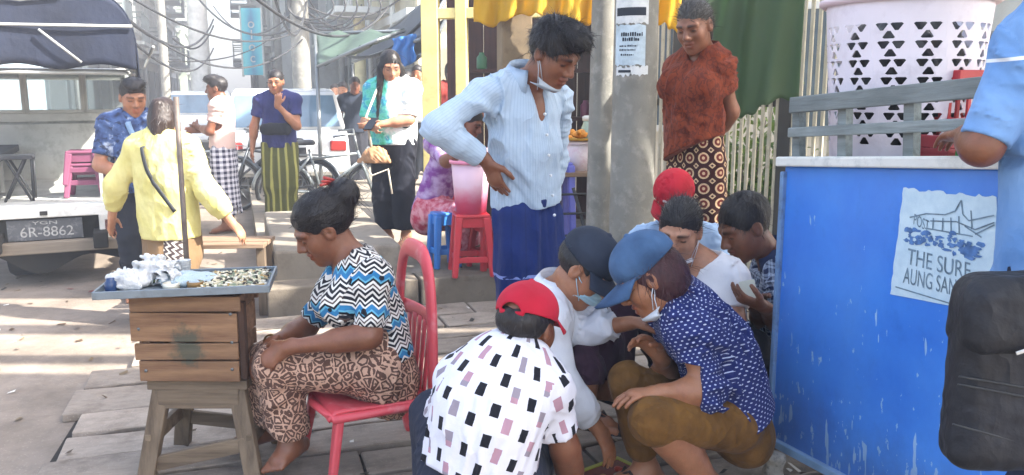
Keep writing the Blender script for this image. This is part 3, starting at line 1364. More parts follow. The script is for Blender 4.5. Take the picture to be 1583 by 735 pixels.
M_LEAFS = []
for i, cc in enumerate(('5e7d34', '76953f', '48672e')):
    t = NT('leaf_%d' % i)
    n = t.noise(t.obj(), 9, 3)
    c = t.ramp(n, (.3, C(cc, .55)), (.7, C(cc, .85)))
    tr = t.n('ShaderNodeBsdfTranslucent')
    t.put(tr.inputs[0], c)
    t.done(c, .5, 0, .4)
    mx = t.n('ShaderNodeMixShader')
    mx.inputs[0].default_value = .35
    t.t.links.new(t.b.outputs[0], mx.inputs[1])
    t.t.links.new(tr.outputs[0], mx.inputs[2])
    t.t.links.new(mx.outputs[0], t.t.nodes['Material Output'].inputs[0])
    M_LEAFS.append(t.mat)


def shrub(label, base, w, h, n, seed, mat, size=.08, group=None):
    rr = np.random.default_rng(seed)
    root = thing('shrub', label, 'plant', base, group=group)
    st = MB()
    ends = []
    for i in range(9):
        a, r_ = rr.uniform(0, 6.28), rr.uniform(.2, 1)
        e = np.array([math.cos(a) * w * r_ * .5, math.sin(a) * w * r_ * .35, h * rr.uniform(.55, 1)])
        st.tube([(0, 0, 0), e * np.array([.3, .3, .5]), e], [.012, .008, .004], 5)
        ends.append(e)
    st.build('stem', M_WOODPOLE, root)
    V, F = [], []
    for i in range(n):
        e = ends[rr.integers(len(ends))]
        p = e * rr.uniform(.35, 1.05) + rr.normal(size=3) * np.array([.09, .07, .09]) * (w + h) / 1.5
        dv = nrm(rr.normal(size=3) + np.array([0, -.2, .3]))
        s_ = nrm(np.cross(dv, rr.normal(size=3)))
        l_ = size * rr.uniform(.6, 1.3)
        b = len(V)
        V += [p, p + dv * l_ * .5 + s_ * l_ * .22, p + dv * l_, p + dv * l_ * .5 - s_ * l_ * .22]
        F.append([b, b + 1, b + 2, b + 3])
    o = obj_from('foliage', np_mesh('foliage', V, F, smooth=False), mat, root)
    tag(o, kind='stuff')
    return root


for i, (px, dd, w, h, lab) in enumerate(((1115, 6.9, .8, 1.15, 'leafy green shrub behind the fence, nearest the woman in rust'),
                                         (1150, 6.6, .8, 1.35, 'light green shrub behind the fence under the green sheet'),
                                         (1195, 6.5, .7, 1.05, 'dark green shrub behind the fence post'),
                                         (1250, 6.6, .8, .95, 'low green shrub behind the fence left of the white basket'),
                                         (1330, 6.4, .9, .9, 'low shrub behind the fence and the white basket'))):
    bb = P(px, 300, dd)
    shrub(lab, (bb[0], bb[1], .0), w, h, 520, 20 + i, M_LEAFS[i % 3], .10)
# wall and house behind the fence
mb = MB()
mb.box((0, 0, 2.2), (9, .25, 4.4))
hw = P(1400, 200, 9.0)
root = thing('house', 'pale house wall behind the bar fence', 'building', (hw[0], hw[1], 0), R(-16))
mb.build('wall', m_plain('house_wall', C('d8d2c2', .72), .9, .1, .8, 0, .2, .2, C('9a9282', .7), .4), root)
for x in (-2.4, -.6, 1.3):
    fr = MB()
    for xx in (-.5, 0, .5):
        fr.box((xx, -.15, 1.7), (.06, .06, 1.3))
    for zz in (1.05, 2.35):
        fr.box((0, -.15, zz), (1.06, .07, .07))
    f_ = fr.build('window', M_FRAME, root, loc=(x, 0, 0))
    pn = MB()
    pn.box((0, -.135, 1.7), (1.0, .02, 1.25))
    pn.build('pane', M_GLASS, f_)
# white awning sheet at the top right
awning('white canvas awning above the fence behind the vendor', [P(1500, -60, 4.9), P(1640, -60, 4.4), P(1640, 38, 4.0), P(1503, 60, 4.5)], m_tarp('canvas_white', C('dcd9cf', .8), .3), .05, (P(1503, 60, 4.5),))

# litter on the road
r9 = np.random.default_rng(12)
V, F = [], []
for i in range(420):
    s_, c_ = r9.uniform(2.2, 8), r9.uniform(-3.2, 2.0)
    if s_ > 5.4 and c_ > -.1:
        continue
    z_ = .046 if (c_ > -.75 and s_ < 5.3) else .006
    p0 = SC(s_, c_, z_)
    a = r9.uniform(0, 6.3)
    l_, w_ = r9.uniform(.008, .028), r9.uniform(.004, .014)
    d_, e_ = np.array([math.cos(a), math.sin(a), r9.uniform(-.1, .3)]), np.array([-math.sin(a), math.cos(a), .05])
    b_ = len(V)
    V += [p0 - d_ * l_ - e_ * w_, p0 + d_ * l_ - e_ * w_, p0 + d_ * l_ + e_ * w_ + np.array([0, 0, .005]), p0 - d_ * l_ + e_ * w_]
    F.append([b_, b_ + 1, b_ + 2, b_ + 3])
t_ = NT('litter_bits')
isl = t_.n('ShaderNodeNewGeometry').outputs['Random Per Island']
m_lit = t_.done(t_.ramp(isl, (0, C('5a4632', .7)), (.35, C('7d6a4e', .7)), (.6, C('d8d4ca', .8)), (.8, C('3c3a34', .7)), (.93, C('8f3b34', .7)), const=True), .8)
tag(obj_from('litter', np_mesh('litter', V, F, smooth=False), m_lit), 'scattered scraps of paper and dry leaves on the ground', 'litter', kind='stuff')

# ------------------------------------------------------------------ hazy air over the street
mb = MB()
mb.box((0, 57, 8.6), (150, 136, 19.2))
t_ = NT('haze_air')
t_.t.nodes.remove(t_.b)
pv = t_.t.nodes.new('ShaderNodeVolumePrincipled')
pv.inputs['Color'].default_value = (.93, .95, 1.0, 1)
pv.inputs['Density'].default_value = HAZE
pv.inputs['Anisotropy'].default_value = .2
t_.t.links.new(pv.outputs[0], t_.t.nodes['Material Output'].inputs['Volume'])
o = mb.build('haze', t_.mat)
tag(o, 'bright hazy air over the whole street', kind='stuff')
# ------------------------------------------------------------------ the blue cart
def m_blue_cart():
    t = NT('cart_blue_paint')
    o = t.obj()
    x, y, z = t.sep(o)
    n = t.noise(o, 2.0, 5, .6)
    c = t.ramp(n, (.3, C('3374d6', .86)), (.7, C('4a90e6', .9)))
    # chips and runs of pale paint
    ch = t.noise(t.mapv(o, (1.0, 1.0, .42)), 34, 4, .6)
    lo = t.m('SUBTRACT', t.m('MULTIPLY', t.m('SUBTRACT', .95, z), .09), .0)
    chips = t.gt(t.m('ADD', ch, lo), .694)
    run = t.noise(t.mapv(o, (1, 1, .16)), 26, 3, .5)
    runs = t.m('MULTIPLY', t.gt(t.m('ADD', run, lo), .706), t.gt(t.noise(o, 5, 2), .48))
    c = t.mix(t.m('MULTIPLY', t.m('MAXIMUM', chips, runs), .85), c, C('a9cdf0', .8))
    sm = t.noise(t.mapv(o, (1, 1, .5), (0, .4, 0)), 3.2, 4)
    c = t.mix(t.m('MULTIPLY', t.ramp(sm, (.52, BLK), (.72, WHT)), .22), c, C('6fa6e6', .8))
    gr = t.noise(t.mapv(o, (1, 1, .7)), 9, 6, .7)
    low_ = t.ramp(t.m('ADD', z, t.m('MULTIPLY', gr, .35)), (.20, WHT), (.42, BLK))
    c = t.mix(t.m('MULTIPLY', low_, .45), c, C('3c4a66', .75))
    c = t.mix(t.m('MULTIPLY', t.ramp(gr, (.55, BLK), (.72, WHT)), .16), c, C('29508e', .8))
    t.bump(t.m('ADD', t.m('MULTIPLY', n, 2.2), t.m('MULTIPLY', chips, -.3)), .3, .010)
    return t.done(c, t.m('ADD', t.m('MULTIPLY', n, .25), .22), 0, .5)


M_CARTBLUE = m_blue_cart()
M_CARTWHITE = m_plain('cart_white_trim', C('e6e6e0', .8), .55, .06, 6, 0, .1, .3, C('9aa4a6', .7), .4)
M_CARTWOOD = m_wood('cart_rail_wood', C('77807f', .62), C('a5aeae', .68), 0, 1.4)
M_CARTDARK = m_plain('cart_inside', C('555a5c', .6), .8)
TILT = R(4.2)
ex = nrm(-SV * math.cos(TILT) + np.array([0, 0, math.sin(TILT)]))
ey = CV
ez = np.cross(ex, ey)
cc0 = P(1190, 681, 3.02)
cart = thing('handcart', 'blue painted handcart with white edge, grey wooden rail and a torn poster', 'handcart', cc0)
Mc = Matrix((tuple(ex), tuple(ey), tuple(ez))).transposed()
cart.rotation_euler = Mc.to_euler()
CH = 1.04


def cartw(x, y, z):
    return cc0 + ex * x + ey * y + ez * z


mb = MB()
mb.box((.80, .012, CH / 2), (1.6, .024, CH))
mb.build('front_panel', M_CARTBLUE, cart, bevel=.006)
mb = MB()
mb.box((.004, -.004, CH / 2 - .004), (.022, .022, CH - .03))
mb.build('corner_trim', bpy.data.materials.get('cart_lower') or m_plain('cart_lower', C('7fa6d4', .7), .6, .14, 8, 0, .2, .3, C('5c6b80', .7), .6), cart, bevel=.004)
mb = MB()
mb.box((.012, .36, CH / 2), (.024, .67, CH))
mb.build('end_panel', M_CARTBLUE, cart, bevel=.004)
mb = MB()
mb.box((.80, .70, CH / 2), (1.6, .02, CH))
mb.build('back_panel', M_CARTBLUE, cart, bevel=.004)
mb = MB()
mb.box((.80, -.003, CH + .017), (1.62, .065, .034))
mb.build('edge_trim', M_CARTWHITE, cart, bevel=.006)
mb = MB()
mb.box((.80, .36, CH - .02), (1.55, .65, .02))
mb.build('deck', M_CARTDARK, cart)
mb = MB()
mb.box((.80, -.006, .006), (1.61, .03, .03))
mb.build('lower_trim', m_plain('cart_lower', C('8fb3d8', .7), .6, .12, 8), cart, bevel=.004)
z0 = CH + .034
for zz, h, tl in ((z0 + .180, .056, 0.0), (z0 + .085, .034, 0)):
    for yy in (.006,):
        mb = MB()
        mb.box((0, 0, 0), (1.58, .022, h if yy < .05 else h * .8))
        o = mb.build('rail', M_CARTWOOD, cart, bevel=.004)
        o.location = (.80, yy, zz)
pm = MB()
pm.box((0, 0, .105), (.040, .028, .21))
pmm = pm.mesh('rail_post')
pmm.materials.append(M_CARTWOOD)
for x in (.03, .27, .56, .84, 1.14, 1.45):
    for yy in (.034,):
        o = bpy.data.objects.new('rail_post', pmm)
        o.location = (x + (.03 if yy > .1 else 0), yy, z0 - .01)
        link(o, cart)
sh_ = math.tan(TILT)
for o in cart.children:
    if o.data.users > 1:
        o.location.x += o.location.z * sh_
    else:
        for v_ in o.data.vertices:
            v_.co.x += (v_.co.z + o.location.z) * sh_
for y in (.08, .62):
    for x in (.45, 1.3):
        wb = MB()
        wb.lathe([(.02, -.02), (.075, -.022), (.085, -.012), (.085, .012), (.075, .022), (.02, .02)], (x, y, -.03), 16, 'y')
        wb.build('wheel', M_TYRE, cart)


# poster on the front panel
def m_poster():
    t = NT('poster_paper')
    o = t.obj()
    n = t.noise(o, 16, 6, .7)
    c = t.mix(t.m('MULTIPLY', t.ramp(n, (.4, BLK), (.75, WHT)), .5), C('cfe4ee', .82), C('9cc0da', .75))
    t.bump(t.noise(o, 24, 5), .25, .004)
    return t.done(c, .75, 0, .25)


def uv_on_cart(px, py):
    """Cart-local x,z of the front panel seen under a photo pixel."""
    a = np.array([0, 0, CAMZ])
    v = P(px, py, 1.0) - a
    n = -ey
    t = ((cc0 - ey * .003 - a) @ n) / (v @ n)
    q = a + v * t - cc0
    return q @ ex, q @ ez


M_POSTER = m_poster()
M_PINK = m_plain('poster_ink', C('7890a2', .8), .8, .25, 40)
M_PBLUE = m_plain('poster_blue_ink', C('5c86c0', .8), .8, .25, 40)
poster = thing('poster', 'torn pale blue printed poster pasted on the blue cart', 'poster', cc0)
poster.rotation_euler = cart.rotation_euler
c4 = [uv_on_cart(1396, 291), uv_on_cart(1540, 304), uv_on_cart(1546, 488), uv_on_cart(1376, 455)]


def pmap(u, v, off=.0025):
    a = lerp(lerp(c4[0], c4[1], u), lerp(c4[3], c4[2], u), v)
    return np.array([a[0], -off, a[1]])


mb = MB()
jr = random.Random(4)
jit = [jr.uniform(-.012, .022) for _ in range(60)]


def fn(a, b):
    v = b
    if b == 0:
        v = jit[int(a * 30)]
    u = a
    if a == 0:
        u = jit[30 + int(b * 20)] * .4
    return pmap(u, v, .0022 + .0012 * math.sin(9 * a + 7 * b) ** 2)


mb.sheet(fn, 30, 20)
mb.build('sheet', M_POSTER, poster)


def pline(pts, w, mat=None, off=.0045, name='drawing'):
    mb = MB()
    for (u0, v0), (u1, v1) in zip(pts[:-1], pts[1:]):
        d = np.array([u1 - u0, v1 - v0])
        n = np.array([-d[1], d[0]]) / (np.linalg.norm(d) + 1e-9) * w / 2
        q = [pmap(u0 + n[0], v0 + n[1], off), pmap(u1 + n[0], v1 + n[1], off), pmap(u1 - n[0], v1 - n[1], off), pmap(u0 - n[0], v0 - n[1], off)]
        mb.add(q, [(0, 1, 2, 3)])
    return mb


# skyline with a spire
lines = [[(.12, .26), (.3, .21), (.5, .20), (.6, .16), (.66, .06), (.68, .18), (.74, .23), (.98, .16)],
         [(.35, .27), (.62, .25), (.8, .30), (.98, .22)], [(.38, .24), (.38, .34)], [(.48, .23), (.48, .35)], [(.56, .22), (.57, .35)],
         [(.64, .2), (.65, .36)], [(.7, .28), (.86, .36)], [(.8, .34), (.98, .24)], [(.3, .34), (.78, .36)], [(.76, .14), (.77, .3)], [(.05, .92), (.6, .98)]]
big = MB()
for l in lines:
    m_ = pline(l, .012)
    big.add(m_.v, m_.f)
tag(big.build('drawing', M_PINK, poster), kind='stuff')
sm_ = MB()
for i in range(70):
    u, v = jr.uniform(.10, .86), .0
    v = .40 + .10 * u + jr.gauss(0, .035)
    w, h = jr.uniform(.03, .10), jr.uniform(.02, .055)
    o_ = .0040 + i * .00003
    ph_ = [jr.uniform(.45, 1.1) for _ in range(9)]
    sm_.add([pmap(u + w * .6 * ph_[q_] * math.cos(q_ * .698), v + h * .6 * ph_[(q_ * 4) % 9] * math.sin(q_ * .698), o_) for q_ in range(9)], [tuple(range(9))])
sm_.build('blue_smear', M_PBLUE, poster)


def ptext(body, u, v, w, h, mat, name='lettering'):
    cu = bpy.data.curves.new('lettering', 'FONT')
    cu.body = body
    cu.size = 1.0
    tmp = bpy.data.objects.new('lettering', cu)
    COL.objects.link(tmp)
    dg = bpy.context.evaluated_depsgraph_get()
    me = bpy.data.meshes.new_from_object(tmp.evaluated_get(dg))
    bpy.data.objects.remove(tmp)
    co = np.array([v_.co[:] for v_ in me.vertices])
    mn, mx = co.min(0), co.max(0)
    for vt in me.vertices:
        a = (vt.co[0] - mn[0]) / (mx[0] - mn[0])
        b = (vt.co[1] - mn[1]) / (mx[1] - mn[1])
        vt.co = pmap(u + w * a, v + h * (1 - b) + .05 * a, .0044)
    me.materials.clear()
    return obj_from(name, me, mat, poster)


ptext('POST', .17, .22, .17, .10, M_PINK)
ptext('THE SURF', .14, .54, .62, .15, M_PINK)
ptext('AUNG SANN ST', .12, .72, .74, .15, M_PINK)

# ------------------------------------------------------------------ perforated basket on the cart
M_BASKET = m_plain('basket_plastic', C('e4dce6', .85), .42, .05, 5, 0, .03, .45, C('b7a9b4', .8), .25)
bk = P(1386, 240, 2.98)
bk[2] = 1.175
basket = thing('laundry_basket', 'tall white plastic basket with rows of triangle holes standing on the blue cart', 'basket', bk)
HB, RB0, RB1 = .575, .218, .262
NT_, NR = 14, 7
cell = bmesh.new()


def cv(x, y):
    return cell.verts.new((x, y, 0))


def loop(pts):
    vs = [cv(*p) for p in pts]
    for i in range(len(vs)):
        cell.edges.new((vs[i], vs[(i + 1) % len(vs)]))


loop([(0, 0), (.25, 0), (.5, 0), (.75, 0), (1, 0), (1, .5), (1, 1), (.75, 1), (.5, 1), (.25, 1), (0, 1), (0, .5)])


def tri(cx, cy, w, h, up):
    s = 1 if up else -1
    p = [(-.5, -.34), (-.36, -.5), (.36, -.5), (.5, -.34), (.14, .5), (-.14, .5)]
    loop([(cx + x * w, cy + y * h * s) for x, y in p])


tri(.30, .70, .35, .42, False)
tri(.70, .70, .35, .42, False)
tri(.50, .25, .35, .42, True)
bmesh.ops.triangle_fill(cell, edges=cell.edges[:], use_beauty=True)
cell.verts.ensure_lookup_table()
cell.verts.index_update()
cvs = [tuple(v.co) for v in cell.verts]
cfs = [tuple(v.index for v in f.verts) for f in cell.faces]
# drop the triangles filled inside the holes
holes = [((.29, .66), .17, .13), ((.71, .66), .17, .13), ((.50, .32), .17, .14)]


def inside_hole(f):
    x = sum(cvs[i][0] for i in f) / len(f)
    y = sum(cvs[i][1] for i in f) / len(f)
    idx = set(f)
    return all(i >= 12 for i in f) and (len({(i - 12) // 6 for i in f}) == 1)


cfs = [f for f in cfs if not inside_hole(f)]
cell.free()
mb = MB()
zlo, zhi = .10, HB - .075
for j in range(NR):
    for i in range(NT_):
        vs = []
        for x, y, _ in cvs:
            z = zlo + (zhi - zlo) * (j + y) / NR
            r = lerp(RB0, RB1, z / HB)
            t = 2 * math.pi * (i + x) / NT_ - .03 * j
            vs.append((r * math.cos(t), r * math.sin(t), z))
        mb.add(vs, cfs, True)
for za, zb in ((0, zlo), (zhi, HB)):
    mb.lathe([(lerp(RB0, RB1, za / HB), za), (lerp(RB0, RB1, zb / HB), zb)], (0, 0, 0), 52, cap=False)
mb.lathe([(.01, .004), (RB0, .004)], (0, 0, 0), 52, cap=False)
o = mb.build('wall', M_BASKET, basket, solid=.004)
md = o.modifiers.new('crisp', 'EDGE_SPLIT')
md.split_angle = R(40)
mb = MB()
mb.lathe([(RB1 - .006, HB - .006), (RB1 + .012, HB - .012), (RB1 + .026, HB - .002), (RB1 + .026, HB + .012), (RB1 + .010, HB + .018), (RB1 - .006, HB + .010)], (0, 0, 0), 52, cap=False)
mb.build('rim', m_plain('basket_rim', C('e2cfd8', .85), .4, .05), basket)

F = Field((-.26, -.26, 0), (.26, .26, .58), .014)  # black lump added inside the basket so its holes come out dark
F.add(Cap((0, 0, .17), (0, 0, .36), .172, .195), .02)
F.displace(wob(11, 30, .012, True, 5))
V, Fc = F.surface()
o = obj_from('basket_fill', np_mesh('basket_fill', V, Fc), m_cloth('fill_black', (.012, .013, .016, 1), .4, wr=.6, spec=.4), None, bk)
tag(o, 'black fill added inside the tall white basket behind its holes', 'bag')

M_REDP = m_plain('plastic_red', C('c62a34', .80), .38, .08, 4, 0, .05, .5)
M_GREENP = m_plain('plastic_green', C('3fae4a', .8), .4, .08)


def crate_plastic(label, loc, size, rz, mat, name='plastic_basket'):
    root = thing(name, label, 'basket', loc, rz)
    w, d, h = size
    mb = MB()
    mb.box((0, 0, .006), (w, d, .012))
    mb.build('base', mat, root)
    for zz, hh in ((h - .02, .04), (.03, .04), (h * .5, .02)):
        for yy in (-d / 2, d / 2):
            mb = MB()
            mb.box((0, yy, zz), (w, .012, hh))
            mb.build('band', mat, root, bevel=.003)
        for xx in (-w / 2, w / 2):
            mb = MB()
            mb.box((xx, 0, zz), (.012, d + .012, hh))
            mb.build('band', mat, root, bevel=.003)
    n = int(w / .035)
    mb = MB()
    for i in range(n + 1):
        for yy in (-d / 2, d / 2):
            mb.box((-w / 2 + w * i / n, yy, h / 2), (.010, .010, h - .01))
    n = int(d / .035)
    for i in range(n + 1):
        for xx in (-w / 2, w / 2):
            mb.box((xx, -d / 2 + d * i / n, h / 2), (.010, .010, h - .01))
    o = mb.build('lattice', mat, root)
    tag(o, kind='stuff')
    return root


q = P(1492, 160, 2.85)
crate_plastic('red plastic basket standing beyond the white basket on the cart', (q[0], q[1], 1.20), (.24, .22, .32), R(12), M_REDP)
q = P(1462, 222, 2.72)
crate_plastic('small dark red plastic basket behind the cart rail in front of the taller one', (q[0], q[1], 1.215), (.13, .14, .10), R(20), m_plain('plastic_darkred', C('a8323c', .8), .4), )
q = P(1535, 236, 2.52)
crate_plastic('bright green plastic basket by the elbow of the vendor', (q[0], q[1], 1.235), (.14, .12, .055), R(10), M_GREENP)

# ------------------------------------------------------------------ stool, crate and tray of the betel seller
M_OLDWOOD = m_wood('old_wood_brown', C('5e4230', .72), C('97745a', .78), 0, 1.0)
M_OLDWOODV = m_wood('old_wood_upright', C('4e3a2c', .7), C('86674f', .75), 2, 1.0)
M_STOOLW = m_wood('stool_wood_grey', C('584a3c', .72), C('8d7b66', .75), 2, 1.0)
M_STOOLH = m_wood('stool_wood_cross', C('584a3c', .72), C('8d7b66', .75), 0, 1.0)


def m_crate_front():
    t = NT('crate_board_painted')
    o = t.obj()
    p = t.pos()
    g = t.noise(t.mapv(o, (1.2, 15, 15)), 2.2, 8, .65)
    oi = t.n('ShaderNodeObjectInfo').outputs['Random']
    c = t.ramp(g, (.3, C('6b4a36', .72)), (.7, C('a4805f', .80)))
    tone = t.m('ADD', t.m('MULTIPLY', oi, .35), .78)
    c = t.mix(1.0, c, t.comb(tone, tone, tone), 'MULTIPLY')
    # old green paint smear, fixed to the crate
    x, y, z = t.sep(p)
    dx = t.m('SUBTRACT', x, float(CR[0] + .00))
    dz = t.m('SUBTRACT', z, float(CR[2] + .135))
    n = t.noise(p, 22, 5, .7)
    d = t.m('SQRT', t.m('ADD', t.m('POWER', t.m('MULTIPLY', dx, 1.25), 2.0), t.m('POWER', t.m('MULTIPLY', dz, .95), 2.0)))
    f = t.ramp(t.m('ADD', d, t.m('MULTIPLY', t.m('SUBTRACT', n, .5), .16)), (.045, WHT), (.085, BLK))
    c = t.mix(t.m('MULTIPLY', f, .75), c, C('3f4f45', .7))
    t.bump(g, .6, .006)
    return t.done(c, .75, 0, .3)


CR = P(292, 592, 2.90)                      # bottom centre of the crate front
stool_top = CR[2]
stool = thing('wooden_stool', 'old grey brown wooden stool with splayed legs under the crate', 'stool', (CR[0] + .02, CR[1] + .17, 0))
SW, SD = .345, .30
mb = MB()
mb.box((0, 0, stool_top - .018), (SW + .02, SD, .034))
mb.build('seat', M_STOOLH, stool, bevel=.004)
for sx in (-1, 1):
    for sy in (-1, 1):
        mb = MB()
        mb.bar((sx * (SW / 2 - .035), sy * (SD / 2 - .03), stool_top - .035), (sx * (SW / 2 + .035), sy * (SD / 2 + .03), 0), .062, .040, (0, 1, 0))
        mb.build('leg', M_STOOLW, stool, bevel=.004)
for sy in (-1, 1):
    mb = MB()
    mb.box((0, sy * (SD / 2 - .012), stool_top - .070), (SW - .05, .022, .075))
    mb.build('apron', M_STOOLH, stool, bevel=.003)
    mb = MB()
    mb.bar((-SW / 2 + .0, sy * (SD / 2 + .008), .13 + .03 * sy), (SW / 2 + .0, sy * (SD / 2 + .008), .15 - .03 * sy), .022, .055)
    mb.build('stretcher', M_STOOLH, stool, bevel=.003)
for sx in (-1, 1):
    mb = MB()
    mb.bar((sx * (SW / 2 + .012), -SD / 2 - .02, .19), (sx * (SW / 2 + .012), SD / 2 + .02, .19), .022, .055)
    mb.build('stretcher', M_STOOLH, stool, bevel=.003)

M_CRATE = m_crate_front()
CWd, CDp, CHt = .395, .22, .325
crate = thing('wooden_crate', 'brown slatted wooden crate with a dark green paint smear on its front', 'crate', (CR[0], CR[1], CR[2] + .001))
zz = 0
for i, (h, inset, dx) in enumerate(((.082, .014, .004), (.066, .010, .0), (.112, .0, -.006), (.060, -.006, .004))):
    mb = MB()
    w = CWd - .02 * (3 - i) * .6
    mb.box((0, 0, 0), (w, .016, h - .006))
    o = mb.build('plank', M_CRATE, crate, bevel=.003)
    o.location = (dx, .008 - .003 * (i % 2), zz + h / 2)
    o.rotation_euler = (0, (.008, -.006, .010, -.004)[i], 0)
    mb = MB()
    mb.box((0, 0, 0), (w, .016, h - .006))
    o = mb.build('plank', M_OLDWOOD, crate, bevel=.003)
    o.location = (dx, CDp - .008, zz + h / 2)
    for sx in (-1, 1):
        mb = MB()
        mb.box((0, 0, 0), (.014, CDp - .05, h - .008))
        o = mb.build('plank', M_OLDWOOD, crate, bevel=.003)
        o.location = (sx * (w / 2 - .012), CDp / 2, zz + h / 2)
    zz += h
for sx in (-1, 1):
    for y in (.032, CDp - .032):
        mb = MB()
        mb.box((sx * (CWd / 2 - .045), y, CHt / 2 - .005), (.028, .028, CHt - .02))
        mb.build('corner_post', M_OLDWOODV, crate, bevel=.003)
mb = MB()
mb.box((CWd / 2 + .002, .02, CHt / 2 - .01), (.022, .034, CHt - .04))
mb.build('corner_post', m_wood('crate_dark_post', C('34241d', .7), C('5a4032', .7), 2), crate, bevel=.003)
nm = MB()
nm.lathe([(.006, 0), (.005, .003), (.001, .004)], (0, 0, 0), 8, 'y')
nme = nm.mesh('nail')
nme.materials.append(M_STEEL)
for x, z in ((.165, .255), (-.15, .045), (.16, .05), (.165, .15), (-.165, .2)):
    o = bpy.data.objects.new('nail', nme)
    o.location = (x, -.004, z)
    link(o, crate)

# tray
M_TRAY = m_plain('tray_metal', C('8d99a2', .65), .42, .12, 8, .35, .2, .5, C('6a6f72', .7), .5)
tz = CR[2] + CHt + .012
tf = P(268, 459, 2.83)
tray = thing('metal_tray', 'grey metal tray of betel leaf makings lying on the wooden crate', 'tray', (tf[0], tf[1] + .165, tz), R(11))
TW, TD = .575, .33
mb = MB()
mb.box((0, 0, .005), (TW, TD, .010))
mb.build('base', M_TRAY, tray, bevel=.002)
for sy in (-1, 1):
    mb = MB()
    mb.box((0, sy * TD / 2, .014), (TW + .008, .008, .028))
    mb.build('rim', M_TRAY, tray, bevel=.002)
for sx in (-1, 1):
    mb = MB()
    mb.box((sx * TW / 2, 0, .0145), (.008, TD - .01, .027))
    mb.build('rim', M_TRAY, tray, bevel=.002)


def on_tray(x, y, z=.011):
    c6, s6 = math.cos(R(11)), math.sin(R(11))
    y *= .74
    return np.array([tf[0] + x * c6 - y * s6, tf[1] + .165 + x * s6 + y * c6, tz + z])


# the spread of pale nut slivers on the right half
r2 = np.random.default_rng(5)
V, F, Cc = [], [], []
for i in range(520):
    x, y = r2.uniform(.05, .265), r2.uniform(-.14, .14)
    hz = .004 + .018 * r2.random() * (1 - abs(y) / .25)
    c = np.array([x, y, hz])
    a = axes(r2.normal(size=3) * np.array([1, 1, .35]))
    e = np.array([r2.uniform(.003, .006), r2.uniform(.007, .014), r2.uniform(.002, .004)])
    b = len(V)
    for dz in (-1, 1):
        for dx, dy in ((-1, -1), (1, -1), (1, 1), (-1, 1)):
            V.append(c + a.T @ (e * np.array([dx, dy, dz])))
    F += [[b + k for k in f] for f in ((3, 2, 1, 0), (4, 5, 6, 7), (0, 1, 5, 4), (1, 2, 6, 5), (2, 3, 7, 6), (3, 0, 4, 7))]


def m_bits():
    t = NT('nut_slivers')
    isl = t.n('ShaderNodeNewGeometry').outputs['Random Per Island']
    c = t.ramp(isl, (0, C('3a3228', .7)), (.22, C('3a3228', .7)), (.23, C('cfc3a4', .85)), (.6, C('e3dcc8', .85)), (.8, C('8f9a80', .8)), (.95, C('b89a66', .8)), const=True)
    return t.done(c, .7)


o = obj_from('nut_slivers', np_mesh('nut_slivers', V, F, smooth=False), m_bits(), None, on_tray(0, 0, .010))
o.rotation_euler = (0, 0, R(11))
tag(o, 'pale heap of betel nut slivers on the right half of the metal tray', 'betel nut', kind='stuff')


def m_plastic_bag(name, col, alpha=.6):
    t = NT(name)
    n = t.noise(t.obj(), 20, 4)
    t.bump(t.noise(t.obj(), 26, 6, .7), 1.0, .02)
    t.b.inputs['Transmission Weight'].default_value = .25
    return t.done(t.mix(n, col, tuple(x * .8 for x in col[:3]) + (1,)), .3, 0, .5)


M_BAGW = m_plastic_bag('bag_white', C('f2f4f4', .92))
M_BAGB = m_plastic_bag('bag_pale_blue', C('d3e8f2', .9))


def lump(name, label, cat, loc, r, mat, seed, amp=.014, cutz=True, freq=60):
    F = Field(-np.array(r) * 1.6 - .02, np.array(r) * 1.6 + .02, .006)
    F.add(Ell((0, 0, r[2] * .5), r), .01)
    rr = np.random.default_rng(seed)
    for i in range(4):
        F.add(Ell(rr.normal(size=3) * np.array(r) * .5 + np.array([0, 0, r[2] * .5]), np.array(r) * rr.uniform(.35, .6)), .015)
    F.displace(wob(seed, freq, amp, True, 5))
    F.cut((0, 0, 0), (0, 0, -1))
    V, Fc = F.surface()
    o = obj_from(name, np_mesh(name, V, Fc), mat, None, loc)
    return tag(o, label, cat)


lump('plastic_bag', 'crumpled white plastic bag at the back left of the metal tray', 'plastic bag', on_tray(-.14, .07), (.075, .055, .055), M_BAGW, 3)
lump('plastic_bag', 'pale blue plastic sheet bunched in the middle of the metal tray', 'plastic bag', on_tray(-.01, .01), (.10, .085, .018), M_BAGB, 4, .006)
lump('plastic_bag', 'small white bag with green leaves showing at the left of the tray', 'plastic bag', on_tray(-.20, -.04), (.055, .05, .034), M_BAGW, 6)
for i, (x, y, z, a) in enumerate(((-.13, -.02, .0, .3), (-.12, -.05, .004, 1.2), (-.16, .01, .006, 2.2), (-.10, -.015, .008, .8))):
    mb = MB()

    def fn(u, v, a=a):
        w = math.sin(math.pi * min(.999, u + .02)) * .030
        p = np.array([u * .085, (v - .5) * 2 * w, .008 * math.sin(u * 4 + i) + .01 * abs(v - .5)])
        return (p[0] * math.cos(a) - p[1] * math.sin(a), p[0] * math.sin(a) + p[1] * math.cos(a), p[2])
    mb.sheet(fn, 10, 4)
    o = mb.build('betel_leaf', M_LEAFS[i % 3], None, solid=.0012)
    o.location = [float(q) for q in on_tray(x, y, .016 + z)]
    tag(o, 'green betel leaf lying among the bags on the tray', 'leaf', 'betel leaves on the tray')
mb = MB()
mb.lathe([(.017, 0), (.020, .004), (.020, .034), (.014, .040), (.014, .048), (0.001, .050)], (0, 0, 0), 14)
o = mb.build('small_jar', m_plain('jar_blue', C('23406e', .7), .3), None)
o.location = [float(q) for q in on_tray(-.248, -.13)]
tag(o, 'small dark blue jar at the left corner of the metal tray', 'jar')

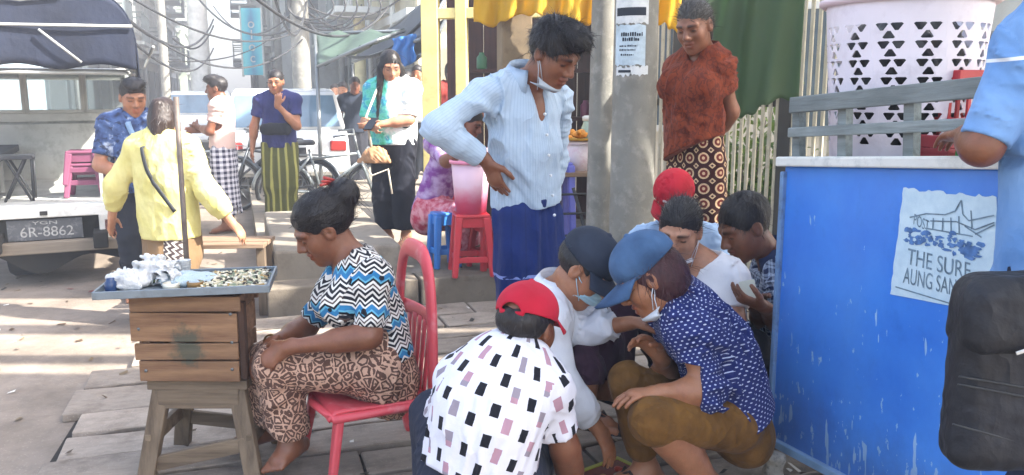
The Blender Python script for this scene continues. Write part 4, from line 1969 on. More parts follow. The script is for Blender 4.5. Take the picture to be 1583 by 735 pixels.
for i, (x, y) in enumerate(((-.075, .12), (-.04, .145))):
    for k in range(3):
        mb = MB()
        mb.lathe([(.018, 0), (.024, .045), (.026, .047), (.0235, .045), (.0165, .003), (.001, .003)], (0, 0, 0), 16, cap=False)
        o = mb.build('paper_cup', M_BAGW)
        o.location = [float(q) for q in on_tray(x, y, .011 + .009 * k)]
        tag(o, ('lowest', 'middle', 'top')[k] + ' white cup of the ' + ('nearer', 'farther')[i] + ' stack at the back of the tray', 'cup', 'white cups stacked on the tray')
for i, (x, y, cc_, lab) in enumerate(((-.225, .09, 'b9bec2', 'small round tin of lime paste at the back left of the tray'), (.03, -.12, '8a6a3c', 'small brown tin lid at the front middle of the tray'), (-.05, -.13, 'e6e2d0', 'small cream pot at the front of the tray'))):
    mb = MB()
    mb.lathe([(.001, 0), (.028, 0), (.029, .022), (.026, .024), (.025, .006), (.001, .005)], (0, 0, 0), 18, cap=False)
    o = mb.build('small_tin', m_plain('tin_%d' % i, C(cc_, .8), .35, .1, 8, .3))
    o.location = [float(q) for q in on_tray(x, y)]
    tag(o, lab, 'tin')

# thin parasol pole behind the tray
pb = P(289, 420, 3.75)
root = thing('parasol_pole', 'thin rusty steel pole standing behind the metal tray', 'pole', (pb[0], pb[1], 0))
mb = MB()
ptop = P(272, 150, 3.75)
mb.tube([(0, 0, .03), ptop - np.array([pb[0], pb[1], 0])], .0125, 10)
mb.build('shaft', m_plain('steel_rusty', C('7a7068', .65), .55, .15, 20, .4, .2, .4, C('6b4a38', .7), .5), root)
mb = MB()
mb.lathe([(.16, 0), (.16, .05), (.12, .075), (.03, .085), (.03, .14)], (0, 0, 0), 24)
mb.build('base', M_CONC, root)

# low wooden bench beyond the tray
M_BENCH = m_wood('bench_wood', C('6e5746', .72), C('a58d74', .78), 0, .8)
be = P(335, 377, 5.35)
root = thing('wooden_bench', 'low rough wooden bench standing in the sun behind the tray', 'bench', (be[0], be[1], 0), R(3))
for i, (y, w) in enumerate(((0, .10), (.12, .09), (.23, .10))):
    mb = MB()
    mb.box((0, y, be[2] - .012), (.62, w, .028))
    mb.build('plank', M_BENCH, root, bevel=.004)
for sx in (-1, 1):
    for y in (.02, .22):
        mb = MB()
        mb.box((sx * .275, y, be[2] / 2 - .014), (.055, .045, be[2] - .03))
        mb.build('leg', M_STOOLW, root, bevel=.004)
    mb = MB()
    mb.box((sx * .275, .12, .14), (.03, .20, .04))
    mb.build('stretcher', M_BENCH, root)
for i, (px, py, dd, s) in enumerate(((310, 578, 4.15, .035), (294, 574, 4.3, .022))):
    F = Field((-.08,) * 3, (.08,) * 3, .008)
    F.add(Ell((0, 0, .01), (s * 1.1, s * .8, s * .7)), .01)
    F.displace(wob(i, 60, .006))
    V, Fc = F.surface()
    g_ = G(px, py)
    o = obj_from('stone', np_mesh('stone', V, Fc), M_KERB, None, (g_[0], g_[1], .012))
    tag(o, ('pale round stone on the sunlit concrete near the walkway edge', 'smaller pale stone beside the round one near the walkway edge')[i], 'stone')

# ------------------------------------------------------------------ red plastic chair
M_CHAIR = m_plain('chair_red_plastic', C('d64f58', .86), .42, .08, 3, 0, .08, .45, C('e4a0a2', .85), .5)
cs = P(566, 603, 3.06)
SZ = cs[2]
cf = np.array([-.90, -.43, 0])
cf /= np.linalg.norm(cf)
cr = np.array([cf[1], -cf[0], 0])            # the chair's right-hand side
chair = thing('plastic_chair', 'red plastic chair with an open looped back under the seated woman', 'chair', (cs[0], cs[1], 0))


def ch(x, y, z):
    return cr * x + cf * y + np.array([0, 0, z])


mb = MB()


def fn(a, b):
    y = .195 - .40 * b
    w = .215 - .03 * b
    x = (a - .5) * 2 * w
    z = SZ + .012 - .018 * math.cos((a - .5) * 3.1) * math.cos((b - .5) * 3) - .02 * max(0, b - .0) - .03 * max(0, (.08 - b)) / .08
    return ch(x, y, z)


mb.sheet(fn, 16, 14)
mb.build('seat', M_CHAIR, chair, solid=.010)
mb = MB()
mb.tube([ch(.215, .175, SZ - .012), ch(.19, -.20, SZ - .022), ch(-.19, -.20, SZ - .022), ch(-.215, .175, SZ - .012), ch(0, .205, SZ - .016)], .016, 8, True)
mb.build('seat_rim', M_CHAIR, chair)
ZB = P(630, 390, 3.08)[2]
loop_p = []
for i in range(29):
    t = i / 28
    a = math.pi * t
    x = .195 * math.cos(a) if True else 0
    up = math.sin(a) ** .55
    z = SZ - .02 + (ZB - SZ + .02) * up
    y = -.195 - .012 * (z - SZ) / (ZB - SZ)
    x = math.copysign(abs(math.cos(a)) ** .55, math.cos(a)) * (.190 + .015 * (1 - up))
    loop_p.append(ch(x, y, z))
mb = MB()
mb.tube(loop_p, [.037] * 29, 10, flat=(ch(0, 1, .18), .42))
mb.build('back_loop', M_CHAIR, chair)
mb = MB()
zc = SZ + (ZB - SZ) * .52
mb.tube([ch(x_, -.195 - .008 - .03 * math.cos(x_ * 8), zc) for x_ in np.linspace(-.17, .17, 9)], .028, 8, flat=(ch(0, 1, .1), .35))
mb.build('back_bar', M_CHAIR, chair)
for x in (-.10, -.05, 0, .05, .10):
    mb = MB()
    pts = []
    for i in range(9):
        t = i / 8
        z = SZ - .01 + (zc - SZ) * t
        pts.append(ch(x * (1 + .15 * t), -.195 - .006 * t - .02 * t, z))
    mb.tube(pts, .020, 8, flat=(ch(0, 1, .1), .3))
    mb.build('back_slat', M_CHAIR, chair)
for sx in (-1, 1):
    for fr in (1, -1):
        mb = MB()
        top = ch(sx * .185, .15 if fr > 0 else -.17, SZ - .005)
        bot = ch(sx * .225, .20 if fr > 0 else -.24, .043)
        mid = lerp(top, bot, .5)
        mb.bar(top, bot, .062, .030, ch(0, 1, 0), .042, .026)
        mb.build('leg', M_CHAIR, chair, bevel=.008)

# ------------------------------------------------------------------ plastic stools and buckets on the pavement
M_STRED = m_plain('stool_red', C('cc3a44', .8), .4, .08)
M_STBLUE = m_plain('stool_blue', C('3f86d6', .8), .4, .08)
M_STPINK = m_plain('stool_pink', C('96506f', .6), .55, .12)


def plastic_stool(label, loc, rz, H, w, mat, group=None):
    root = thing('plastic_stool', label, 'stool', loc, rz, group)
    mb = MB()
    mb.box((0, 0, H - .012), (w, w, .024))
    mb.build('seat', mat, root, bevel=.009)
    for sx in (-1, 1):
        for sy in (-1, 1):
            mb = MB()
            a, b = np.array([sx * w * .40, sy * w * .40, H - .02]), np.array([sx * w * .56, sy * w * .56, 0])
            mb.bar(a, b, .052, .052, (0, 1, 0), .040, .040)
            mb.build('leg', mat, root, bevel=.010)
    for (x, y, lx, ly) in ((0, -1, 1, 0), (0, 1, 1, 0), (1, 0, 0, 1), (-1, 0, 0, 1)):
        mb = MB()
        mb.box((x * w * .42, y * w * .42, H - .055), (w * .82 * lx + .012, w * .82 * ly + .012, .07))
        mb.build('apron', mat, root, bevel=.004)
        mb = MB()
        mb.box((x * w * .51, y * w * .51, .12), (w * .94 * lx + .014, w * .94 * ly + .014, .04))
        mb.build('stretcher', mat, root, bevel=.004)
    return root


sr = P(729, 424, 5.75)
plastic_stool('red plastic stool carrying the pink bucket on the pavement', (sr[0], sr[1], .201), R(10), .43, .235, M_STRED)
sb_ = P(686, 405, 6.0)
plastic_stool('blue plastic stool behind the red one on the pavement', (sb_[0], sb_[1], .201), R(25), .40, .15, M_STBLUE)
s2 = P(757, 422, 5.95)
plastic_stool('small red stool half hidden behind the standing man', (s2[0], s2[1], .201), R(30), .36, .2, M_STRED)


def bucket(label, loc, r0, r1, h, mat, lid=None, name='bucket'):
    root = thing(name, label, 'bucket', loc)
    mb = MB()
    mb.lathe([(.005, .004), (r0, 0), (lerp(r0, r1, .5), h * .5), (r1, h), (r1 - .006, h), (r0 - .006, .012), (.005, .012)], (0, 0, 0), 28, cap=False)
    mb.build('body', mat, root)
    mb = MB()
    mb.lathe([(r1, h - .02), (r1 + .012, h - .018), (r1 + .012, h + .004), (r1 - .004, h + .004)], (0, 0, 0), 28, cap=False)
    mb.build('rim', lid or mat, root)
    return root


def m_bucket():
    t = NT('bucket_pink_translucent')
    x, y, z = t.sep(t.gen())
    c = t.mix(t.ramp(t.m('ADD', z, t.m('MULTIPLY', t.noise(t.obj(), 9, 4), .3)), (.35, WHT), (.7, BLK)), C('e6c3d4', .85), C('d8547a', .85))
    return t.done(c, .35, 0, .5)


bucket('tall pink and white plastic bucket on the red stool', (sr[0] + .0, sr[1], .631), .105, .135, .36, m_bucket(), m_plain('bucket_rim', C('e58aa8', .85), .4))
mb = MB()

q = P(735, 235, 5.75)
bucket('pale pink lidded tub stacked in the pink bucket', (sr[0] + .03, sr[1] + .0, .90), .075, .085, .17, m_plain('tub_pink', C('f0b8c8', .85), .4))

# food stall behind the standing man
fs = P(893, 215, 5.9)
root = thing('food_stall', 'small food stall table behind the standing man', 'stall', (fs[0], fs[1], .2), R(6))
mb = MB()
mb.box((0, 0, .70), (.62, .45, .03))
mb.build('table_top', M_BENCH, root, bevel=.004)
for sx in (-1, 1):
    for sy in (-1, 1):
        mb = MB()
        mb.box((sx * .27, sy * .19, .342), (.04, .04, .685))
        mb.build('leg', M_STOOLW, root)
tb = (fs[0], fs[1] - .05, .2 + .716)
bucket('white tub with pink stains on the food stall', tb, .085, .11, .20, m_plain('tub_white', C('e2d6dc', .85), .4, .1, 6, 0, .05, .4, C('c88fa4', .8), .4), None, 'tub')
M_BRASS = m_plain('tray_gold', C('c99a3a', .8), .4, .1, 6, .3)
mb = MB()
mb.lathe([(.005, 0), (.15, .004), (.165, .022), (.16, .022), (.145, .010), (.005, .008)], (0, 0, 0), 28, cap=False)
o = mb.build('round_tray', M_BRASS)
o.location = (tb[0], tb[1], tb[2] + .205)
tag(o, 'round golden tray on the white tub at the food stall', 'tray')
M_FRIED = m_plain('fried_food', C('d8902c', .85), .6, .2, 30, 0, .6)
for i in range(9):
    F = Field((-.07,) * 3, (.07,) * 3, .009)
    F.add(Ell((0, 0, 0), (.034, .026, .018)), .01)
    F.displace(wob(i, 90, .005))
    V, Fc = F.surface()
    o = obj_from('fritter', np_mesh('fritter', V, Fc), M_FRIED, None, (tb[0] + rp.uniform(-.10, .10), tb[1] + rp.uniform(-.08, .08), tb[2] + .232 + .016 * (i % 3)))
    o.rotation_euler = (0, 0, i)
    tag(o, 'golden fried fritter heaped on the round golden tray', 'fritter', 'fritters on the golden tray')
jb = P(908, 175, 6.0)
root = thing('glass_jar', 'tall pale green glass jar behind the golden tray', 'jar', (jb[0] + .03, jb[1], .935))
mb = MB()
mb.lathe([(.07, 0), (.075, .02), (.075, .26), (.06, .30), (.06, .32)], (0, 0, 0), 20)
t_ = NT('glass_green')
t_.b.inputs['Transmission Weight'].default_value = .6
t_.done(C('bcd8cc', .9), .1, 0, .5)
mb.build('body', t_.mat, root)
mb = MB()
mb.lathe([(.064, .318), (.066, .345), (.05, .352), (.001, .354)], (0, 0, 0), 20)
mb.build('lid', M_FRAME, root)
bb = P(865, 235, 5.75)
plastic_stool('violet blue plastic stool standing beside the food stall', (bb[0], bb[1], .201), R(15), .78, .15, m_plain('stool_violet', C('6a6fc4', .8), .4))
ck = P(886, 335, 5.55)
root = thing('folding_trolley', 'black folded trolley leaning behind the standing man', 'trolley', (ck[0], ck[1], .2), R(20))
for x in (-.10, .10):
    mb = MB()
    mb.tube([(x - .08, .05, .62), (x + .06, -.02, .08), (x + .09, -.05, .03)], .012, 7)
    mb.build('side_tube', M_WIRE, root)
for z in (.15, .30, .45, .58):
    mb = MB()
    mb.tube([(-.12 + (.62 - z) * .18, .04, z), (.12 + (.62 - z) * .18, .0, z)], .009, 6)
    mb.build('rung', M_WIRE, root)
for x in (-.07, .17):
    mb = MB()
    mb.lathe([(.01, -.015), (.055, -.015), (.055, .015), (.01, .015)], (x, -.03, .060), 14, 'x')
    mb.build('wheel', M_WIRE, root)

# ------------------------------------------------------------------ red board on the ground and the grey block by the cart
M_RIMY = m_plain('tray_yellow_green', C('c2c24a', .8), .45)
gt = P(955, 716, 2.86)
root = thing('game_board', 'flat dark red board with a yellow green border on the ground between the squatting people', 'board', (gt[0], gt[1], .048), R(38))
BW = .27
mb = MB()
mb.box((0, 0, .006), (BW, BW, .012))
mb.build('base', m_plain('board_red', C('8c2f2c', .7), .5, .2, 14, 0, .2, .4, C('3d2420', .7), .6), root, bevel=.002)
for k_ in range(4):
    mb = MB()
    t_ = k_ * math.pi / 2
    c_, s_ = math.cos(t_), math.sin(t_)
    mb.box((c_ * BW / 2, s_ * BW / 2, .0075), (.018 if k_ % 2 == 0 else BW - .0185, BW + .0175 if k_ % 2 == 0 else .018, .017))
    mb.build('border', M_RIMY, root, bevel=.002)
rr3 = random.Random(8)
for i in range(9):
    a, r_ = rr3.uniform(0, 6.28), rr3.uniform(.02, .085)
    mb = MB()
    mb.lathe([(.002, 0), (.014, .002), (.016, .008), (.008, .014), (.001, .015)], (0, 0, 0), 10)
    k_ = i % 3
    o = mb.build('counter', bpy.data.materials.get('snack_%d' % k_) or m_plain('snack_%d' % k_, C(('b8402e', '5e2a22', 'd0a060')[k_], .8), .5))
    o.location = (gt[0] + r_ * math.cos(a), gt[1] + r_ * math.sin(a), .061)
    tag(o, ('reddish', 'dark brown', 'tan')[k_] + ' round counter lying on the dark red board', 'counter', 'counters on the red board')
mb = MB()
mb.lathe([(.012, 0), (.015, .002), (.022, .045), (.020, .045), (.013, .006), (.001, .005)], (0, 0, 0), 16, cap=False)
o = mb.build('small_cup', m_plain('cup_steel', C('e6e2d6', .8), .25, .05, 5, .5))
q = P(958, 727, 2.80)
o.location = (q[0], q[1], .066)
tag(o, 'small shiny metal cup at the edge of the dark red board', 'cup')
gb = P(1196, 722, 2.80)
F = Field((-.09, -.09, -.02), (.09, .09, .15), .006)
F.add(Cap((0, 0, .02), (0, 0, .085), .038, .034), .01)
F.add(Ell((-.022, -.01, .104), (.018, .018, .02)), .012)
F.add(Ell((.024, -.005, .100), (.016, .018, .018)), .012)
F.sub(Ell((-.005, -.045, .065), (.011, .018, .016)), .006)
F.sub(Ell((.02, -.04, .045), (.008, .012, .012)), .006)
F.displace(wob(4, 55, .004))
F.cut((0, 0, 0), (0, 0, -1))
V, Fc = F.surface()
o = obj_from('stone', np_mesh('stone', V, Fc), m_plain('stone_mottled', C('b5ada0', .7), .85, .2, 25, 0, .5, .2, C('55504a', .7), .7), None, (gb[0], gb[1], gb[2] - .055 if gb[2] > .06 else .0))
o.location.z = max(0.045, gb[2] - .06)
tag(o, 'knobbly mottled grey stone at the lower corner of the blue cart', 'stone')
# ------------------------------------------------------------------ truck
M_TRUCKBODY = m_plain('truck_grey_white', C('d2d3cd', .75), .5, .1, 3, 0, .1, .4, C('8c8a82', .7), .5)
M_CANOPY = m_cloth('canopy_navy', lambda t: t.ramp(t.noise(t.obj(), 2.5, 4), (.3, C('181d2b', .7)), (.7, C('2a3247', .7))), .8, wr=.5, crease=3)
M_TRDARK = m_plain('truck_underside', C('36332f', .6), .85, .15, 6)
M_TRWOOD = m_wood('truck_bumper_wood', C('7d7264', .7), C('ab9d8a', .75), 0, .5)
M_TRRAIL = m_plain('truck_tube', C('c2c4c0', .7), .4, .08, 5, .3)
M_SEAT = m_plain('truck_seat_dark', C('3a3d42', .7), .7, .15, 8)
tp = P(72, 320, 6.25)
TX = tp[0]
truck = thing('pickup_truck', 'open backed passenger truck with a navy canopy, seen from behind', 'truck', (TX, tp[1], 0), R(25))
HWt = .74


def tb(name, mat, boxes, parent=truck, bevel=.008):
    mb = MB()
    for c, s in boxes:
        mb.box(c, s)
    return mb.build(name, mat, parent, bevel=bevel)


tb('deck', M_TRUCKBODY, [((.0, 1.05, .665), (HWt * 2, 2.1, .05))])
tb('tail_edge', m_plain('tail_white', C('ecebe4', .85), .5, .05, 4, 0, .1, .4, C('b5b0a4', .8), .4), [((.0, -.02, .635), (HWt * 2 + .02, .05, .085))])
tb('rear_crossmember', M_TRDARK, [((0, .12, .50), (HWt * 1.8, .10, .20))])
tb('bumper', M_TRWOOD, [((.05, -.06, .375), (HWt * 2 + .1, .10, .085))])
tb('side_step', M_TRUCKBODY, [((HWt - .09, -.01, .44 + .045 * i), (.34, .04, .024)) for i in range(4)], bevel=.003)
tb('mud_flap', m_plain('flap_white', C('e2e0d8', .8), .5), [((HWt - .36, -.04, .50), (.07, .02, .20))])
tb('chassis', M_TRDARK, [((-.35, 1.5, .42), (.10, 3.4, .12)), ((.35, 1.5, .42), (.10, 3.4, .12)), ((0, .9, .36), (.5, .5, .20)), ((0.05, .3, .33), (1.3, .10, .10))])
# wavy guard under the bumper
mb = MB()
N = 24
vs = []
for i in range(N + 1):
    x = -.55 + 1.3 * i / N
    zb = .245 + .05 * math.sin(i * .55) + .04 * math.cos(i * .31)
    vs += [(x, .03, .335), (x, .03, zb)]
mb.add(vs, [(2 * i, 2 * i + 1, 2 * i + 3, 2 * i + 2) for i in range(N)])
mb.build('under_guard', M_TRDARK, truck, solid=.02)
# side boards with slats (outside and inside)
for sx in (-1, 1):
    tb('side_board', M_TRUCKBODY, [((sx * (HWt - .02), 1.05, .86), (.035, 2.06, .34))])
    for y in ((.02, .7, 1.4, 2.06) if sx < 0 else (.02, 2.06)):
        mb = MB()
        mb.tube([(sx * (HWt - .03), y, .66), (sx * (HWt - .06), y, 1.75)], .016, 8)
        mb.build('canopy_post', M_TRRAIL, truck)
    for z in (1.42,):
        mb = MB()
        mb.tube([(sx * (HWt - .035), .02, z), (sx * (HWt - .035), 2.06, z)], .014, 7)
        mb.build('side_rail', M_TRRAIL, truck)
    tb('bench_seat', M_SEAT, [((sx * (HWt - .24) if sx < 0 else HWt - .20, 1.1, 1.00), (.34, 1.9, .06))])
    for y in (.2, 1.0, 1.9):
        tb('bench_leg', M_TRRAIL, [((sx * (HWt - .36), y, .83), (.03, .03, .30))], bevel=.003)
# cab wall at the front of the bed with its window openings
tb('cab_wall', m_plain('cab_wall_grey', C('cfd1cc', .72), .6, .12, 3, 0, .1, .4, C('8f8f88', .7), .45), [((0, 2.12, .95), (HWt * 2 - .1, .05, .54)), ((0, 2.12, 1.28), (HWt * 2 - .1, .06, .08))])
tg = NT('cab_glass')
tg.b.inputs['Transmission Weight'].default_value = .92
tg.b.inputs['IOR'].default_value = 1.02
M_CABGLASS = tg.done(C('e4ecec', .95), .12, 0, .5)
for i, x in enumerate((-.50, 0, .50)):
    f = tb('cab_window', M_TRRAIL, [((x - .235, 2.11, 1.52), (.03, .05, .42)), ((x + .235, 2.11, 1.52), (.03, .05, .42)), ((x, 2.11, 1.72), (.50, .05, .03)), ((x, 2.11, 1.335), (.50, .05, .03))], bevel=.004)
    tb('pane', M_CABGLASS, [((x, 2.125, 1.53), (.44, .008, .36))], f, 0)
tb('cab', M_TRUCKBODY, [((0, 3.0, .92), (1.40, 1.55, .74))], bevel=.08)
tb('cab_pillar', M_TRUCKBODY, [((-.62, 2.3, 1.48), (.07, .08, .42))])
tb('cab_pillar', M_TRUCKBODY, [((.62, 2.3, 1.48), (.07, .08, .42))])
tb('cab_roof', M_TRUCKBODY, [((0, 2.95, 1.70), (1.35, 1.35, .10))], bevel=.05)
# canopy shell over hoops
mb = MB()
CXo, CW, CZ0, CZ1 = -.04, .74, 1.60, 2.27


def hoop(t, k=1.0):
    a = math.pi * t
    x = -math.copysign(abs(math.cos(a)) ** .42, math.cos(a)) * CW * k
    z = CZ0 + (CZ1 - CZ0) * abs(math.sin(a)) ** .55 * (k + .0)
    return x + CXo, z


def fn(a, b):
    x, z = hoop(a)
    return (x + .006 * math.sin(b * 22), -.06 + 2.25 * b, z - .018 * math.sin(b * math.pi * 4) ** 2)


mb.sheet(fn, 36, 24)
mb.build('canopy', M_CANOPY, truck, solid=.012)
# scalloped drop of the canopy at the back, with the rolled blind
mb = MB()


def fn(a, b):
    x = CXo + (a - .5) * 2 * CW * .985
    zt = hoop(.5 - .5 * math.copysign(1, .5 - a) * abs(1 - 2 * a) ** 1.0 if False else a)[1]
    t = math.acos(max(-1, min(1, -math.copysign(abs((x - CXo) / CW) ** (1 / .42), (x - CXo))))) / math.pi
    zt = hoop(t)[1]
    zb = 1.70 + .02 * math.sin(a * 17)
    return (x, -.055 + .02 * math.sin(a * 9 + b * 3) * b, lerp(zt, min(zb, zt), b))


mb.sheet(fn, 40, 10)
mb.build('back_curtain', M_CANOPY, truck, solid=.01)
mb = MB()
mb.tube([(CXo - CW, -.09, 1.98), (CXo + CW * .97, -.09, 2.00)], .012, 7)
mb.build('curtain_rail', M_TRRAIL, truck)
mb = MB()
mb.tube([(CXo - .55 * CW, -.085, 2.20), (CXo, -.085, 2.16), (CXo + .35 * CW, -.085, 2.20)], .009, 6)
mb.tube([(CXo + .1, -.10, 1.96), (CXo + .36, -.095, 1.73)], .010, 6)
mb.build('brace', M_TRRAIL, truck)
for y in (0.0, .72, 1.45, 2.15):
    mb = MB()
    mb.tube([(hoop(i / 24, .97)[0], y, hoop(i / 24, .985)[1]) for i in range(25)], .016, 7)
    mb.build('hoop', M_TRRAIL, truck)
mb = MB()
mb.tube([(-HWt + .06, .0, 1.66), (HWt - .06, .0, 1.66)], .016, 8)
mb.build('rear_tube', M_TRRAIL, truck)
# long roof rack rails running back over the cab
for dx in (0, .16):
    mb = MB()
    mb.tube([(HWt - .08 + dx, .1, 2.02 - dx), (HWt - .02 + dx, 4.2, 1.98 - dx)], .013, 7)
    mb.build('roof_rail', M_TRRAIL, truck)


def wheel(parent, x, y, r, w, name='wheel', tm=None):
    mb = MB()
    mb.lathe([(r * .55, -w / 2), (r * .92, -w / 2), (r, -w * .36), (r, w * .36), (r * .92, w / 2), (r * .55, w / 2)], (x, y, r), 28, 'x', cap=False)
    t = mb.build(name, M_TYRE, parent)
    mb = MB()
    mb.lathe([(.02, -w * .32), (r * .3, -w * .34), (r * .56, -w * .45), (r * .56, w * .45), (r * .3, w * .30), (.02, w * .28)], (x, y, r), 20, 'x')
    mb.build('rim', M_STEEL, t)
    return t


for x in (-.20, .92):
    wheel(truck, x - .02, .55, .27, .22)
for x in (-.62, .62):
    wheel(truck, x, 2.9, .27, .17)
# number plate
mb = MB()
mb.box((-.02, -.012, .50), (.50, .012, .155))
plate = mb.build('number_plate', m_plain('plate_black', C('5a5c60', .7), .5, .1, 10, 0, .05, .4, C('9d9fa0', .7), .5), truck, bevel=.004)


M_PLW = m_plain('plate_white', C('bdbdb8', .75), .5, .2, 40)
text_mesh('lettering', '6R-8862', .105, M_PLW, plate, (-.01, -.021, .482), (R(90), 0, 0), sx=1.0)
text_mesh('lettering', 'YGN', .034, M_PLW, plate, (-.02, -.021, .552), (R(90), 0, 0), sx=2.4)
for x in (-.72, .42):
    mb = MB()
    mb.box((x, -.03, .50), (.09, .04, .13))
    mb.build('tail_lamp', m_plain('lamp_red', C('7d3a30', .7), .3), truck, bevel=.01)
tb('deck_catch', M_TRDARK, [((-.02, -.055, .628), (.05, .02, .03))], bevel=.003)
# things standing in the truck
for ch_ in truck.children:
    if not ch_.name.startswith('wheel'):
        ch_.location.z -= .065
Rt = Matrix.Rotation(R(25), 3, 'Z')


def in_truck(x, y, z):
    v = Rt @ Vector((x, y, z))
    return (TX + v.x, tp[1] + v.y, z - .065)


for k in range(2):
    plastic_stool(('pink plastic stool standing on the truck bed', 'upper pink plastic stool stacked on the other in the truck')[k], in_truck(.27, .42, .691 + k * .10), R(18), .27, .24, M_STPINK)
for i, x in enumerate((-.46, -.20)):
    root = thing('folding_stool', ('dark folding stool deeper inside the truck bed on the far side', 'dark folding stool standing on the truck bed near the pink stools')[i], 'stool', in_truck(x, .35, .691), R(25))
    mb = MB()
    mb.box((0, 0, .335), (.24, .26, .03))
    mb.build('seat', M_SEAT, root, bevel=.008)
    for sy in (-.11, .11):
        for s_ in (-1, 1):
            mb = MB()
            mb.tube([(s_ * .09, sy, 0), (-s_ * .06, sy, .32)], .010, 6)
            mb.build('leg', M_WIRE, root)
        mb = MB()
        mb.tube([(.10, sy, 0), (.11, sy, .33)], .010, 6)
        mb.build('leg', M_WIRE, root)

# ------------------------------------------------------------------ parked white car
M_CARW = m_plain('car_white_paint', C('eceeed', .85), .25, .03, 2, 0, .02, .5)
M_CARGL = m_plain('car_glass', C('7fa0ba', .6), .08, .15, 3, 0, .01, .6)
M_CARTR = m_plain('car_trim_black', C('2b2d30', .7), .5)


def car(label, px, d, rz, L=3.9, W=1.6, H=1.48, mat=M_CARW, group=None, flip=1):
    b = P(px, 300, d)
    b = b + np.array([math.cos(rz), math.sin(rz), 0]) * L / 2 * (1 if flip else 0)
    root = thing('parked_car', label, 'car', (b[0], b[1], 0), rz, group)
    # side profile (x along length, z): lower body and the glasshouse
    low = [(-L / 2, .34), (-L / 2, .82), (-L * .46, .95), (L * .18, .96), (L * .44, .84), (L / 2, .70), (L / 2, .34)]
    top = [(-L * .455, .95), (-L * .42, H - .05), (-L * .30, H), (L * .02, H), (L * .10, H - .04), (L * .245, .95)]

    def slab(prof, w0, w1, name, m, zs):
        mb = MB()
        n = len(prof)
        vs = []
        for s in (-1, 1):
            for x, z in prof:
                t = (z - zs[0]) / (zs[1] - zs[0])
                vs.append((x, s * lerp(w0, w1, max(0, min(1, t))) / 2, z))
        mb.add(vs, [tuple(range(n - 1, -1, -1)), tuple(range(n, 2 * n))] + [(i, (i + 1) % n, n + (i + 1) % n, n + i) for i in range(n)])
        return mb.build(name, m, root, bevel=.05, segs=3)
    slab(low, W, W * .97, 'body', mat, (.3, .95))
    slab(top, W * .96, W * .80, 'cabin', mat, (.95, H))
    for s in (-1, 1):
        for x0, x1, x2, x3 in ((-.40, -.385, -.21, -.20), (-.185, -.185, .01, .03), (.045, .03, .06, .20)):
            mb = MB()

            def pt(x, z, s=s):
                t = (z - .95) / (H - .95)
                return (x * L, s * (lerp(W * .96, W * .80, t) / 2 + .006), z)
            mb.add([pt(x0, 1.00), pt(x3, 1.00), pt(x2, H - .10), pt(x1, H - .10)], [(0, 1, 2, 3) if s < 0 else (3, 2, 1, 0)])
            mb.build('side_window', M_CARGL, root)
        for x in (-.19, .035):
            mb = MB()
            mb.box((x * L + .10, s * (W / 2 + .004), .80), (.16, .02, .025))
            mb.build('door_handle', M_CARTR, root)
        mb = MB()
        mb.box((L * .17, s * (W / 2 + .07), 1.0), (.10, .16, .11))
        mb.build('mirror', mat, root, bevel=.03)
        for x in (-L * .31, L * .31):
            mb = MB()
            r = .29
            mb.lathe([(r * .6, -.09), (r * .94, -.09), (r, -.06), (r, .06), (r * .94, .09), (r * .6, .09)], (x, s * (W / 2 - .10), r), 24, 'y', cap=False)
            t = mb.build('wheel', M_TYRE, root)
            mb = MB()
            mb.lathe([(.02, -.07), (r * .6, -.085), (r * .6, .085), (.02, .07)], (x, s * (W / 2 - .10), r), 16, 'y')
            mb.build('hubcap', M_STEEL, t)
    for x, nm_, m in ((-L / 2, 'tail_lamp', m_plain('lamp_red2', C('b03028', .7), .3)), (L / 2, 'headlight', M_FRAME)):
        for s in (-1, 1):
            mb = MB()
            mb.box((x, s * (W / 2 - .16), .74), (.05, .22, .14))
            mb.build(nm_, m, root, bevel=.02)
    tt = [(-.5, .40)]
    for x in (-L / 2 - .01, L / 2 + .01):
        mb = MB()
        mb.box((x, 0, .46), (.09, W * .96, .16))
        mb.build('bumper', mat, root, bevel=.04)
    mb = MB()
    mb.add([(L * .247, -W * .44, .97), (L * .247, W * .44, .97), (L * .108, W * .385, H - .06), (L * .108, -W * .385, H - .06)], [(0, 1, 2, 3)])
    for i, v in enumerate(mb.v):
        mb.v[i] = (v[0] + .012, v[1], v[2])
    mb.build('windscreen', M_CARGL, root)
    mb = MB()
    mb.add([(-L * .452 - .012, -W * .43, .99), (-L * .424 - .012, -W * .385, H - .09), (-L * .424 - .012, W * .385, H - .09), (-L * .452 - .012, W * .43, .99)], [(0, 1, 2, 3)])
    mb.build('rear_window', M_CARGL, root)
    mb = MB()
    mb.box((-L / 2 - .012, 0, .66), (.02, .5, .13))
    mb.build('plate', M_CARTR, root)
    return root


car('white parked car with blue tinted windows behind the bicycles', 447, 11.2, R(106), W=1.66, H=1.5)
car('second white car parked further down the street', 318, 19, R(108))
car('pale car far away under the green awning', 535, 23, R(108), mat=m_plain('car_silver', C('b8c4cc', .8), .3, .04, 2, .2))


# ------------------------------------------------------------------ bicycles
M_BIKE = m_plain('bike_frame_dark', C('3a4148', .7), .35, .08, 6, .3)
M_BIKE2 = m_plain('bike_frame_steel', C('98a0a2', .7), .35, .08, 6, .4)


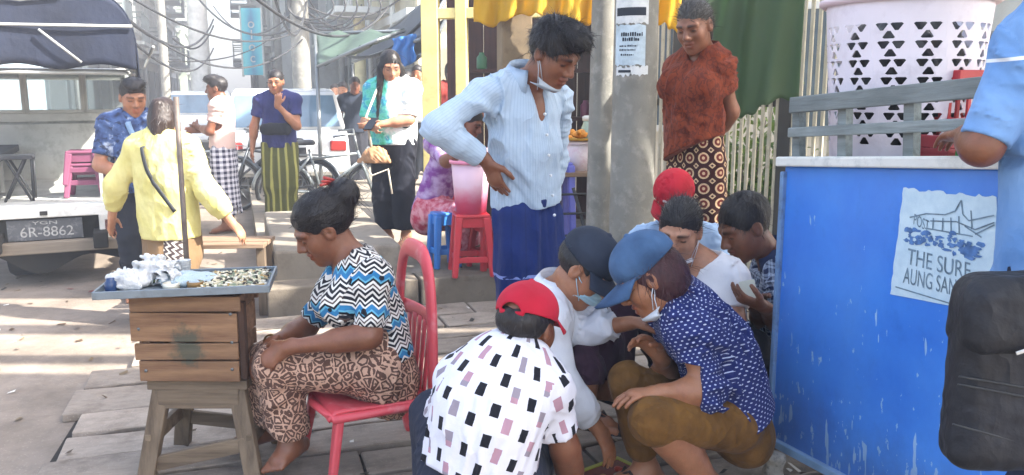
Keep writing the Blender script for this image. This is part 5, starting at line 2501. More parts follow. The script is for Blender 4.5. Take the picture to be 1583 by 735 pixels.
def bicycle(label, px, d, rz, fm, r=.31):
    b = P(px, 300, d)
    root = thing('bicycle', label, 'bicycle', (b[0], b[1], 0), rz, 'bicycles parked in front of the white car')
    root.rotation_euler = (R(5), 0, rz)
    W = .52
    for x in (-W, W):
        t = MB()
        t.tube([(x + r * math.cos(a), 0, r + r * math.sin(a)) for a in np.linspace(0, 2 * math.pi, 28, endpoint=False)], .019, 6, True)
        wo = t.build('wheel', M_TYRE, root)
        t = MB()
        t.tube([(x + (r - .026) * math.cos(a), 0, r + (r - .026) * math.sin(a)) for a in np.linspace(0, 2 * math.pi, 28, endpoint=False)], .009, 5, True)
        t.build('rim', M_STEEL, wo)
        t = MB()
        for i in range(14):
            a = 2 * math.pi * i / 14
            t.tube([(x, (.02 if i % 2 else -.02), r), (x + (r - .03) * math.cos(a), 0, r + (r - .03) * math.sin(a))], .0028, 4)
        t.build('spokes', M_STEEL, wo)
        g = MB()
        g.tube([(x + (r + .035) * math.cos(a), 0, r + (r + .035) * math.sin(a)) for a in np.linspace(.3 if x > 0 else .2, 2.6 if x > 0 else 3.1, 14)], .022, 6, flat=((0, 1, 0), 1.0))
        g.build('mudguard', fm, root)
    f = MB()
    bb, st, hd = np.array([-.08, 0, .29]), np.array([-.20, 0, .80]), np.array([.36, 0, .78])
    for a, c in ((bb, st), (bb, hd - np.array([-.02, 0, .12])), (st + np.array([.02, 0, -.12]), hd - np.array([0, 0, .03])), (np.array([-W, .05, r]), bb), (np.array([-W, -.05, r]), bb), (np.array([-W, .05, r]), st - np.array([0, 0, .1])), (np.array([-W, -.05, r]), st - np.array([0, 0, .1])), (hd, np.array([W, .05, r])), (hd, np.array([W, -.05, r]))):
        f.tube([a, c], .016, 7)
    f.build('frame', fm, root)
    h = MB()
    h.tube([hd, hd + np.array([-.03, 0, .18])], .014, 7)
    h.tube([(.12, -.27, .98), (.30, -.20, 1.0), (.33, 0, .97), (.30, .20, 1.0), (.12, .27, .98)], .012, 7)
    h.build('handlebar', M_STEEL, root)
    s = MB()
    s.box((-.24, 0, .88), (.25, .15, .05), taper=.8)
    s.build('saddle', M_CARTR, root, bevel=.018)
    s = MB()
    s.box((-.52, 0, .70), (.34, .13, .02))
    s.tube([(-.66, 0, .70), (-W, 0, r)], .008, 5)
    s.build('carrier', M_STEEL, root)
    for sy in (-1, 1):
        s = MB()
        s.tube([bb + np.array([0, .05 * sy, 0]), bb + np.array([.12 * sy, .09 * sy, -.10 * sy])], .010, 5)
        s.box(bb + np.array([.12 * sy, .13 * sy, -.10 * sy]), (.09, .07, .02))
        s.build('pedal', M_CARTR, root)
    bk_ = MB()
    for z in (.62, .72, .80):
        bk_.tube([(.46, -.14, z), (.72, -.14, z), (.72, .14, z), (.46, .14, z)], .006, 5, True)
    for x, y in ((.46, -.14), (.59, -.14), (.72, -.14), (.72, .14), (.59, .14), (.46, .14), (.72, 0)):
        bk_.tube([(x, y, .62), (x, y, .80)], .005, 4)
    bk_.build('front_basket', M_STEEL, root)
    return root


bicycle('dark bicycle with a front basket behind the man with his hand on his chin', 425, 10.3, R(168), M_BIKE)
bicycle('steel grey bicycle standing nearest the woman with long hair', 508, 9.9, R(5), M_BIKE2)
bicycle('black bicycle with its handlebar beside the checked longyi', 372, 11.0, R(15), M_CARTR)
# ------------------------------------------------------------------ people
SKIN = {
    'dark': m_skin('skin_dark', C('85563d', .80)),
    'mid': m_skin('skin_mid', C('a87454', .85)),
    'fair': m_skin('skin_fair', C('c08d6e', .9)),
}
HAIR_BLACK = m_hair('hair_black', (0.010, 0.008, 0.008, 1))
HAIR_MAROON = m_hair('hair_maroon', (0.035, 0.010, 0.012, 1))
HAIR_BROWN = m_hair('hair_brown', (0.016, 0.009, 0.007, 1))
HAIR_GREY = m_hair('hair_grey', (0.018, 0.016, 0.015, 1), (0.06, 0.055, 0.05, 1))


def stand(px, py, d, H=1.6, face=180, z=0.0, lean=0.0, **over):
    """Joints of a standing figure; feet at photo pixel px at distance d, face = heading in degrees (0 = away, 90 = right)."""
    k = H / 1.6
    base = P(px, py, d)
    base = np.array([base[0], base[1], z])
    a = R(face)
    f = np.array([math.sin(a), math.cos(a), 0])
    r = np.array([math.cos(a), -math.sin(a), 0])
    L = dict(head=(0, .03, 1.485), neck=(0, -.02, 1.36), shR=(.165, -.01, 1.305), shL=(-.165, -.01, 1.305),
             elR=(.215, -.04, 1.04), elL=(-.215, -.04, 1.04), wrR=(.22, .05, .82), wrL=(-.22, .05, .82),
             pel=(0, 0, .90), hipR=(.085, 0, .86), hipL=(-.085, 0, .86), knR=(.09, .03, .47), knL=(-.09, .03, .47),
             anR=(.09, -.02, .075), anL=(-.09, -.02, .075), toeR=(.115, .15, .025), toeL=(-.115, .15, .025))
    L.update(over)
    J = {n: base + (r * v[0] + f * (v[1] + lean * max(0, v[2] - .9)) + np.array([0, 0, v[2]])) * k for n, v in L.items()}
    J['_f'], J['_r'], J['_base'] = f, r, base
    return J


class Person:
    def __init__(s, label, J, face, hs=1.0, roll=0.0, skin='mid', group=None, q='near', girth=1.0, base=None, bust=0.0):
        s.J = {k: np.asarray(v, float) for k, v in J.items()}
        s.M = axes(face, roll)
        s.hs, s.skin, s.q, s.g, s.bust = hs, skin, q, girth, bust
        s.hc = s.J['head']
        s.hf = {'near': .0038, 'mid': .0075, 'far': .014}[q]
        s.hb = {'near': .0085, 'mid': .0125, 'far': .018}[q]
        s.hh = {'near': .0045, 'mid': .008, 'far': .016}[q]
        b = s.J['pel'] if base is None else np.asarray(base, float)
        s.o = np.array([b[0], b[1], 0.0 if base is None else b[2]])
        s.root = thing('person', label, 'person', s.o, group=group)
        J = s.J
        s.up = nrm(J['neck'] - J['pel'])
        r = J['shR'] - J['shL']
        s.r = nrm(r - s.up * (r @ s.up))
        s.f = np.cross(s.up, s.r)
        s.hands, s.feet = {}, {}
        s.seed = int(abs(J['head'][0] * 977 + J['head'][1] * 131)) + 3

    # -- geometry helpers
    def H(s, x, y, z):
        return s.hc + s.M.T @ (np.array([x, y, z]) * s.hs)

    def sp(s):
        J = s.J
        return J.get('sp', lerp(J['pel'], J['neck'], .5))

    def torso(s, o=0.0):
        """Torso shapes grown by o."""
        J, g, f = s.J, s.g, s.f
        sp, ch = s.sp(), lerp(s.sp(), J['neck'], .55)
        o2 = [(Cap(J['pel'], sp, .150 * g + o, .138 * g + o, (f, .70)), .03),
              (Cap(sp, ch, .138 * g + o, .150 * g + o, (f, .70)), .05),
              (Cap(J['shL'], J['shR'], .056 * g + o), .06),
              (Cap(ch, J['neck'] - s.up * .03, .135 * g + o, .075 + o, (f, .68)), .05)]
        for q in ('shL', 'shR'):
            o2.append((Cap(J['neck'] + s.up * .01, J[q], .048 + o, .052 * g + o), .04))
        if s.bust:
            for sx in (-1, 1):
                o2.append((Ell(ch + s.f * (.085 + s.bust) * g + s.r * .075 * sx - s.up * .03, np.array([.072, .072, .075]) * g + o), .06))
        return o2

    def arm(s, q, o=0.0, to=2.0):
        J, g = s.J, s.g
        a, b, c = J['sh' + q], J['el' + q], J['wr' + q]
        ag = .5 + g * .5
        L = []
        if to <= 1:
            e = lerp(a, b, to)
            L.append((Cap(a, e, .052 * ag + o, lerp(.050, .040, to) * ag + o), .03))
        else:
            L.append((Cap(a, b, .050 * ag + o, .040 * ag + o), .03))
            e = lerp(b, c, to - 1)
            L.append((Cap(b, e, .040 * ag + o, lerp(.038, .026, to - 1) * ag + o), .03))
            if to > 1.3:
                L.append((Cap(lerp(b, c, .12), lerp(b, c, .4), .042 * ag + o), .03))
        return L

    def leg(s, q, o=0.0, to=2.0):
        J, g = s.J, s.g
        a, b, c = J['hip' + q], J['kn' + q], J['an' + q]
        L = []
        if to <= 1:
            L.append((Cap(a, lerp(a, b, to), .085 * g + o, lerp(.085, .06, to) * g + o), .03))
        else:
            L.append((Cap(a, b, .085 * g + o, .058 * g + o), .03))
            L.append((Cap(b, lerp(b, c, to - 1), .056 * g + o, lerp(.056, .036, to - 1) + o), .03))
            back = nrm(lerp(a, c, .5) - b)
            if to > 1.5:
                L.append((Cap(lerp(b, c, .15) + back * .015, lerp(b, c, .5) + back * .012, .052 * g + o, .045 * g + o), .04))
        return L

    def hand_prims(s, q):
        w = s.J['wr' + q]
        d, n, curl = s.hands.get(q, (None, None, .5))
        if d is None:
            d = nrm(w - s.J['el' + q])
            n = -s.r if q == 'R' else s.r
        d = nrm(d)
        n = nrm(np.asarray(n, float) - d * (np.asarray(n, float) @ d))
        t = np.cross(n, d) * (-1 if q == 'R' else 1)
        k = 1.0
        L = [(Cap(w - d * .02, w + d * .03, .024, .026, (n, .75)), .015),
             (Cap(w + d * .025 + t * .006, w + d * .075 + t * .004, .033, .038, (n, .42)), .012)]
        for i, (off, ln, r) in enumerate(((.030, .072, .0088), (.0105, .080, .0090), (-.0095, .074, .0086), (-.029, .058, .0078))):
            p = w + d * (.082 - abs(off - .005) * .25) + t * off
            for j, fr in enumerate((.45, .32, .23)):
                a = curl * (.55 + .5 * j) + (.1 * (i - 1) * curl)
                dd = nrm(d * math.cos(a) + n * math.sin(a) + t * off * 1.2)
                e = p + dd * ln * fr
                L.append((Cap(p, e, r * (1 - .1 * j), r * (.9 - .1 * j)), .0025))
                p = e
        p0 = w + d * .022 + t * .022
        p1 = p0 + (t * .030 + d * .026 + n * .012)
        p2 = p1 + nrm(t * .35 + d * .9 + n * .5 * (0.3 + curl)) * .034
        p3 = p2 + nrm(t * .0 + d * .9 + n * .7 * (0.3 + curl)) * .024
        L += [(Cap(p0, p1, .016, .012), .012), (Cap(p1, p2, .0115, .0100), .005), (Cap(p2, p3, .0100, .0080), .004)]
        return L

    def foot_prims(s, q):
        J = s.J
        an, toe = J['an' + q], J['toe' + q]
        d = nrm(toe - an)
        dn = s.feet.get(q, np.array([0, 0, -1.0]))
        dn = nrm(dn - d * (dn @ d)) if abs(dn @ d) < .97 else np.array([0, 0, -1.0])
        side = np.cross(d, dn)
        heel = an + dn * .040 - d * .035
        ball = lerp(an, toe, .72) + dn * .012
        L = [(Cap(an, heel, .034, .030), .03), (Cap(heel, ball, .030, .036, (dn, .62)), .03), (Cap(an, ball, .034, .026), .04)]
        sg = 1 if q == 'R' else -1
        for i in range(5):
            o = (-.030 + .0155 * i)
            b = ball + side * o + d * .012
            L.append((Cap(b, b + d * (.048 - .007 * i) + dn * .004, .0125 if i == 0 else .0095), .006))
        return L

    def body(s):
        J = s.J
        pts = np.array([v for k, v in J.items() if not k.startswith('_')])
        lo, hi = pts.min(0) - .24, pts.max(0) + .24
        fine = [(s.hc - .16 * s.hs, s.hc + .16 * s.hs, s.hf)]
        if s.q == 'near':
            for q in 'LR':
                d = s.hands.get(q, (None,))[0]
                d = nrm(J['wr' + q] - J['el' + q]) if d is None else nrm(d)
                c = J['wr' + q] + d * .08
                if q in s.show:
                    fine.append((c - .10, c + .10, .0036))
            for q in s.fine_feet:
                c = lerp(J['an' + q], J['toe' + q], .75)
                fine.append((c - .10, c + .10, .0042))
        F = Field(lo, hi, s.hb, fine)
        for p, k in s.torso(-.004):
            F.add(p, k)
        for q in 'LR':
            for p, k in s.arm(q) + s.leg(q):
                F.add(p, k)
            if s.q != 'far':
                for p, k in s.foot_prims(q) + s.hand_prims(q):
                    F.add(p, k)
            else:
                e = nrm(J['wr' + q] - J['el' + q])
                F.add(Cap(J['wr' + q], J['wr' + q] + e * .12, .035, .03), .02)
                F.add(Cap(J['an' + q], J['toe' + q], .045, .04), .02)
        s.head_prims(F)
        V, Fc = F.surface()
        col = s.face_colors(V)
        me = np_mesh('body', V - s.o, Fc, None, col)
        s.bodyo = obj_from('body', me, SKIN[s.skin], s.root)
        return s

    show = 'LR'
    fine_feet = ''

    def head_prims(s, F):
        M, h, H = s.M, s.hs, s.H

        def e(c, r, k):
            F.add(Ell(H(*c), np.array(r) * h, M), k * h)

        def cp(a, b, r1, r2, k):
            F.add(Cap(H(*a), H(*b), r1 * h, r2 * h), k * h)
        nb = s.J['neck']
        F.add(Cap(H(0, -.022, -.055), nb - s.up * .02, .052 * h, .060 * s.g), .025)
        e((0, -.014, .036), (.074, .092, .083), .01)
        e((0, .022, -.018), (.063, .066, .082), .03)
        e((0, .028, -.068), (.050, .052, .042), .03)
        cp((0, .066, -.097), (0, .062, -.09), .020, .022, .03)
        e((-.040, .045, -.022), (.026, .034, .034), .02)
        e((.040, .045, -.022), (.026, .034, .034), .02)
        if s.q == 'far':
            cp((0, .085, .0), (0, .104, -.03), .012, .017, .01)
            return
        for x in (-1, 1):
            F.sub(Ell(H(x * .031, .097, .006), np.array([.021, .018, .014]) * h, M), .018 * h)
        cp((-.045, .070, .028), (-.014, .084, .026), .010, .010, .015)
        cp((.045, .070, .028), (.014, .084, .026), .010, .010, .015)
        for x in (-1, 1):
            e((x * .031, .071, .006), (.015, .013, .0125), .004)
        cp((0, .084, .014), (0, .106, -.022), .0085, .0115, .012)
        cp((-.012, .094, -.028), (.012, .094, -.028), .0095, .0095, .008)
        e((0, .087, -.052), (.024, .011, .0085), .007)
        e((0, .084, -.068), (.021, .012, .0085), .008)
        F.sub(Cap(H(-.020, .094, -.0595), H(.020, .094, -.0595), .0028 * h), .004)
        for x in (-1, 1):
            e((x * .073, -.008, .000), (.013, .021, .033), .008)
            F.sub(Ell(H(x * .087, -.002, .004), np.array([.008, .011, .018]) * h, M), .006 * h)

    def face_colors(s, V):
        q = (V - s.hc) @ s.M.T / s.hs
        col = np.ones((len(V), 4))

        def dseg(a, b):
            a, b = np.array(a), np.array(b)
            ba = b - a
            t = np.clip(((q - a) @ ba) / (ba @ ba), 0, 1)
            return np.linalg.norm(q - a - t[:, None] * ba, axis=1)

        def paint(d, r0, r1, c):
            w = np.clip((r1 - d) / (r1 - r0), 0, 1)[:, None] * (q[:, 1:2] > 0)
            col[:, :3] = col[:, :3] * (1 - w) + np.array(c) * w
        paint(dseg((-.018, .088, -.052), (.018, .088, -.052)), .007, .012, (.85, .55, .52))
        paint(dseg((-.016, .086, -.068), (.016, .086, -.068)), .006, .011, (.90, .58, .55))
        for x in (-1, 1):
            paint(dseg((x * .048, .072, .027), (x * .018, .092, .028)), .004, .0085, (.16, .13, .12))
            paint(dseg((x * .044, .080, .003), (x * .020, .086, .003)), .0025, .0055, (.12, .09, .08))
        return col

    # -- cloth
    def cloth(s, name, mat, prims, bones, cuts=(), subs=(), disp=(), h=None, parent=None, under=()):
        lo = np.min([p.box()[0] for p, _ in prims], 0) - .05
        hi = np.max([p.box()[1] for p, _ in prims], 0) + .05
        F = Field(lo, hi, h or {'near': .0066, 'mid': .010, 'far': .018}[s.q])
        for p, kk in prims:
            F.add(p, kk)
        for fn in disp:
            F.displace(fn)
        for p, kk in under:            # the cloth never sinks below the body it covers
            F.add(p, min(kk, .02))
        for c in cuts:
            F.cut(*c)
        for p, kk in subs:
            F.sub(p, kk)
        V, Fc = F.surface()
        if len(Fc) == 0:
            return None
        uv = bone_uv(V, Fc, bones)
        me = np_mesh(name, V - s.o, Fc, uv)
        return obj_from(name, me, mat, parent or s.root)

    def shirt(s, mat, sleeve=(.6, .6), hem=.02, o=.014, loose=1.0, neck=.03, v=0.0, wr=.0045, name='shirt', extra=(), subs=(), cuff=0, seed=0, vdir=None, morecuts=()):
        J = s.J
        T = [(p, k) for p, k in s.torso(o)]
        # hang of the cloth below the waist
        hp = J['pel'] - s.up * hem
        T.append((Cap(s.sp(), hp, (.145 * s.g + o) * loose, (.152 * s.g + o) * loose, (s.f, .72)), .05))
        bones = [(hp, J['neck'], s.f, .14 * s.g)]
        cuts = [(hp, -s.up, .45)]
        sb = [(Cap(J['neck'] - s.up * .0 + s.f * .012, J['neck'] + s.up * .2 + s.f * .03, .058 * s.g + neck * .35, .075 + neck), .01)]
        if v:
            a = J['neck'] + s.f * .085
            vd = -s.up if vdir is None else vdir
            sb.append((Cap(a, a + vd * v + s.f * .07, .034, .010), .008))
        for q, t in zip('LR', sleeve):
            oo = o * .75 * loose + .002
            T += [(p, k) for p, k in s.arm(q, oo, t)]
            a, b, c = J['sh' + q], J['el' + q], J['wr' + q]
            bones.append((a, b, s.f, .055))
            if t > 1:
                bones.append((b, c, s.f, .045))
                e, d = lerp(b, c, t - 1), nrm(c - b)
                rr = lerp(.038, .026, t - 1)
            else:
                e, d = lerp(a, b, t), nrm(b - a)
                rr = lerp(.050, .040, t)
            cuts.append((e, d, .10))
            if cuff:
                sb.append((Cap(e - d * .008, e + d * .06, rr + oo - cuff, rr + oo - cuff + .002), .003))
        T += list(extra)
        cuts += list(morecuts)
        sd = s.seed + seed
        disp = [fold_fn(bones, sd, wr)]
        und = s.torso(.002)
        for q, t in zip('LR', sleeve):
            und += s.arm(q, .0055, t)
        return s.cloth(name, mat, T, bones, cuts, sb + list(subs), disp, under=und)

    def collar(s, mat, r=.062, h=.036, gap=.6, tilt=0.0, ofs=0.0, flare=1.42):
        r, h = r * 1.14, h * 1.2
        c = s.J['neck'] + s.up * (.034 + ofs) + s.f * .010
        u = nrm(s.up + s.f * (.12 + tilt))
        f = nrm(s.f - u * (s.f @ u))
        rr = np.cross(f, u)
        mb = MB()

        def fn(a, b):
            th = gap + (2 * math.pi - 2 * gap) * a
            if b < .5:
                k, z = lerp(1.08, 1.0, b * 2), h * b * 2
            else:
                k, z = lerp(1.02, flare, b * 2 - 1), h * (1 - (b * 2 - 1) * 1.25)
            edge = max(0, 1 - min(a, 1 - a) * 9) * (b > .9)
            return c - s.o + f * math.cos(th) * r * k * .95 + rr * math.sin(th) * r * k + u * (z - edge * .022)
        mb.sheet(fn, 30, 4)
        return mb.build('collar', mat, s.root, solid=.004)

    def wrap(s, mat, name='longyi', top=.06, length=1.0, r0=.150, r1=.175, knot=True, folds=9, amp=.010, flat=.74, seed=0, sway=None):
        """Standing longyi: a tube of cloth from the waist to the ankles."""
        J = s.J
        an = (J['anL'] + J['anR']) / 2
        a = J['pel'] + s.up * top
        b = lerp(J['pel'], an, length) if sway is None else lerp(J['pel'], an, length) + np.asarray(sway)
        ax = nrm(b - a)
        L = np.linalg.norm(b - a)
        f = nrm(s.f - ax * (s.f @ ax))
        r = np.cross(f, ax)
        m = lerp(a, b, .35)
        T = [(Cap(a, m, r0 * s.g, (r0 + .016) * s.g, (f, flat)), .04), (Cap(m, b, (r0 + .016) * s.g, r1 * s.g, (f, flat)), .05)]
        for q in 'LR':
            T.append((Cap(J['hip' + q], J['kn' + q], .100 * s.g, .085 * s.g), .06))
        if knot:
            T.append((Cap(a + f * .10 * s.g - ax * .01, a + f * .115 * s.g + ax * .03, .032, .018), .03))
        ph = s.seed * .7 + seed

        def dfn(p):
            q = p - a
            t = np.clip(q @ ax / L, 0, 1)
            th = np.arctan2(q @ r, q @ f)
            g = .5 + .5 * np.cos(th)
            w = 1 - 2 * np.abs(np.sin(th * folds / 2 + 1.6 * np.sin(2.2 * t + ph) + ph))
            w2 = np.sin(th * (folds + 5) + 3 * t + ph)
            return -(amp * (.35 + .9 * t) * (.45 + .8 * g) * w + amp * .3 * w2)
        return s.cloth(name, mat, T, [(a, b, f, .155 * s.g)], [(a + ax * -.005, -ax, .35), (b, ax, .35)],
                       [(Cap(b - ax * .05, b + ax * .1, r1 * s.g - .014, None, (f, flat)), .004)], [dfn, wob(s.seed + seed, 18, .003)])

    def trousers(s, mat, name='trousers', to=(1.9, 1.9), o=.018, wr=.004, top=.05, cuffr=.0, seed=0, flare=0.0):
        J = s.J
        T = [(Cap(J['pel'] + s.up * top, J['pel'] - s.up * .04, .148 * s.g + o * .6, .152 * s.g + o * .6, (s.f, .74)), .03)]
        bones, cuts, sb = [(J['pel'] + s.up * top, J['pel'] - s.up * .08, s.f, .15)], [], []
        for q, t in zip('LR', to):
            T += s.leg(q, o, t)
            a, b, c = J['hip' + q], J['kn' + q], J['an' + q]
            if t > 1:
                e, d = lerp(b, c, t - 1), nrm(c - b)
                rr = lerp(.056, .036, t - 1) + o
                if flare:
                    T.append((Cap(lerp(b, c, .2), e, .06 + o, rr + flare), .03))
                    rr += flare
                bones += [(a, b, s.f, .075), (b, c, s.f, .06)]
            else:
                e, d = lerp(a, b, t), nrm(b - a)
                rr = lerp(.085, .06, t) * s.g + o
                bones += [(a, b, s.f, .085)]
            if t > 1 and nrm(a - b) @ nrm(c - b) > .55:
                continue                  # sharply bent knee: the cloth simply ends over it
            cuts.append((e, d, .16))
            sb.append((Cap(e - d * .03, e + d * .06, rr - .012), .003))
        return s.cloth(name, mat, T, bones, cuts, sb, [fold_fn(bones, s.seed + seed + 5, wr * 1.1, 64)], under=s.leg('L', .006, to[0]) + s.leg('R', .006, to[1]))

    def lap(s, mat, name='longyi', to=.8, o=.02, amp=.008, k=.10, seed=0, web=True, floor=None):
        """Longyi on bent legs: thighs, shins and the cloth stretched between them."""
        J = s.J
        T = [(Cap(J['pel'] + s.up * .07, J['pel'] - s.up * .05, .152 * s.g + o * .5, .165 * s.g + o * .5, (s.f, .78)), .05)]
        bones = [(J['pel'] + s.up * .1, J['pel'] - s.up * .12, s.f, .16)]
        km = (J['knL'] + J['knR']) / 2
        for q in 'LR':
            a, b, c = J['hip' + q], J['kn' + q], J['an' + q]
            e = lerp(b, c, to)
            T += [(Cap(a, b, .092 * s.g + o, .066 * s.g + o), k), (Cap(b, e, .064 * s.g + o, .056 + o * 1.3), k * .6)]
            bones += [(a, b, (0, 0, 1), .09), (b, e, s.f, .08)]
        cuts = []
        if web:
            hm = (J['hipL'] + J['hipR']) / 2
            em = lerp(km, (J['anL'] + J['anR']) / 2, to)
            T += [(Cap(hm, km - np.array([0, 0, .01]), .085 * s.g + o, .055 * s.g + o), k), (Cap(km, em, .055 + o, .055 + o), k * .8)]
            d = nrm((J['anL'] + J['anR']) / 2 - km)
            cuts.append((em, d, .34))
        disp = [fold_fn(bones, s.seed + seed + 9, amp * .8, 56)]
        return s.cloth(name, mat, T, bones, cuts, (), disp, under=s.leg('L', .006, 1 + to) + s.leg('R', .006, 1 + to))

    # -- hair, hats, masks
    def hair(s, style='short', mat=None, strands=700, h=None, vol=1.0, lens=.02, face_cut=1.0):
        mat = mat or HAIR_BLACK
        H, M, hs = s.H, s.M, s.hs
        ext = .42 if style == 'long' else .20
        F = Field(s.hc - ext * hs - (np.array([0, 0, .12]) if style == 'long' else 0), s.hc + np.array([.2, .2, .2]) * hs, h or s.hh)

        def e(c, r, k=.02):
            F.add(Ell(H(*c), np.array(r) * hs, M), k * hs)
        if style in ('capped', 'capped_long'):
            e((0, -.020, .020), (.082, .096, .070))
        else:
            e((0, -.017, .040), (.0815 * vol, .098 * vol, .0915 * vol))
        if style == 'tuft':
            e((0, .035, .105), (.070, .070, .042), .02)
            e((.01, .070, .098), (.050, .045, .030), .02)
        if style == 'bun':
            e((0, -.125, .062), (.060, .055, .056), .010)
            e((0, -.07, .015), (.07, .055, .06), .02)
        if style == 'low':
            e((0, -.075, -.01), (.06, .045, .05), .02)
            e((0, -.10, -.05), (.035, .03, .06), .02)
        if style in ('long', 'pony'):
            e((0, -.04, -.03), (.083, .080, .10), .03)
        if style == 'capped_long':
            e((0, -.035, -.02), (.085, .085, .085), .02)
        # keep the face, the neck and round the ears clear
        kf = face_cut
        F.sub(Ell(H(0, .108, -.038), np.array([.094, .088 * kf, .094]) * hs, M), .012 * hs)
        if style not in ('long', 'pony', 'low', 'capped_long'):
            F.cut(H(0, -.06, -.045), -M[2] + M[1] * .35)
            for x in (-1, 1):
                F.sub(Ell(H(x * .082, .010, -.030), np.array([.030, .040, .045]) * hs, M), .01 * hs)
        if style == 'long':
            dn = np.array([0, 0, -1.0])
            for x, y, L in ((-.075, .02, .36), (.075, .02, .36), (-.06, -.05, .40), (.06, -.05, .40), (0, -.08, .42)):
                a = H(x, y, .0)
                F.add(Cap(a, a + dn * L * hs + M[0] * x * .3, .030 * hs, .024 * hs), .04)
        if style == 'pony':
            a = H(0, -.10, .06)
            F.add(Cap(a, a + np.array([0, 0, -.16]) - s.f * .03, .035, .03), .03)
            F.add(Cap(a + np.array([0, 0, -.16]) - s.f * .03, a + np.array([0, 0, -.36]) - s.f * .02, .03, .012), .03)
        F.displace(wob(s.seed + 2, 150, -.0010 * vol, True, 4, (1, 1, .45)))
        F.displace(wob(s.seed + 3, 40, .0018 * vol))
        V, Fc = F.surface()
        nq = len(V)
        if strands and s.q != 'far':
            e1, e2 = V[Fc[:, 2]] - V[Fc[:, 0]], V[Fc[:, 3]] - V[Fc[:, 1]]
            N = np.cross(e1, e2)
            N /= np.linalg.norm(N, axis=1)[:, None] + 1e-9
            ct = V[Fc].mean(1)
            pick = rng.choice(len(Fc), strands * (2 if s.q == 'near' else 1))
            crown = H(0, -.035, .12)
            SV_, SF_ = [], []
            fly = rng.random(len(pick)) < .05
            for ii, i in enumerate(pick):
                n, p = N[i], ct[i]
                if style in ('long', 'pony'):
                    fl = np.array([0, 0, -1.0])
                elif style in ('bun', 'low'):
                    fl = H(0, -.1, .05) - p
                else:
                    fl = (p - crown) + M[1] * .03
                fl = nrm(fl - n * (fl @ n)) + rng.normal(size=3) * .28
                up = .38 if style in ('short', 'tuft', 'capped') else .07
                if style == 'tuft' and (p - s.hc) @ M[2] > .08 * hs:
                    up = .6
                if fly[ii]:
                    up += .5
                    fl = nrm(fl + rng.normal(size=3) * .5)
                d1 = nrm(fl + n * up)
                d2 = nrm(fl + n * up * .2)
                L = lens * rng.uniform(.5, 1.6) * hs * (1.7 if fly[ii] else 1)
                p = p + rng.normal(size=3) * .0015
                w = nrm(np.cross(d1, n)) * .0009 * (1 if s.q == 'near' else 2.2)
                b = nq + len(SV_)
                a0 = p - n * .003
                SV_ += [a0 - w, a0 + w, a0 + d1 * L * .55 + w * .8, a0 + d1 * L * .55 - w * .8,
                        a0 + d1 * L * .55 + d2 * L * .45 + w * .2, a0 + d1 * L * .55 + d2 * L * .45 - w * .2]
                SF_ += [[b, b + 1, b + 2, b + 3], [b + 3, b + 2, b + 4, b + 5]]
            V = np.concatenate([V, np.array(SV_)])
            Fc = np.concatenate([Fc, np.array(SF_)])
        me = np_mesh('hair', V - s.o, Fc)
        return obj_from('hair', me, mat, s.root)

    def cap(s, mat, brim=1, back_gap=False, tilt=0.0, rise=.0, blen=.075, mat2=None, bw=.068):
        """Baseball cap: crown with panels and a curved peak; brim=-1 wears it backwards."""
        H, M, hs = s.H, s.M, s.hs
        F = Field(s.hc - .26 * hs, s.hc + .26 * hs, .0045 if s.q == 'near' else .009)
        F.add(Ell(H(0, -.012, .048 + rise), np.array([.090, .108, .088]) * hs, M), .01)
        F.add(Cap(H(0, -.012, .03), H(0, -.012, .045), .088 * hs, None, (M[0], .86)), .01)
        n = -M[2] + M[1] * tilt
        F.cut(H(0, -.012, .030), n)
        F.sub(Ell(H(0, -.012, .040 + rise), np.array([.083, .101, .082]) * hs, M), .003)
        if back_gap:
            y = -.115 * brim
            F.sub(Ell(H(0, y, .030), np.array([.036, .05, .034]) * hs, M), .003)
            F.add(Cap(H(-.036, y + .012 * brim, .036), H(.036, y + .012 * brim, .036), .007 * hs), .003)
        F.add(Ell(H(0, -.012, .137 + rise), np.array([.009, .009, .006]) * hs, M), .002)
        V, Fc = F.surface()
        o = obj_from('cap', np_mesh('cap', V - s.o, Fc), mat, s.root)
        # peak
        mb = MB()

        def fn(a, b):
            th = (a - .5) * 2.3
            r = .094 + blen * b * math.cos(th * .62)
            x = math.sin(th) * (.088 + (.0 if b == 0 else .012 * b))
            y = -.012 + math.cos(th) * (.100) + blen * b * math.cos(th * .9)
            z = .034 - .010 * b - (x / .09) ** 2 * .020 * b - b * .012
            return H(x, y * brim - (0 if brim > 0 else .024), z) - s.o
        mb.sheet(fn, 18, 5)
        mb.build('peak', mat2 or mat, o, solid=.005)
        return o

    def bucket_hat(s, mat, drop=.05):
        H, M, hs = s.H, s.M, s.hs
        mb = MB()
        prof = [(.0, .128), (.055, .126), (.078, .116), (.088, .092), (.095, .042), (.099, .034), (.110, .014), (.124, -.012), (.126, -.017)]

        def fn(a, b):
            th = 2 * math.pi * a
            x = b * (len(prof) - 1)
            i = min(int(x), len(prof) - 2)
            r, z = lerp(prof[i], prof[i + 1], x - i)
            wv = max(0, r - .1) * (.25 * math.sin(th * 3 + 1) + .12 * math.sin(th * 7))
            return H(math.sin(th) * r * .88, math.cos(th) * r * 1.02 - .012, z + .014 + wv) - s.o
        mb.sheet(fn, 48, 24)
        return mb.build('hat', mat, s.root, solid=.004)

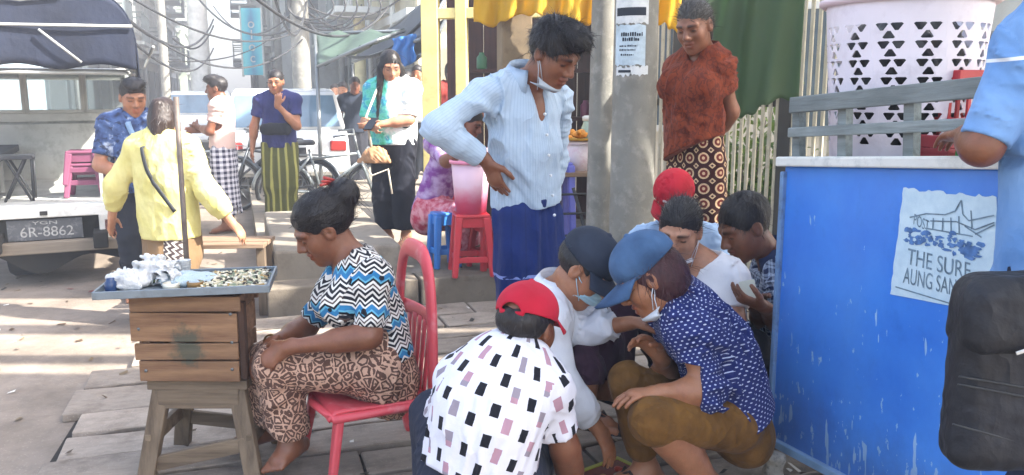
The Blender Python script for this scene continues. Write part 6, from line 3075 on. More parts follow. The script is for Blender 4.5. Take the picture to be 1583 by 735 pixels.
    def mask(s, mat, low=False, side=0):
        """Surgical mask with ear loops; low = pulled under the chin."""
        H = s.H
        mb = MB()
        dz, sc = (-.050, .55) if low else (0, 1)

        def fn(a, b):
            u = (a - .5) * 2
            v = (b - .5) * 2
            x = .060 * u * (1 - .12 * abs(v)) * (1.05 if low else 1)
            y = .112 - .052 * abs(u) ** 1.7 - .018 * (v ** 2) - (.024 * max(0, -v))
            z = -.050 + .046 * v * (1 - .30 * abs(u)) * sc + dz
            if low:
                y -= .022
            else:
                y += .004 * math.sin(v * 14)
            return H(x, y, z) - s.o
        mb.sheet(fn, 20, 14)
        o = mb.build('mask', mat, s.root, solid=.003)
        for x in (-1, 1):
            lp = MB()
            for zz in (-.03, -.072):
                lp.tube([H(x * .058, .062 - (.02 if low else 0), zz + dz), H(x * .073, .02, zz * .4 + dz * .5), H(x * .080, -.018, .012 + dz * .1)], .0016, 5)
            lp.v = [tuple(np.array(v) - s.o) for v in lp.v]
            lp.build('ear_loop', mat, o)
        return o

    def sandals(s, mat, qs='LR'):
        for q in qs:
            an, toe = s.J['an' + q], s.J['toe' + q]
            d = nrm(toe - an)
            d = nrm(np.array([d[0], d[1], 0]))
            n = np.array([0, 0, 1.0])
            c = lerp(an, toe, .55)
            z = min(an[2], toe[2]) - .030
            sd = np.cross(d, n)
            mb = MB()
            out = []
            for i in range(20):
                t = 2 * math.pi * i / 20
                out.append(c * np.array([1, 1, 0]) + d * math.cos(t) * .135 + sd * math.sin(t) * (.045 + .006 * math.cos(t)) - s.o * np.array([1, 1, 1]))
            vs = [p + n * z for p in out] + [p + n * (z + .014) for p in out]
            mb.add(vs, [tuple(range(19, -1, -1)), tuple(range(20, 40))] + [(i, (i + 1) % 20, 20 + (i + 1) % 20, 20 + i) for i in range(20)])
            o = mb.build('sandal', mat, s.root)
            st = MB()
            top = lerp(an, toe, .62) - s.o + n * .026
            fr = lerp(an, toe, .80) - s.o + n * .012
            for x in (-1, 1):
                st.tube([lerp(an, toe, .38) - s.o + sd * .040 * x + n * (z - lerp(an, toe, .38)[2] + .012), top + sd * .018 * x, fr], .006, 6)
            st.build('strap', mat, o)
# ------------------------------------------------------------------ patterns of cloth


def pat_tribal(t):
    u, v, _ = t.sep(t.uv())
    zz = t.m('MULTIPLY', t.m('PINGPONG', u, .022), .9)
    w = t.m('ADD', v, zz)
    n = t.noise(t.uv(), 30, 3)
    s = t.frac(t.m('DIVIDE', t.m('ADD', w, t.m('MULTIPLY', n, .006)), .115))
    c = t.ramp(s, (0, C('16181f', .8)), (.10, C('e6e4dc', .85)), (.17, C('1b1d26', .8)), (.25, C('e2ded6', .85)), (.32, C('2f78a8', .85)), (.48, C('6ab0cc', .85)), (.54, C('15171e', .8)),
               (.62, C('e8e6e0', .85)), (.70, C('5a4a44', .8)), (.76, C('e2ded6', .85)), (.83, C('1b1d26', .8)), (.92, C('d9d3ca', .85)), const=True)
    d = t.vor(t.mapv(t.uv(), (1, .8, 1)), 22, 'F1')
    return t.mix(t.m('MULTIPLY', t.lt(d, .20), t.band(s, .30, .72)), c, C('16181f', .8))


def pat_batik(t, bg='d3ab92', fg='50322a', sc=30):
    v1 = t.vor(t.mapv(t.uv(), (1, 1, 1)), sc, 'DISTANCE_TO_EDGE')
    v2 = t.vor(t.uv(), sc, 'F1')
    n = t.noise(t.uv(), sc * 1.7, 3)
    m = t.m('ADD', v1, t.m('MULTIPLY', t.m('SUBTRACT', n, .5), .35))
    a = t.band(m, .06, .24)
    b = t.lt(v2, .13)
    return t.mix(t.m('MAXIMUM', t.m('MULTIPLY', a, .92), t.m('MULTIPLY', b, .8)), C(bg, .78), C(fg, .75))


def pat_rects(t):
    u, v, _ = t.sep(t.uv())
    cu_ = t.m('DIVIDE', u, .072)
    col = t.m('FLOOR', cu_)
    fu = t.frac(cu_)
    par = t.m('MULTIPLY', t.frac(t.m('MULTIPLY', col, .5)), 1.0)
    cv_ = t.m('ADD', t.m('DIVIDE', v, .086), t.m('MULTIPLY', par, 1.0))
    fv = t.frac(cv_)
    wob_ = t.m('MULTIPLY', t.noise(t.uv(), 60, 2), .04)
    black = t.m('MULTIPLY', t.band(t.m('ADD', fu, wob_), .16, .42), t.band(t.m('ADD', fv, wob_), .24, .66))
    pink = t.m('MULTIPLY', t.band(t.m('ADD', fu, wob_), .60, .84), t.band(t.frac(t.m('ADD', fv, .34)), .16, .66))
    r = t.noise(t.comb(col, t.m('FLOOR', cv_), 0), 3.1, 0)
    pc = t.mix(t.gt(r, .5), C('b98f9d', .8), C('9a8f9a', .8))
    c = t.mix(pink, C('e4e2ea', .84), pc)
    return t.mix(black, c, C('1a1b24', .8))


def pat_dots(t, bg='23306e', fg='c9cfe6', sp=.0145, r=.19):
    u, v, _ = t.sep(t.uv())
    a = t.m('DIVIDE', u, sp)
    row = t.m('DIVIDE', v, sp * .8)
    sh = t.m('MULTIPLY', t.frac(t.m('MULTIPLY', t.m('FLOOR', row), .5)), 1.0)
    fu = t.m('SUBTRACT', t.frac(t.m('ADD', a, sh)), .5)
    fv = t.m('SUBTRACT', t.frac(row), .5)
    d = t.m('SQRT', t.m('ADD', t.m('MULTIPLY', fu, fu), t.m('MULTIPLY', fv, fv)))
    n = t.noise(t.uv(), 90, 2)
    return t.mix(t.lt(t.m('ADD', d, t.m('MULTIPLY', t.m('SUBTRACT', n, .5), .25)), r), C(bg, .75), C(fg, .8))


def pat_check(t, bg='dcdce6', fg='2a2c50', sp=.055):
    u, v, _ = t.sep(t.uv())
    a = t.lt(t.frac(t.m('DIVIDE', u, sp)), .5)
    b = t.lt(t.frac(t.m('DIVIDE', v, sp)), .5)
    return t.mix(t.m('MULTIPLY', t.m('ADD', a, b), .5), C(bg, .82), C(fg, .7))


def pat_plaid(t):
    u, v, _ = t.sep(t.uv())
    n = t.noise(t.uv(), 40, 2)
    fa = t.frac(t.m('DIVIDE', u, .036))
    fb = t.frac(t.m('DIVIDE', v, .036))
    a = t.m('ADD', t.m('MULTIPLY', t.lt(fa, .42), .6), t.m('MULTIPLY', t.band(fa, .62, .74), .5))
    b = t.m('ADD', t.m('MULTIPLY', t.lt(fb, .42), .6), t.m('MULTIPLY', t.band(fb, .62, .74), .5))
    return t.mix(t.m('MINIMUM', t.m('MULTIPLY', t.m('ADD', a, b), .8), 1), C('c4d2e4', .85), C('1d2c58', .75))


def pat_rust(t):
    n = t.noise(t.mapv(t.uv(), (1.3, .8, 1), (0, 0, .8)), 24, 5, .65)
    v = t.m('ABSOLUTE', t.m('SUBTRACT', t.noise(t.mapv(t.uv(), (1.4, .7, 1), (0, 0, .6)), 30, 3, .5), .5))
    c = t.ramp(n, (.3, C('6a2c18', .68)), (.6, C('8e4022', .70)), (.8, C('a85c34', .72)))
    return t.mix(t.m('MULTIPLY', t.lt(v, .035), .65), c, C('4d1a15', .8))


def pat_rings(t):
    u, v, _ = t.sep(t.uv())
    sp = .075
    a = t.m('DIVIDE', u, sp)
    b = t.m('DIVIDE', v, sp)
    fu, fv = t.m('SUBTRACT', t.frac(a), .5), t.m('SUBTRACT', t.frac(b), .5)
    d = t.m('SQRT', t.m('ADD', t.m('MULTIPLY', fu, fu), t.m('MULTIPLY', fv, fv)))
    ring = t.m('MAXIMUM', t.band(d, .25, .36), t.lt(d, .10))
    gu = t.m('SUBTRACT', t.frac(t.m('ADD', a, .5)), .5)
    gv = t.m('SUBTRACT', t.frac(t.m('ADD', b, .5)), .5)
    d2 = t.m('ADD', t.m('ABSOLUTE', gu), t.m('ABSOLUTE', gv))
    ring = t.m('MAXIMUM', ring, t.band(d2, .09, .20))
    n = t.noise(t.uv(), 120, 2)
    c = t.mix(t.gt(d, .36), C('6e1f1c', .8), C('3a1416', .8))
    return t.mix(t.m('MULTIPLY', ring, t.gt(n, .36)), c, C('d3b68e', .85))


def pat_green_white(t):
    # dyed in blue and green on the left of the shirt, white elsewhere
    u, v, _ = t.sep(t.uv())
    x, y, z = t.sep(t.gen())
    n = t.noise(t.uv(), 13, 4, .6)
    n2 = t.noise(t.uv(), 7, 4, .6)
    c = t.ramp(n, (.35, C('3fae8a', .85)), (.5, C('6fd0c0', .88)), (.62, C('2f8fb4', .85)), (.72, C('d8efe8', .85)))
    f = t.ramp(t.m('ADD', x, t.m('MULTIPLY', t.m('SUBTRACT', n2, .5), .9)), (.42, WHT), (.54, BLK))
    return t.mix(f, C('e8efea', .85), c)


def pat_stripe_longyi(t, base='1c3270'):
    u, v, _ = t.sep(t.uv())
    n = t.noise(t.uv(), 8, 4)
    c = t.ramp(n, (.3, C(base, .62)), (.7, C(base, .80)))
    s = t.band(v, 3.305, 3.318)
    g = t.m('MULTIPLY', t.lt(t.frac(t.m('DIVIDE', u, .05)), .12), .25)
    c = t.mix(g, c, C('101a48', .8))
    return t.mix(t.m('MULTIPLY', s, t.gt(t.noise(t.uv(), 22, 2), .42)), c, C('8fa0d8', .8))


def pat_olive(t):
    u, v, _ = t.sep(t.uv())
    s = t.lt(t.frac(t.m('DIVIDE', u, .085)), .3)
    return t.mix(s, C('5d5f30', .7), C('a9a65c', .75))


def pat_leafy_blue(t):
    n = t.noise(t.uv(), 14, 4)
    n2 = t.noise(t.uv(), 26, 3)
    c = t.ramp(n, (.35, C('26345c', .75)), (.55, C('4a6496', .8)), (.7, C('c3cfe0', .8)))
    return t.mix(t.m('MULTIPLY', t.gt(n2, .58), .8), c, C('1b2440', .7))


def pat_brown_zig(t):
    x, y, z = t.sep(t.gen())
    u, v, _ = t.sep(t.uv())
    zz = t.m('PINGPONG', t.m('ADD', v, t.m('MULTIPLY', u, .3)), .02)
    f = t.lt(t.frac(t.m('DIVIDE', t.m('ADD', u, t.m('MULTIPLY', zz, 1.5)), .045)), .4)
    inb = t.band(x, .50, .80)
    return t.mix(t.m('MULTIPLY', f, inb), t.mix(inb, C('8a6f50', .75), C('4a3f40', .75)), C('cfc8bc', .8))


def cc(h, k=.82):
    return lambda t: C(h, k)


M_LTBLUE = m_cloth('shirt_light_blue', lambda t: t.mix(t.m('MULTIPLY', t.lt(t.frac(t.m('DIVIDE', t.sep(t.uv())[0], .012)), .35), .18), C('aebfd2', .84), C('7d94b4', .8)), wr=.55)
M_PLASTICPINK = m_plain('tube_pink', C('c8508c', .8), .4)


def shadefree(h, k=.85):
    return C(h, k)


def strap_on(p, garment, pts, w, mat, name):
    """A strap laid over the cloth: the polyline through pts is snapped to the garment's surface."""
    from mathutils.bvhtree import BVHTree
    me = garment.data
    bv = BVHTree.FromPolygons([v.co[:] for v in me.vertices], [pl.vertices[:] for pl in me.polygons])
    mb = MB()
    prev = None
    vs, P_ = [], []
    for a, b in zip(pts[:-1], pts[1:]):
        for t in np.linspace(0, 1, 12, endpoint=False):
            P_.append(lerp(a, b, t) - p.o)
    sn = []
    for q in P_:
        co, n, _, _ = bv.find_nearest(Vector(q))
        sn.append((np.array(co), np.array(n)))
    for _ in range(6):
        pp = [a for a, _n in sn]
        pp = [pp[0]] + [(pp[k - 1] + pp[k] * 2 + pp[k + 1]) / 4 for k in range(1, len(pp) - 1)] + [pp[-1]]
        sn = [(q, n) for q, (_a, n) in zip(pp, sn)]
    rs = []
    for q, n in sn:
        co, n2, _, _ = bv.find_nearest(Vector(q))
        rs.append((np.array(co), np.array(n2)))
    sn = rs
    for i, (co, n) in enumerate(sn):
        d = nrm(sn[min(i + 1, len(sn) - 1)][0] - sn[max(i - 1, 0)][0])
        x = nrm(np.cross(d, n))
        c = co + n * .013
        vs += [c - x * w, c + x * w]
    mb.add(vs, [(2 * i, 2 * i + 1, 2 * i + 3, 2 * i + 2) for i in range(len(sn) - 1)], True)
    return mb.build(name, mat, p.root, solid=.005)


# ================================================================== A seated betel seller
J = dict(head=P(499, 353, 3.04), neck=P(545, 405, 3.06), shL=P(577, 432, 2.93), shR=P(537, 424, 3.24), elL=P(572, 520, 2.86), wrL=P(444, 538, 2.84),
         elR=P(475, 505, 3.26), wrR=P(418, 532, 3.02), pel=P(588, 562, 3.06), sp=P(572, 488, 3.07), hipL=P(578, 568, 2.96), hipR=P(572, 562, 3.16),
         knL=P(430, 566, 2.93), knR=P(418, 560, 3.10), anL=P(450, 686, 2.98), anR=P(402, 664, 3.12), toeL=P(424, 716, 2.90), toeR=P(358, 688, 3.08))
p = Person('woman in a blue black zigzag blouse and brown patterned longyi seated on the red chair', J, (-.80, -.30, -.52), 1.06, .10, 'dark', q='near', girth=.97, bust=.012)
p.fine_feet = 'LR'
p.hands = {'L': ((-.8, .05, -.55), (-.4, .5, -.6), .9), 'R': ((-.6, -.35, -.6), (.2, -.3, -.9), .9)}
p.body()
p.shirt(m_cloth('blouse_tribal', pat_tribal, wr=.4), (.86, .86), -.02, .016, 1.04, .035, .10)
p.lap(m_cloth('longyi_batik', pat_batik, wr=.5), to=.80, o=.016, amp=.005, k=.07)
p.hair('bun', strands=2200, lens=.035, vol=1.04)
o = MB()
for i in range(3):
    o.tube([p.H(-.015 + .05 * i / 3, -.075 - .012 * i, .135 + .004 * i) - p.o, p.H(.03, -.105 - .01 * i, .112) - p.o, p.H(.06, -.12 - .008 * i, .06) - p.o], .0055, 6)
o.build('hair_clip', m_plain('clip_red', C('b8403a', .8), .4), p.root)
o = MB()
c_ = lerp(p.J['elR'], p.J['wrR'], .97)
d_ = nrm(p.J['wrR'] - p.J['elR'])
x_ = nrm(np.cross(d_, (0, 0, 1)))
y_ = np.cross(d_, x_)
o.tube([c_ - p.o + (x_ * math.cos(a) + y_ * math.sin(a)) * .033 for a in np.linspace(0, 6.283, 20, endpoint=False)], .004, 6, True)
o.build('bangle', m_plain('bangle_gold', C('b08a4a', .8), .3, .05, 5, .8), p.root)

# ================================================================== B standing man in the pale blue shirt
J = dict(head=P(856, 84, 3.30), neck=P(812, 132, 3.42), shR=P(745, 146, 3.32), shL=P(862, 158, 3.56), elR=P(676, 197, 3.20), wrR=P(752, 250, 3.30), elL=P(860, 240, 3.66), wrL=P(846, 318, 3.62),
         pel=P(815, 318, 3.50), sp=P(814, 232, 3.44), hipR=P(797, 330, 3.44), hipL=P(836, 332, 3.56), knR=P(800, 480, 3.40), knL=P(842, 482, 3.52), anR=P(800, 612, 3.45), anL=P(842, 604, 3.56), toeR=P(822, 640, 3.32), toeL=P(868, 630, 3.42))
p = Person('man standing hand on hip in a pale blue shirt and dark blue longyi looking down', J, (.64, -.52, -.55), 1.06, -.05, 'dark', q='near', girth=.92)
p.hands = {'R': ((.38, .1, -.9), (.5, .7, .25), .3)}
p.body()
shB = m_cloth('shirt_pale_blue', lambda t: t.mix(t.m('MULTIPLY', t.lt(t.frac(t.m('DIVIDE', t.sep(t.uv())[0], .011)), .35), .22), C('b3c6d8', .84), C('7f97b6', .8)), wr=.6)
p.shirt(shB, (1.86, 1.86), -.012, .016, 1.0, .03, .22, .0065)
p.collar(shB, .066, .040, .62, .1)
o = MB()
for i in range(6):
    t_ = i / 5
    c_ = lerp(p.J['neck'] + p.f * .10 - p.up * .10, p.J['pel'] + p.f * .155, t_) + p.f * .02 - p.o
    o.tube([c_, c_ + p.f * .006], .006, 8)
o.build('buttons', m_plain('button_white', C('dfe4e8', .85), .4), p.root)
p.wrap(m_cloth('longyi_navy', pat_stripe_longyi, wr=.5), top=.040, length=.97, r0=.134, r1=.178, folds=8, amp=.011)
p.hair('tuft', strands=2600, lens=.026, vol=1.05)
p.mask(m_cloth('mask_white', cc('b4bec6'), wr=.15), low=True)

# ================================================================== C squatting man in the red cap, seen from behind
J = dict(head=P(815, 505, 2.42), neck=P(798, 558, 2.40), shL=P(714, 590, 2.42), shR=P(846, 606, 2.34), elL=P(672, 660, 2.62), wrL=P(735, 690, 2.80), elR=P(872, 688, 2.36), wrR=P(893, 778, 2.52),
         pel=P(738, 742, 2.30), sp=P(756, 640, 2.30), hipL=P(700, 745, 2.33), hipR=P(790, 752, 2.28), knL=P(672, 640, 2.66), knR=P(826, 680, 2.66), anL=P(672, 812, 2.50), anR=P(812, 820, 2.48), toeL=P(680, 812, 2.66), toeR=P(828, 806, 2.64))
p = Person('squatting man in a red cap and white shirt printed with black rectangles, seen from behind', J, (.50, .82, -.28), 1.0, 0, 'dark', q='near', girth=.95)
p.show = 'R'
p.body()
p.shirt(m_cloth('shirt_rects', pat_rects, wr=.5), (.78, .78), .0, .024, 1.0, .02, 0, .004)
p.trousers(m_cloth('trousers_navy', cc('2b3040', .75), wr=.4), o=.022, to=(1.9, 1.9))
p.hair('capped', strands=500, lens=.012)
p.cap(m_cloth('cap_red', lambda t: t.ramp(t.noise(t.obj(), 5, 3), (.3, C('b01a30', .8)), (.7, C('cf2440', .85))), wr=.25), 1, True, -.12)

# ================================================================== D masked man in the dark cap and white shirt
J = dict(head=P(903, 418, 2.90), neck=P(858, 455, 2.98), shR=P(846, 492, 2.84), shL=P(905, 488, 3.12), elR=P(868, 596, 2.78), wrR=P(925, 664, 2.80), elL=P(898, 512, 2.94), wrL=P(974, 500, 2.84),
         pel=P(850, 620, 3.04), sp=P(842, 540, 3.04), hipR=P(856, 628, 2.95), hipL=P(872, 622, 3.12), knR=P(902, 572, 2.88), knL=P(962, 482, 3.20), anR=P(900, 640, 2.92), anL=P(948, 600, 3.08), toeR=P(948, 655, 2.86), toeL=P(985, 618, 3.02))
p = Person('crouching man in dark cap, blue mask and white shirt reaching to the red board', J, (.70, -.34, -.62), 1.06, .12, 'mid', q='near', girth=.92)
p.hands = {'R': ((.45, -.05, -.9), (-.4, .3, -.2), .45), 'L': ((.9, -.1, .1), (.1, -.2, -.95), .6)}
p.body()
shD = m_cloth('shirt_white', cc('dfe2ea', .84), wr=.55)
p.shirt(shD, (1.72, 1.80), .0, .024, 1.0, .025, .05, .006)
p.collar(shD, .064, .034, .7)
p.lap(m_cloth('longyi_maroon', lambda t: t.ramp(t.noise(t.uv(), 9, 4), (.3, C('2c1a2a', .75)), (.7, C('45293c', .8))), wr=.4), to=.62, o=.014, amp=.008, k=.07)
p.hair('capped', strands=400, lens=.014)
p.cap(m_cloth('cap_dark', lambda t: t.ramp(t.noise(t.obj(), 6, 3), (.3, C('1e2430', .8)), (.7, C('333b4a', .85))), wr=.25), 1, False, -.05, rise=.01, blen=.075)
p.mask(m_cloth('mask_blue', cc('a9cfe0', .85), wr=.15))
p.sandals(m_plain('sandal_black', C('1f1d1f', .7), .6))

# ================================================================== E squatting woman in the dotted navy blouse and denim hat
J = dict(head=P(1004, 430, 2.66), neck=P(1048, 470, 2.70), shL=P(1068, 506, 2.58), shR=P(1048, 496, 2.86), elL=P(1092, 606, 2.52), wrL=P(1022, 606, 2.50), elR=P(1030, 590, 2.86), wrR=P(1020, 552, 2.74),
         pel=P(1132, 640, 2.72), sp=P(1110, 550, 2.72), hipL=P(1132, 655, 2.60), hipR=P(1112, 650, 2.80), knL=P(1008, 650, 2.46), knR=P(972, 590, 2.78), anL=P(1122, 775, 2.56), anR=P(1000, 728, 2.80), toeL=P(1066, 800, 2.46), toeR=P(950, 742, 2.76))
p = Person('squatting woman in a denim cap, dotted navy blouse and ochre trousers', J, (-.82, .05, -.56), 1.05, -.10, 'mid', q='near', girth=.97, bust=.0)
p.hands = {'R': ((-.55, -.1, .55), (-.3, -.6, -.5), .9), 'L': ((-.95, -.1, -.05), (0, -.1, -1), .5)}
p.body()
p.shirt(m_cloth('blouse_dots', pat_dots, wr=.5), (1.22, 1.22), .0, .030, 1.06, .015, 0, .0065)
p.trousers(m_cloth('trousers_ochre', lambda t: t.ramp(t.noise(t.uv(), 12, 4), (.3, C('63431d', .74)), (.7, C('875e2a', .78))), wr=.95), to=(1.05, 1.72), o=.012, wr=.005)
p.hair('capped_long', HAIR_MAROON, strands=1200, lens=.03, vol=1.03)
p.cap(m_cloth('cap_denim', lambda t: t.ramp(t.noise(t.obj(), 7, 5), (.3, C('304a6c', .72)), (.7, C('517299', .76))), wr=.35), 1, False, -.18, rise=.012, blen=.105)
p.mask(m_cloth('mask_white2', cc('dde6ee', .85), wr=.15), low=True)
p.sandals(m_plain('sandal_brown', C('3a2b26', .7), .6), 'LR')

# ================================================================== F woman in the white tee
J = dict(head=P(1051, 358, 3.24), neck=P(1084, 408, 3.28), shL=P(1130, 432, 3.20), shR=P(1044, 432, 3.36), elL=P(1136, 502, 3.12), wrL=P(1082, 520, 3.02), elR=P(1020, 505, 3.24), wrR=P(1040, 530, 3.05),
         pel=P(1096, 580, 3.34), hipL=P(1118, 590, 3.28), hipR=P(1078, 590, 3.40), knL=P(1076, 520, 2.98), knR=P(1030, 520, 3.10), anL=P(1080, 640, 3.08), anR=P(1040, 640, 3.2), toeL=P(1062, 660, 2.98), toeR=P(1020, 660, 3.08))
p = Person('woman in a white tee shirt crouching with a mask pulled under her chin', J, (-.42, -.86, -.34), 1.02, .08, 'fair', q='near', girth=.95, bust=.012)
p.show = ''
p.body()
p.shirt(m_cloth('tee_white', cc('e4e2e4', .84), wr=.4), (.66, .66), .0, .016, 1.02, .05, .03)
p.lap(m_cloth('longyi_dark', cc('2c2a36', .75)), to=.8)
p.hair('low', strands=1800, lens=.03, vol=.985, face_cut=1.28)
p.mask(m_cloth('mask_white3', cc('e2dde0', .85), wr=.15), low=True)

# ================================================================== G man in the plaid shirt holding a card
J = dict(head=P(1152, 352, 3.34), neck=P(1198, 402, 3.40), shL=P(1212, 432, 3.30), shR=P(1190, 428, 3.56), elL=P(1206, 500, 3.22), wrL=P(1180, 474, 3.06), elR=P(1180, 500, 3.50), wrR=P(1165, 470, 3.28),
         pel=P(1232, 590, 3.50), hipL=P(1230, 600, 3.42), hipR=P(1222, 595, 3.58), knL=P(1160, 540, 3.24), knR=P(1140, 520, 3.42), anL=P(1180, 660, 3.30), anR=P(1165, 650, 3.46), toeL=P(1150, 675, 3.22), toeR=P(1132, 665, 3.38))
p = Person('short haired man in a blue plaid shirt crouching behind the cart corner with a card', J, (-.86, -.22, -.46), 1.10, -.05, 'dark', q='near', girth=.95)
p.hands = {'L': ((-.8, -.1, .3), (-.2, .3, .9), .6)}
p.show = 'L'
p.body()
shG = m_cloth('shirt_plaid', pat_plaid, wr=.4)
p.shirt(shG, (.8, .8), .0, .022, 1.0, .02, .03, .005)
p.collar(shG, .064, .036, .7)
p.trousers(m_cloth('trousers_black', cc('20242c', .75)), to=(1.9, 1.9), o=.024)
p.hair('short', strands=2600, lens=.016, vol=1.0)
q = P(1158, 452, 3.10)
mb = MB()
mb.box((0, 0, 0), (.062, .003, .090))
o = mb.build('card', m_plain('card_cream', C('d8d8c4', .85), .6), None, bevel=.001)
o.location = [float(v) for v in q]
o.rotation_euler = (R(-18), R(-8), R(10))
tag(o, 'pale cream card in the hand of the man in the plaid shirt', 'card')

# ================================================================== H man in the second red cap
J = dict(head=P(1042, 312, 3.72), neck=P(1052, 358, 3.80), shL=P(1104, 372, 3.78), shR=P(998, 372, 3.84), elL=P(1118, 440, 3.66), wrL=P(1072, 470, 3.5), elR=P(988, 440, 3.7), wrR=P(1020, 470, 3.5),
         pel=P(1052, 520, 3.84), hipL=P(1070, 525, 3.84), hipR=P(1034, 525, 3.84), knL=P(1072, 470, 3.46), knR=P(1026, 470, 3.46), anL=P(1066, 570, 3.6), anR=P(1034, 570, 3.6), toeL=P(1070, 585, 3.48), toeR=P(1030, 585, 3.48))
p = Person('man in a red cap with white print and pale blue shirt crouching behind', J, (-.25, -.80, -.52), 1.02, 0, 'mid', q='mid', girth=.95)
p.body()
shH = m_cloth('shirt_sky', cc('a8c2e0', .82), wr=.4)
p.shirt(shH, (.7, .7), .0, .018)
p.collar(shH, .062, .03, .7)
p.trousers(m_cloth('trousers_grey', cc('30323a', .75)))
p.hair('capped', strands=150)
cp_ = p.cap(m_cloth('cap_red2', lambda t: t.ramp(t.noise(t.obj(), 5, 3), (.3, C('a81c28', .8)), (.7, C('c8283a', .85))), wr=.2), 1, False, -.1, rise=.008)
mb = MB()


def fn(a, b):
    th = (a - .5) * .75
    return p.H(math.sin(th) * .0935, math.cos(th) * .113 - .012, .068 + .012 * b + .004 * math.sin(a * 9)) - p.o


mb.sheet(fn, 14, 2)
mb.build('cap_print', m_plain('print_white', C('e8e0e0', .85), .6), cp_)

# ================================================================== I standing woman in rust red
J = dict(head=P(1074, 42, 4.12), neck=P(1086, 84, 4.20), shL=P(1112, 104, 4.14), shR=P(1050, 108, 4.30), elL=P(1130, 172, 4.20), wrL=P(1100, 222, 4.40), elR=P(1038, 186, 4.36), wrR=P(1070, 230, 4.40),
         pel=P(1074, 246, 4.24), hipL=P(1090, 256, 4.2), hipR=P(1064, 256, 4.28), knL=P(1090, 392, 4.2), knR=P(1062, 392, 4.24), anL=P(1090, 510, 4.22), anR=P(1060, 510, 4.28), toeL=P(1078, 530, 4.1), toeR=P(1042, 530, 4.14), sp=P(1072, 170, 4.22))
p = Person('woman standing with hands behind her back in a rust red blouse and ringed longyi', J, (-.56, -.70, -.34), 1.02, -.06, 'dark', q='near', girth=.88, bust=.02)
p.show = ''
p.body()
rust = m_cloth('blouse_rust', pat_rust, wr=.55)
b0 = p.J['pel']
p.shirt(rust, (.55, .55), .02, .024, 1.0, .03, .04, .004, morecuts=[(b0 + p.up * .05, -p.up * .86 - p.r * .5, .5)],
        extra=[(Cap(lerp(b0, p.J['neck'], .55) + p.f * .09, b0 + p.f * .10 - p.up * .03, .09, .10), .06)])
p.wrap(m_cloth('longyi_rings', pat_rings, wr=.4), top=.13, length=.97, r0=.155, r1=.16, knot=False, folds=5, amp=.007)
p.hair('low', HAIR_GREY, strands=1800, lens=.03, vol=.96, face_cut=1.22)

# ================================================================== J vendor at the edge of the picture
J = dict(head=P(1690, -150, 1.86), neck=P(1682, -20, 1.90), shL=P(1594, 72, 1.94), shR=P(1800, 60, 1.90), elL=P(1518, 226, 1.92), wrL=P(1494, 208, 2.16), elR=P(1870, 240, 1.88), wrR=P(1810, 290, 2.1),
         pel=P(1660, 440, 1.94), sp=P(1676, 240, 1.94), hipL=P(1620, 460, 1.96), hipR=P(1710, 470, 1.92), knL=P(1610, 740, 2.06), knR=P(1700, 750, 2.02), anL=P(1600, 990, 2.02), anR=P(1690, 1000, 1.98), toeL=P(1594, 970, 2.2), toeR=P(1690, 975, 2.18))
p = Person('vendor in a sky blue uniform shirt with white piping standing at the cart', J, (-.15, .95, -.25), 1.0, 0, 'dark', q='near', girth=1.0)
p.hands = {'L': ((.1, .95, -.1), (0, 0, -1), .5)}
p.show = ''
p.body()


def pat_uniform(t):
    x, y, z = t.sep(t.pos())
    zz = t.m('ADD', z, t.m('MULTIPLY', x, -.12))
    k = float(P(1545, 95, 1.84)[2] - .12 * P(1545, 95, 1.84)[0])
    return t.mix(t.band(zz, k - .004, k + .004), t.ramp(t.noise(t.uv(), 6, 3), (.3, C('6a98d2', .74)), (.7, C('83abdc', .78))), C('e4eaf0', .85))


shJ = m_cloth('shirt_uniform', pat_uniform, wr=.5)
p.shirt(shJ, (.94, .94), .03, .016, 1.0, .02, 0, .006)
p.trousers(m_cloth('trousers_navy2', cc('1f2740', .75)), to=(1.9, 1.9), o=.024)
p.hair('short', strands=0)
p_vendor = p

# ================================================================== K to N: people by the truck and across the street
J = stand(196, 420, 5.9, 1.62, 150, elL=(-.30, .0, 1.02), wrL=(-.16, .22, .93), elR=(.24, .02, 1.04), wrR=(.10, .24, .98))
dz = P(208, 152, 5.9) - J['head']
J['head'] = J['head'] + dz * np.array([1, 0, 1])
for k_ in list(J):
    if not k_.startswith('_') and k_ != 'head':
        J[k_] = J[k_] + np.array([dz[0], 0, dz[2] * (1 if J[k_][2] > .7 else 0)])
p = Person('man with dark hair in a blue patterned shirt standing by the truck tail', J, (.55, -.78, -.28), 1.06, 0, 'mid', q='mid')
p.body()
lf = p.shirt(m_cloth('shirt_leafy', pat_leafy_blue), (.75, .75), .06, .022)
p.trousers(m_cloth('trousers_dark', cc('2a2e38', .75)))
p.hair('tuft', strands=500, lens=.02)
strap_on(p, lf, [p.J['shR'] * .5 + p.J['neck'] * .5 + p.up * .08, lerp(p.J['neck'], p.J['pel'], .45) + p.f * .2, lerp(p.J['hipL'], p.J['shL'], .12) + p.f * .12 - p.r * .08], .018, m_plain('strap_blue', C('7c9cc0', .8), .6), 'strap')

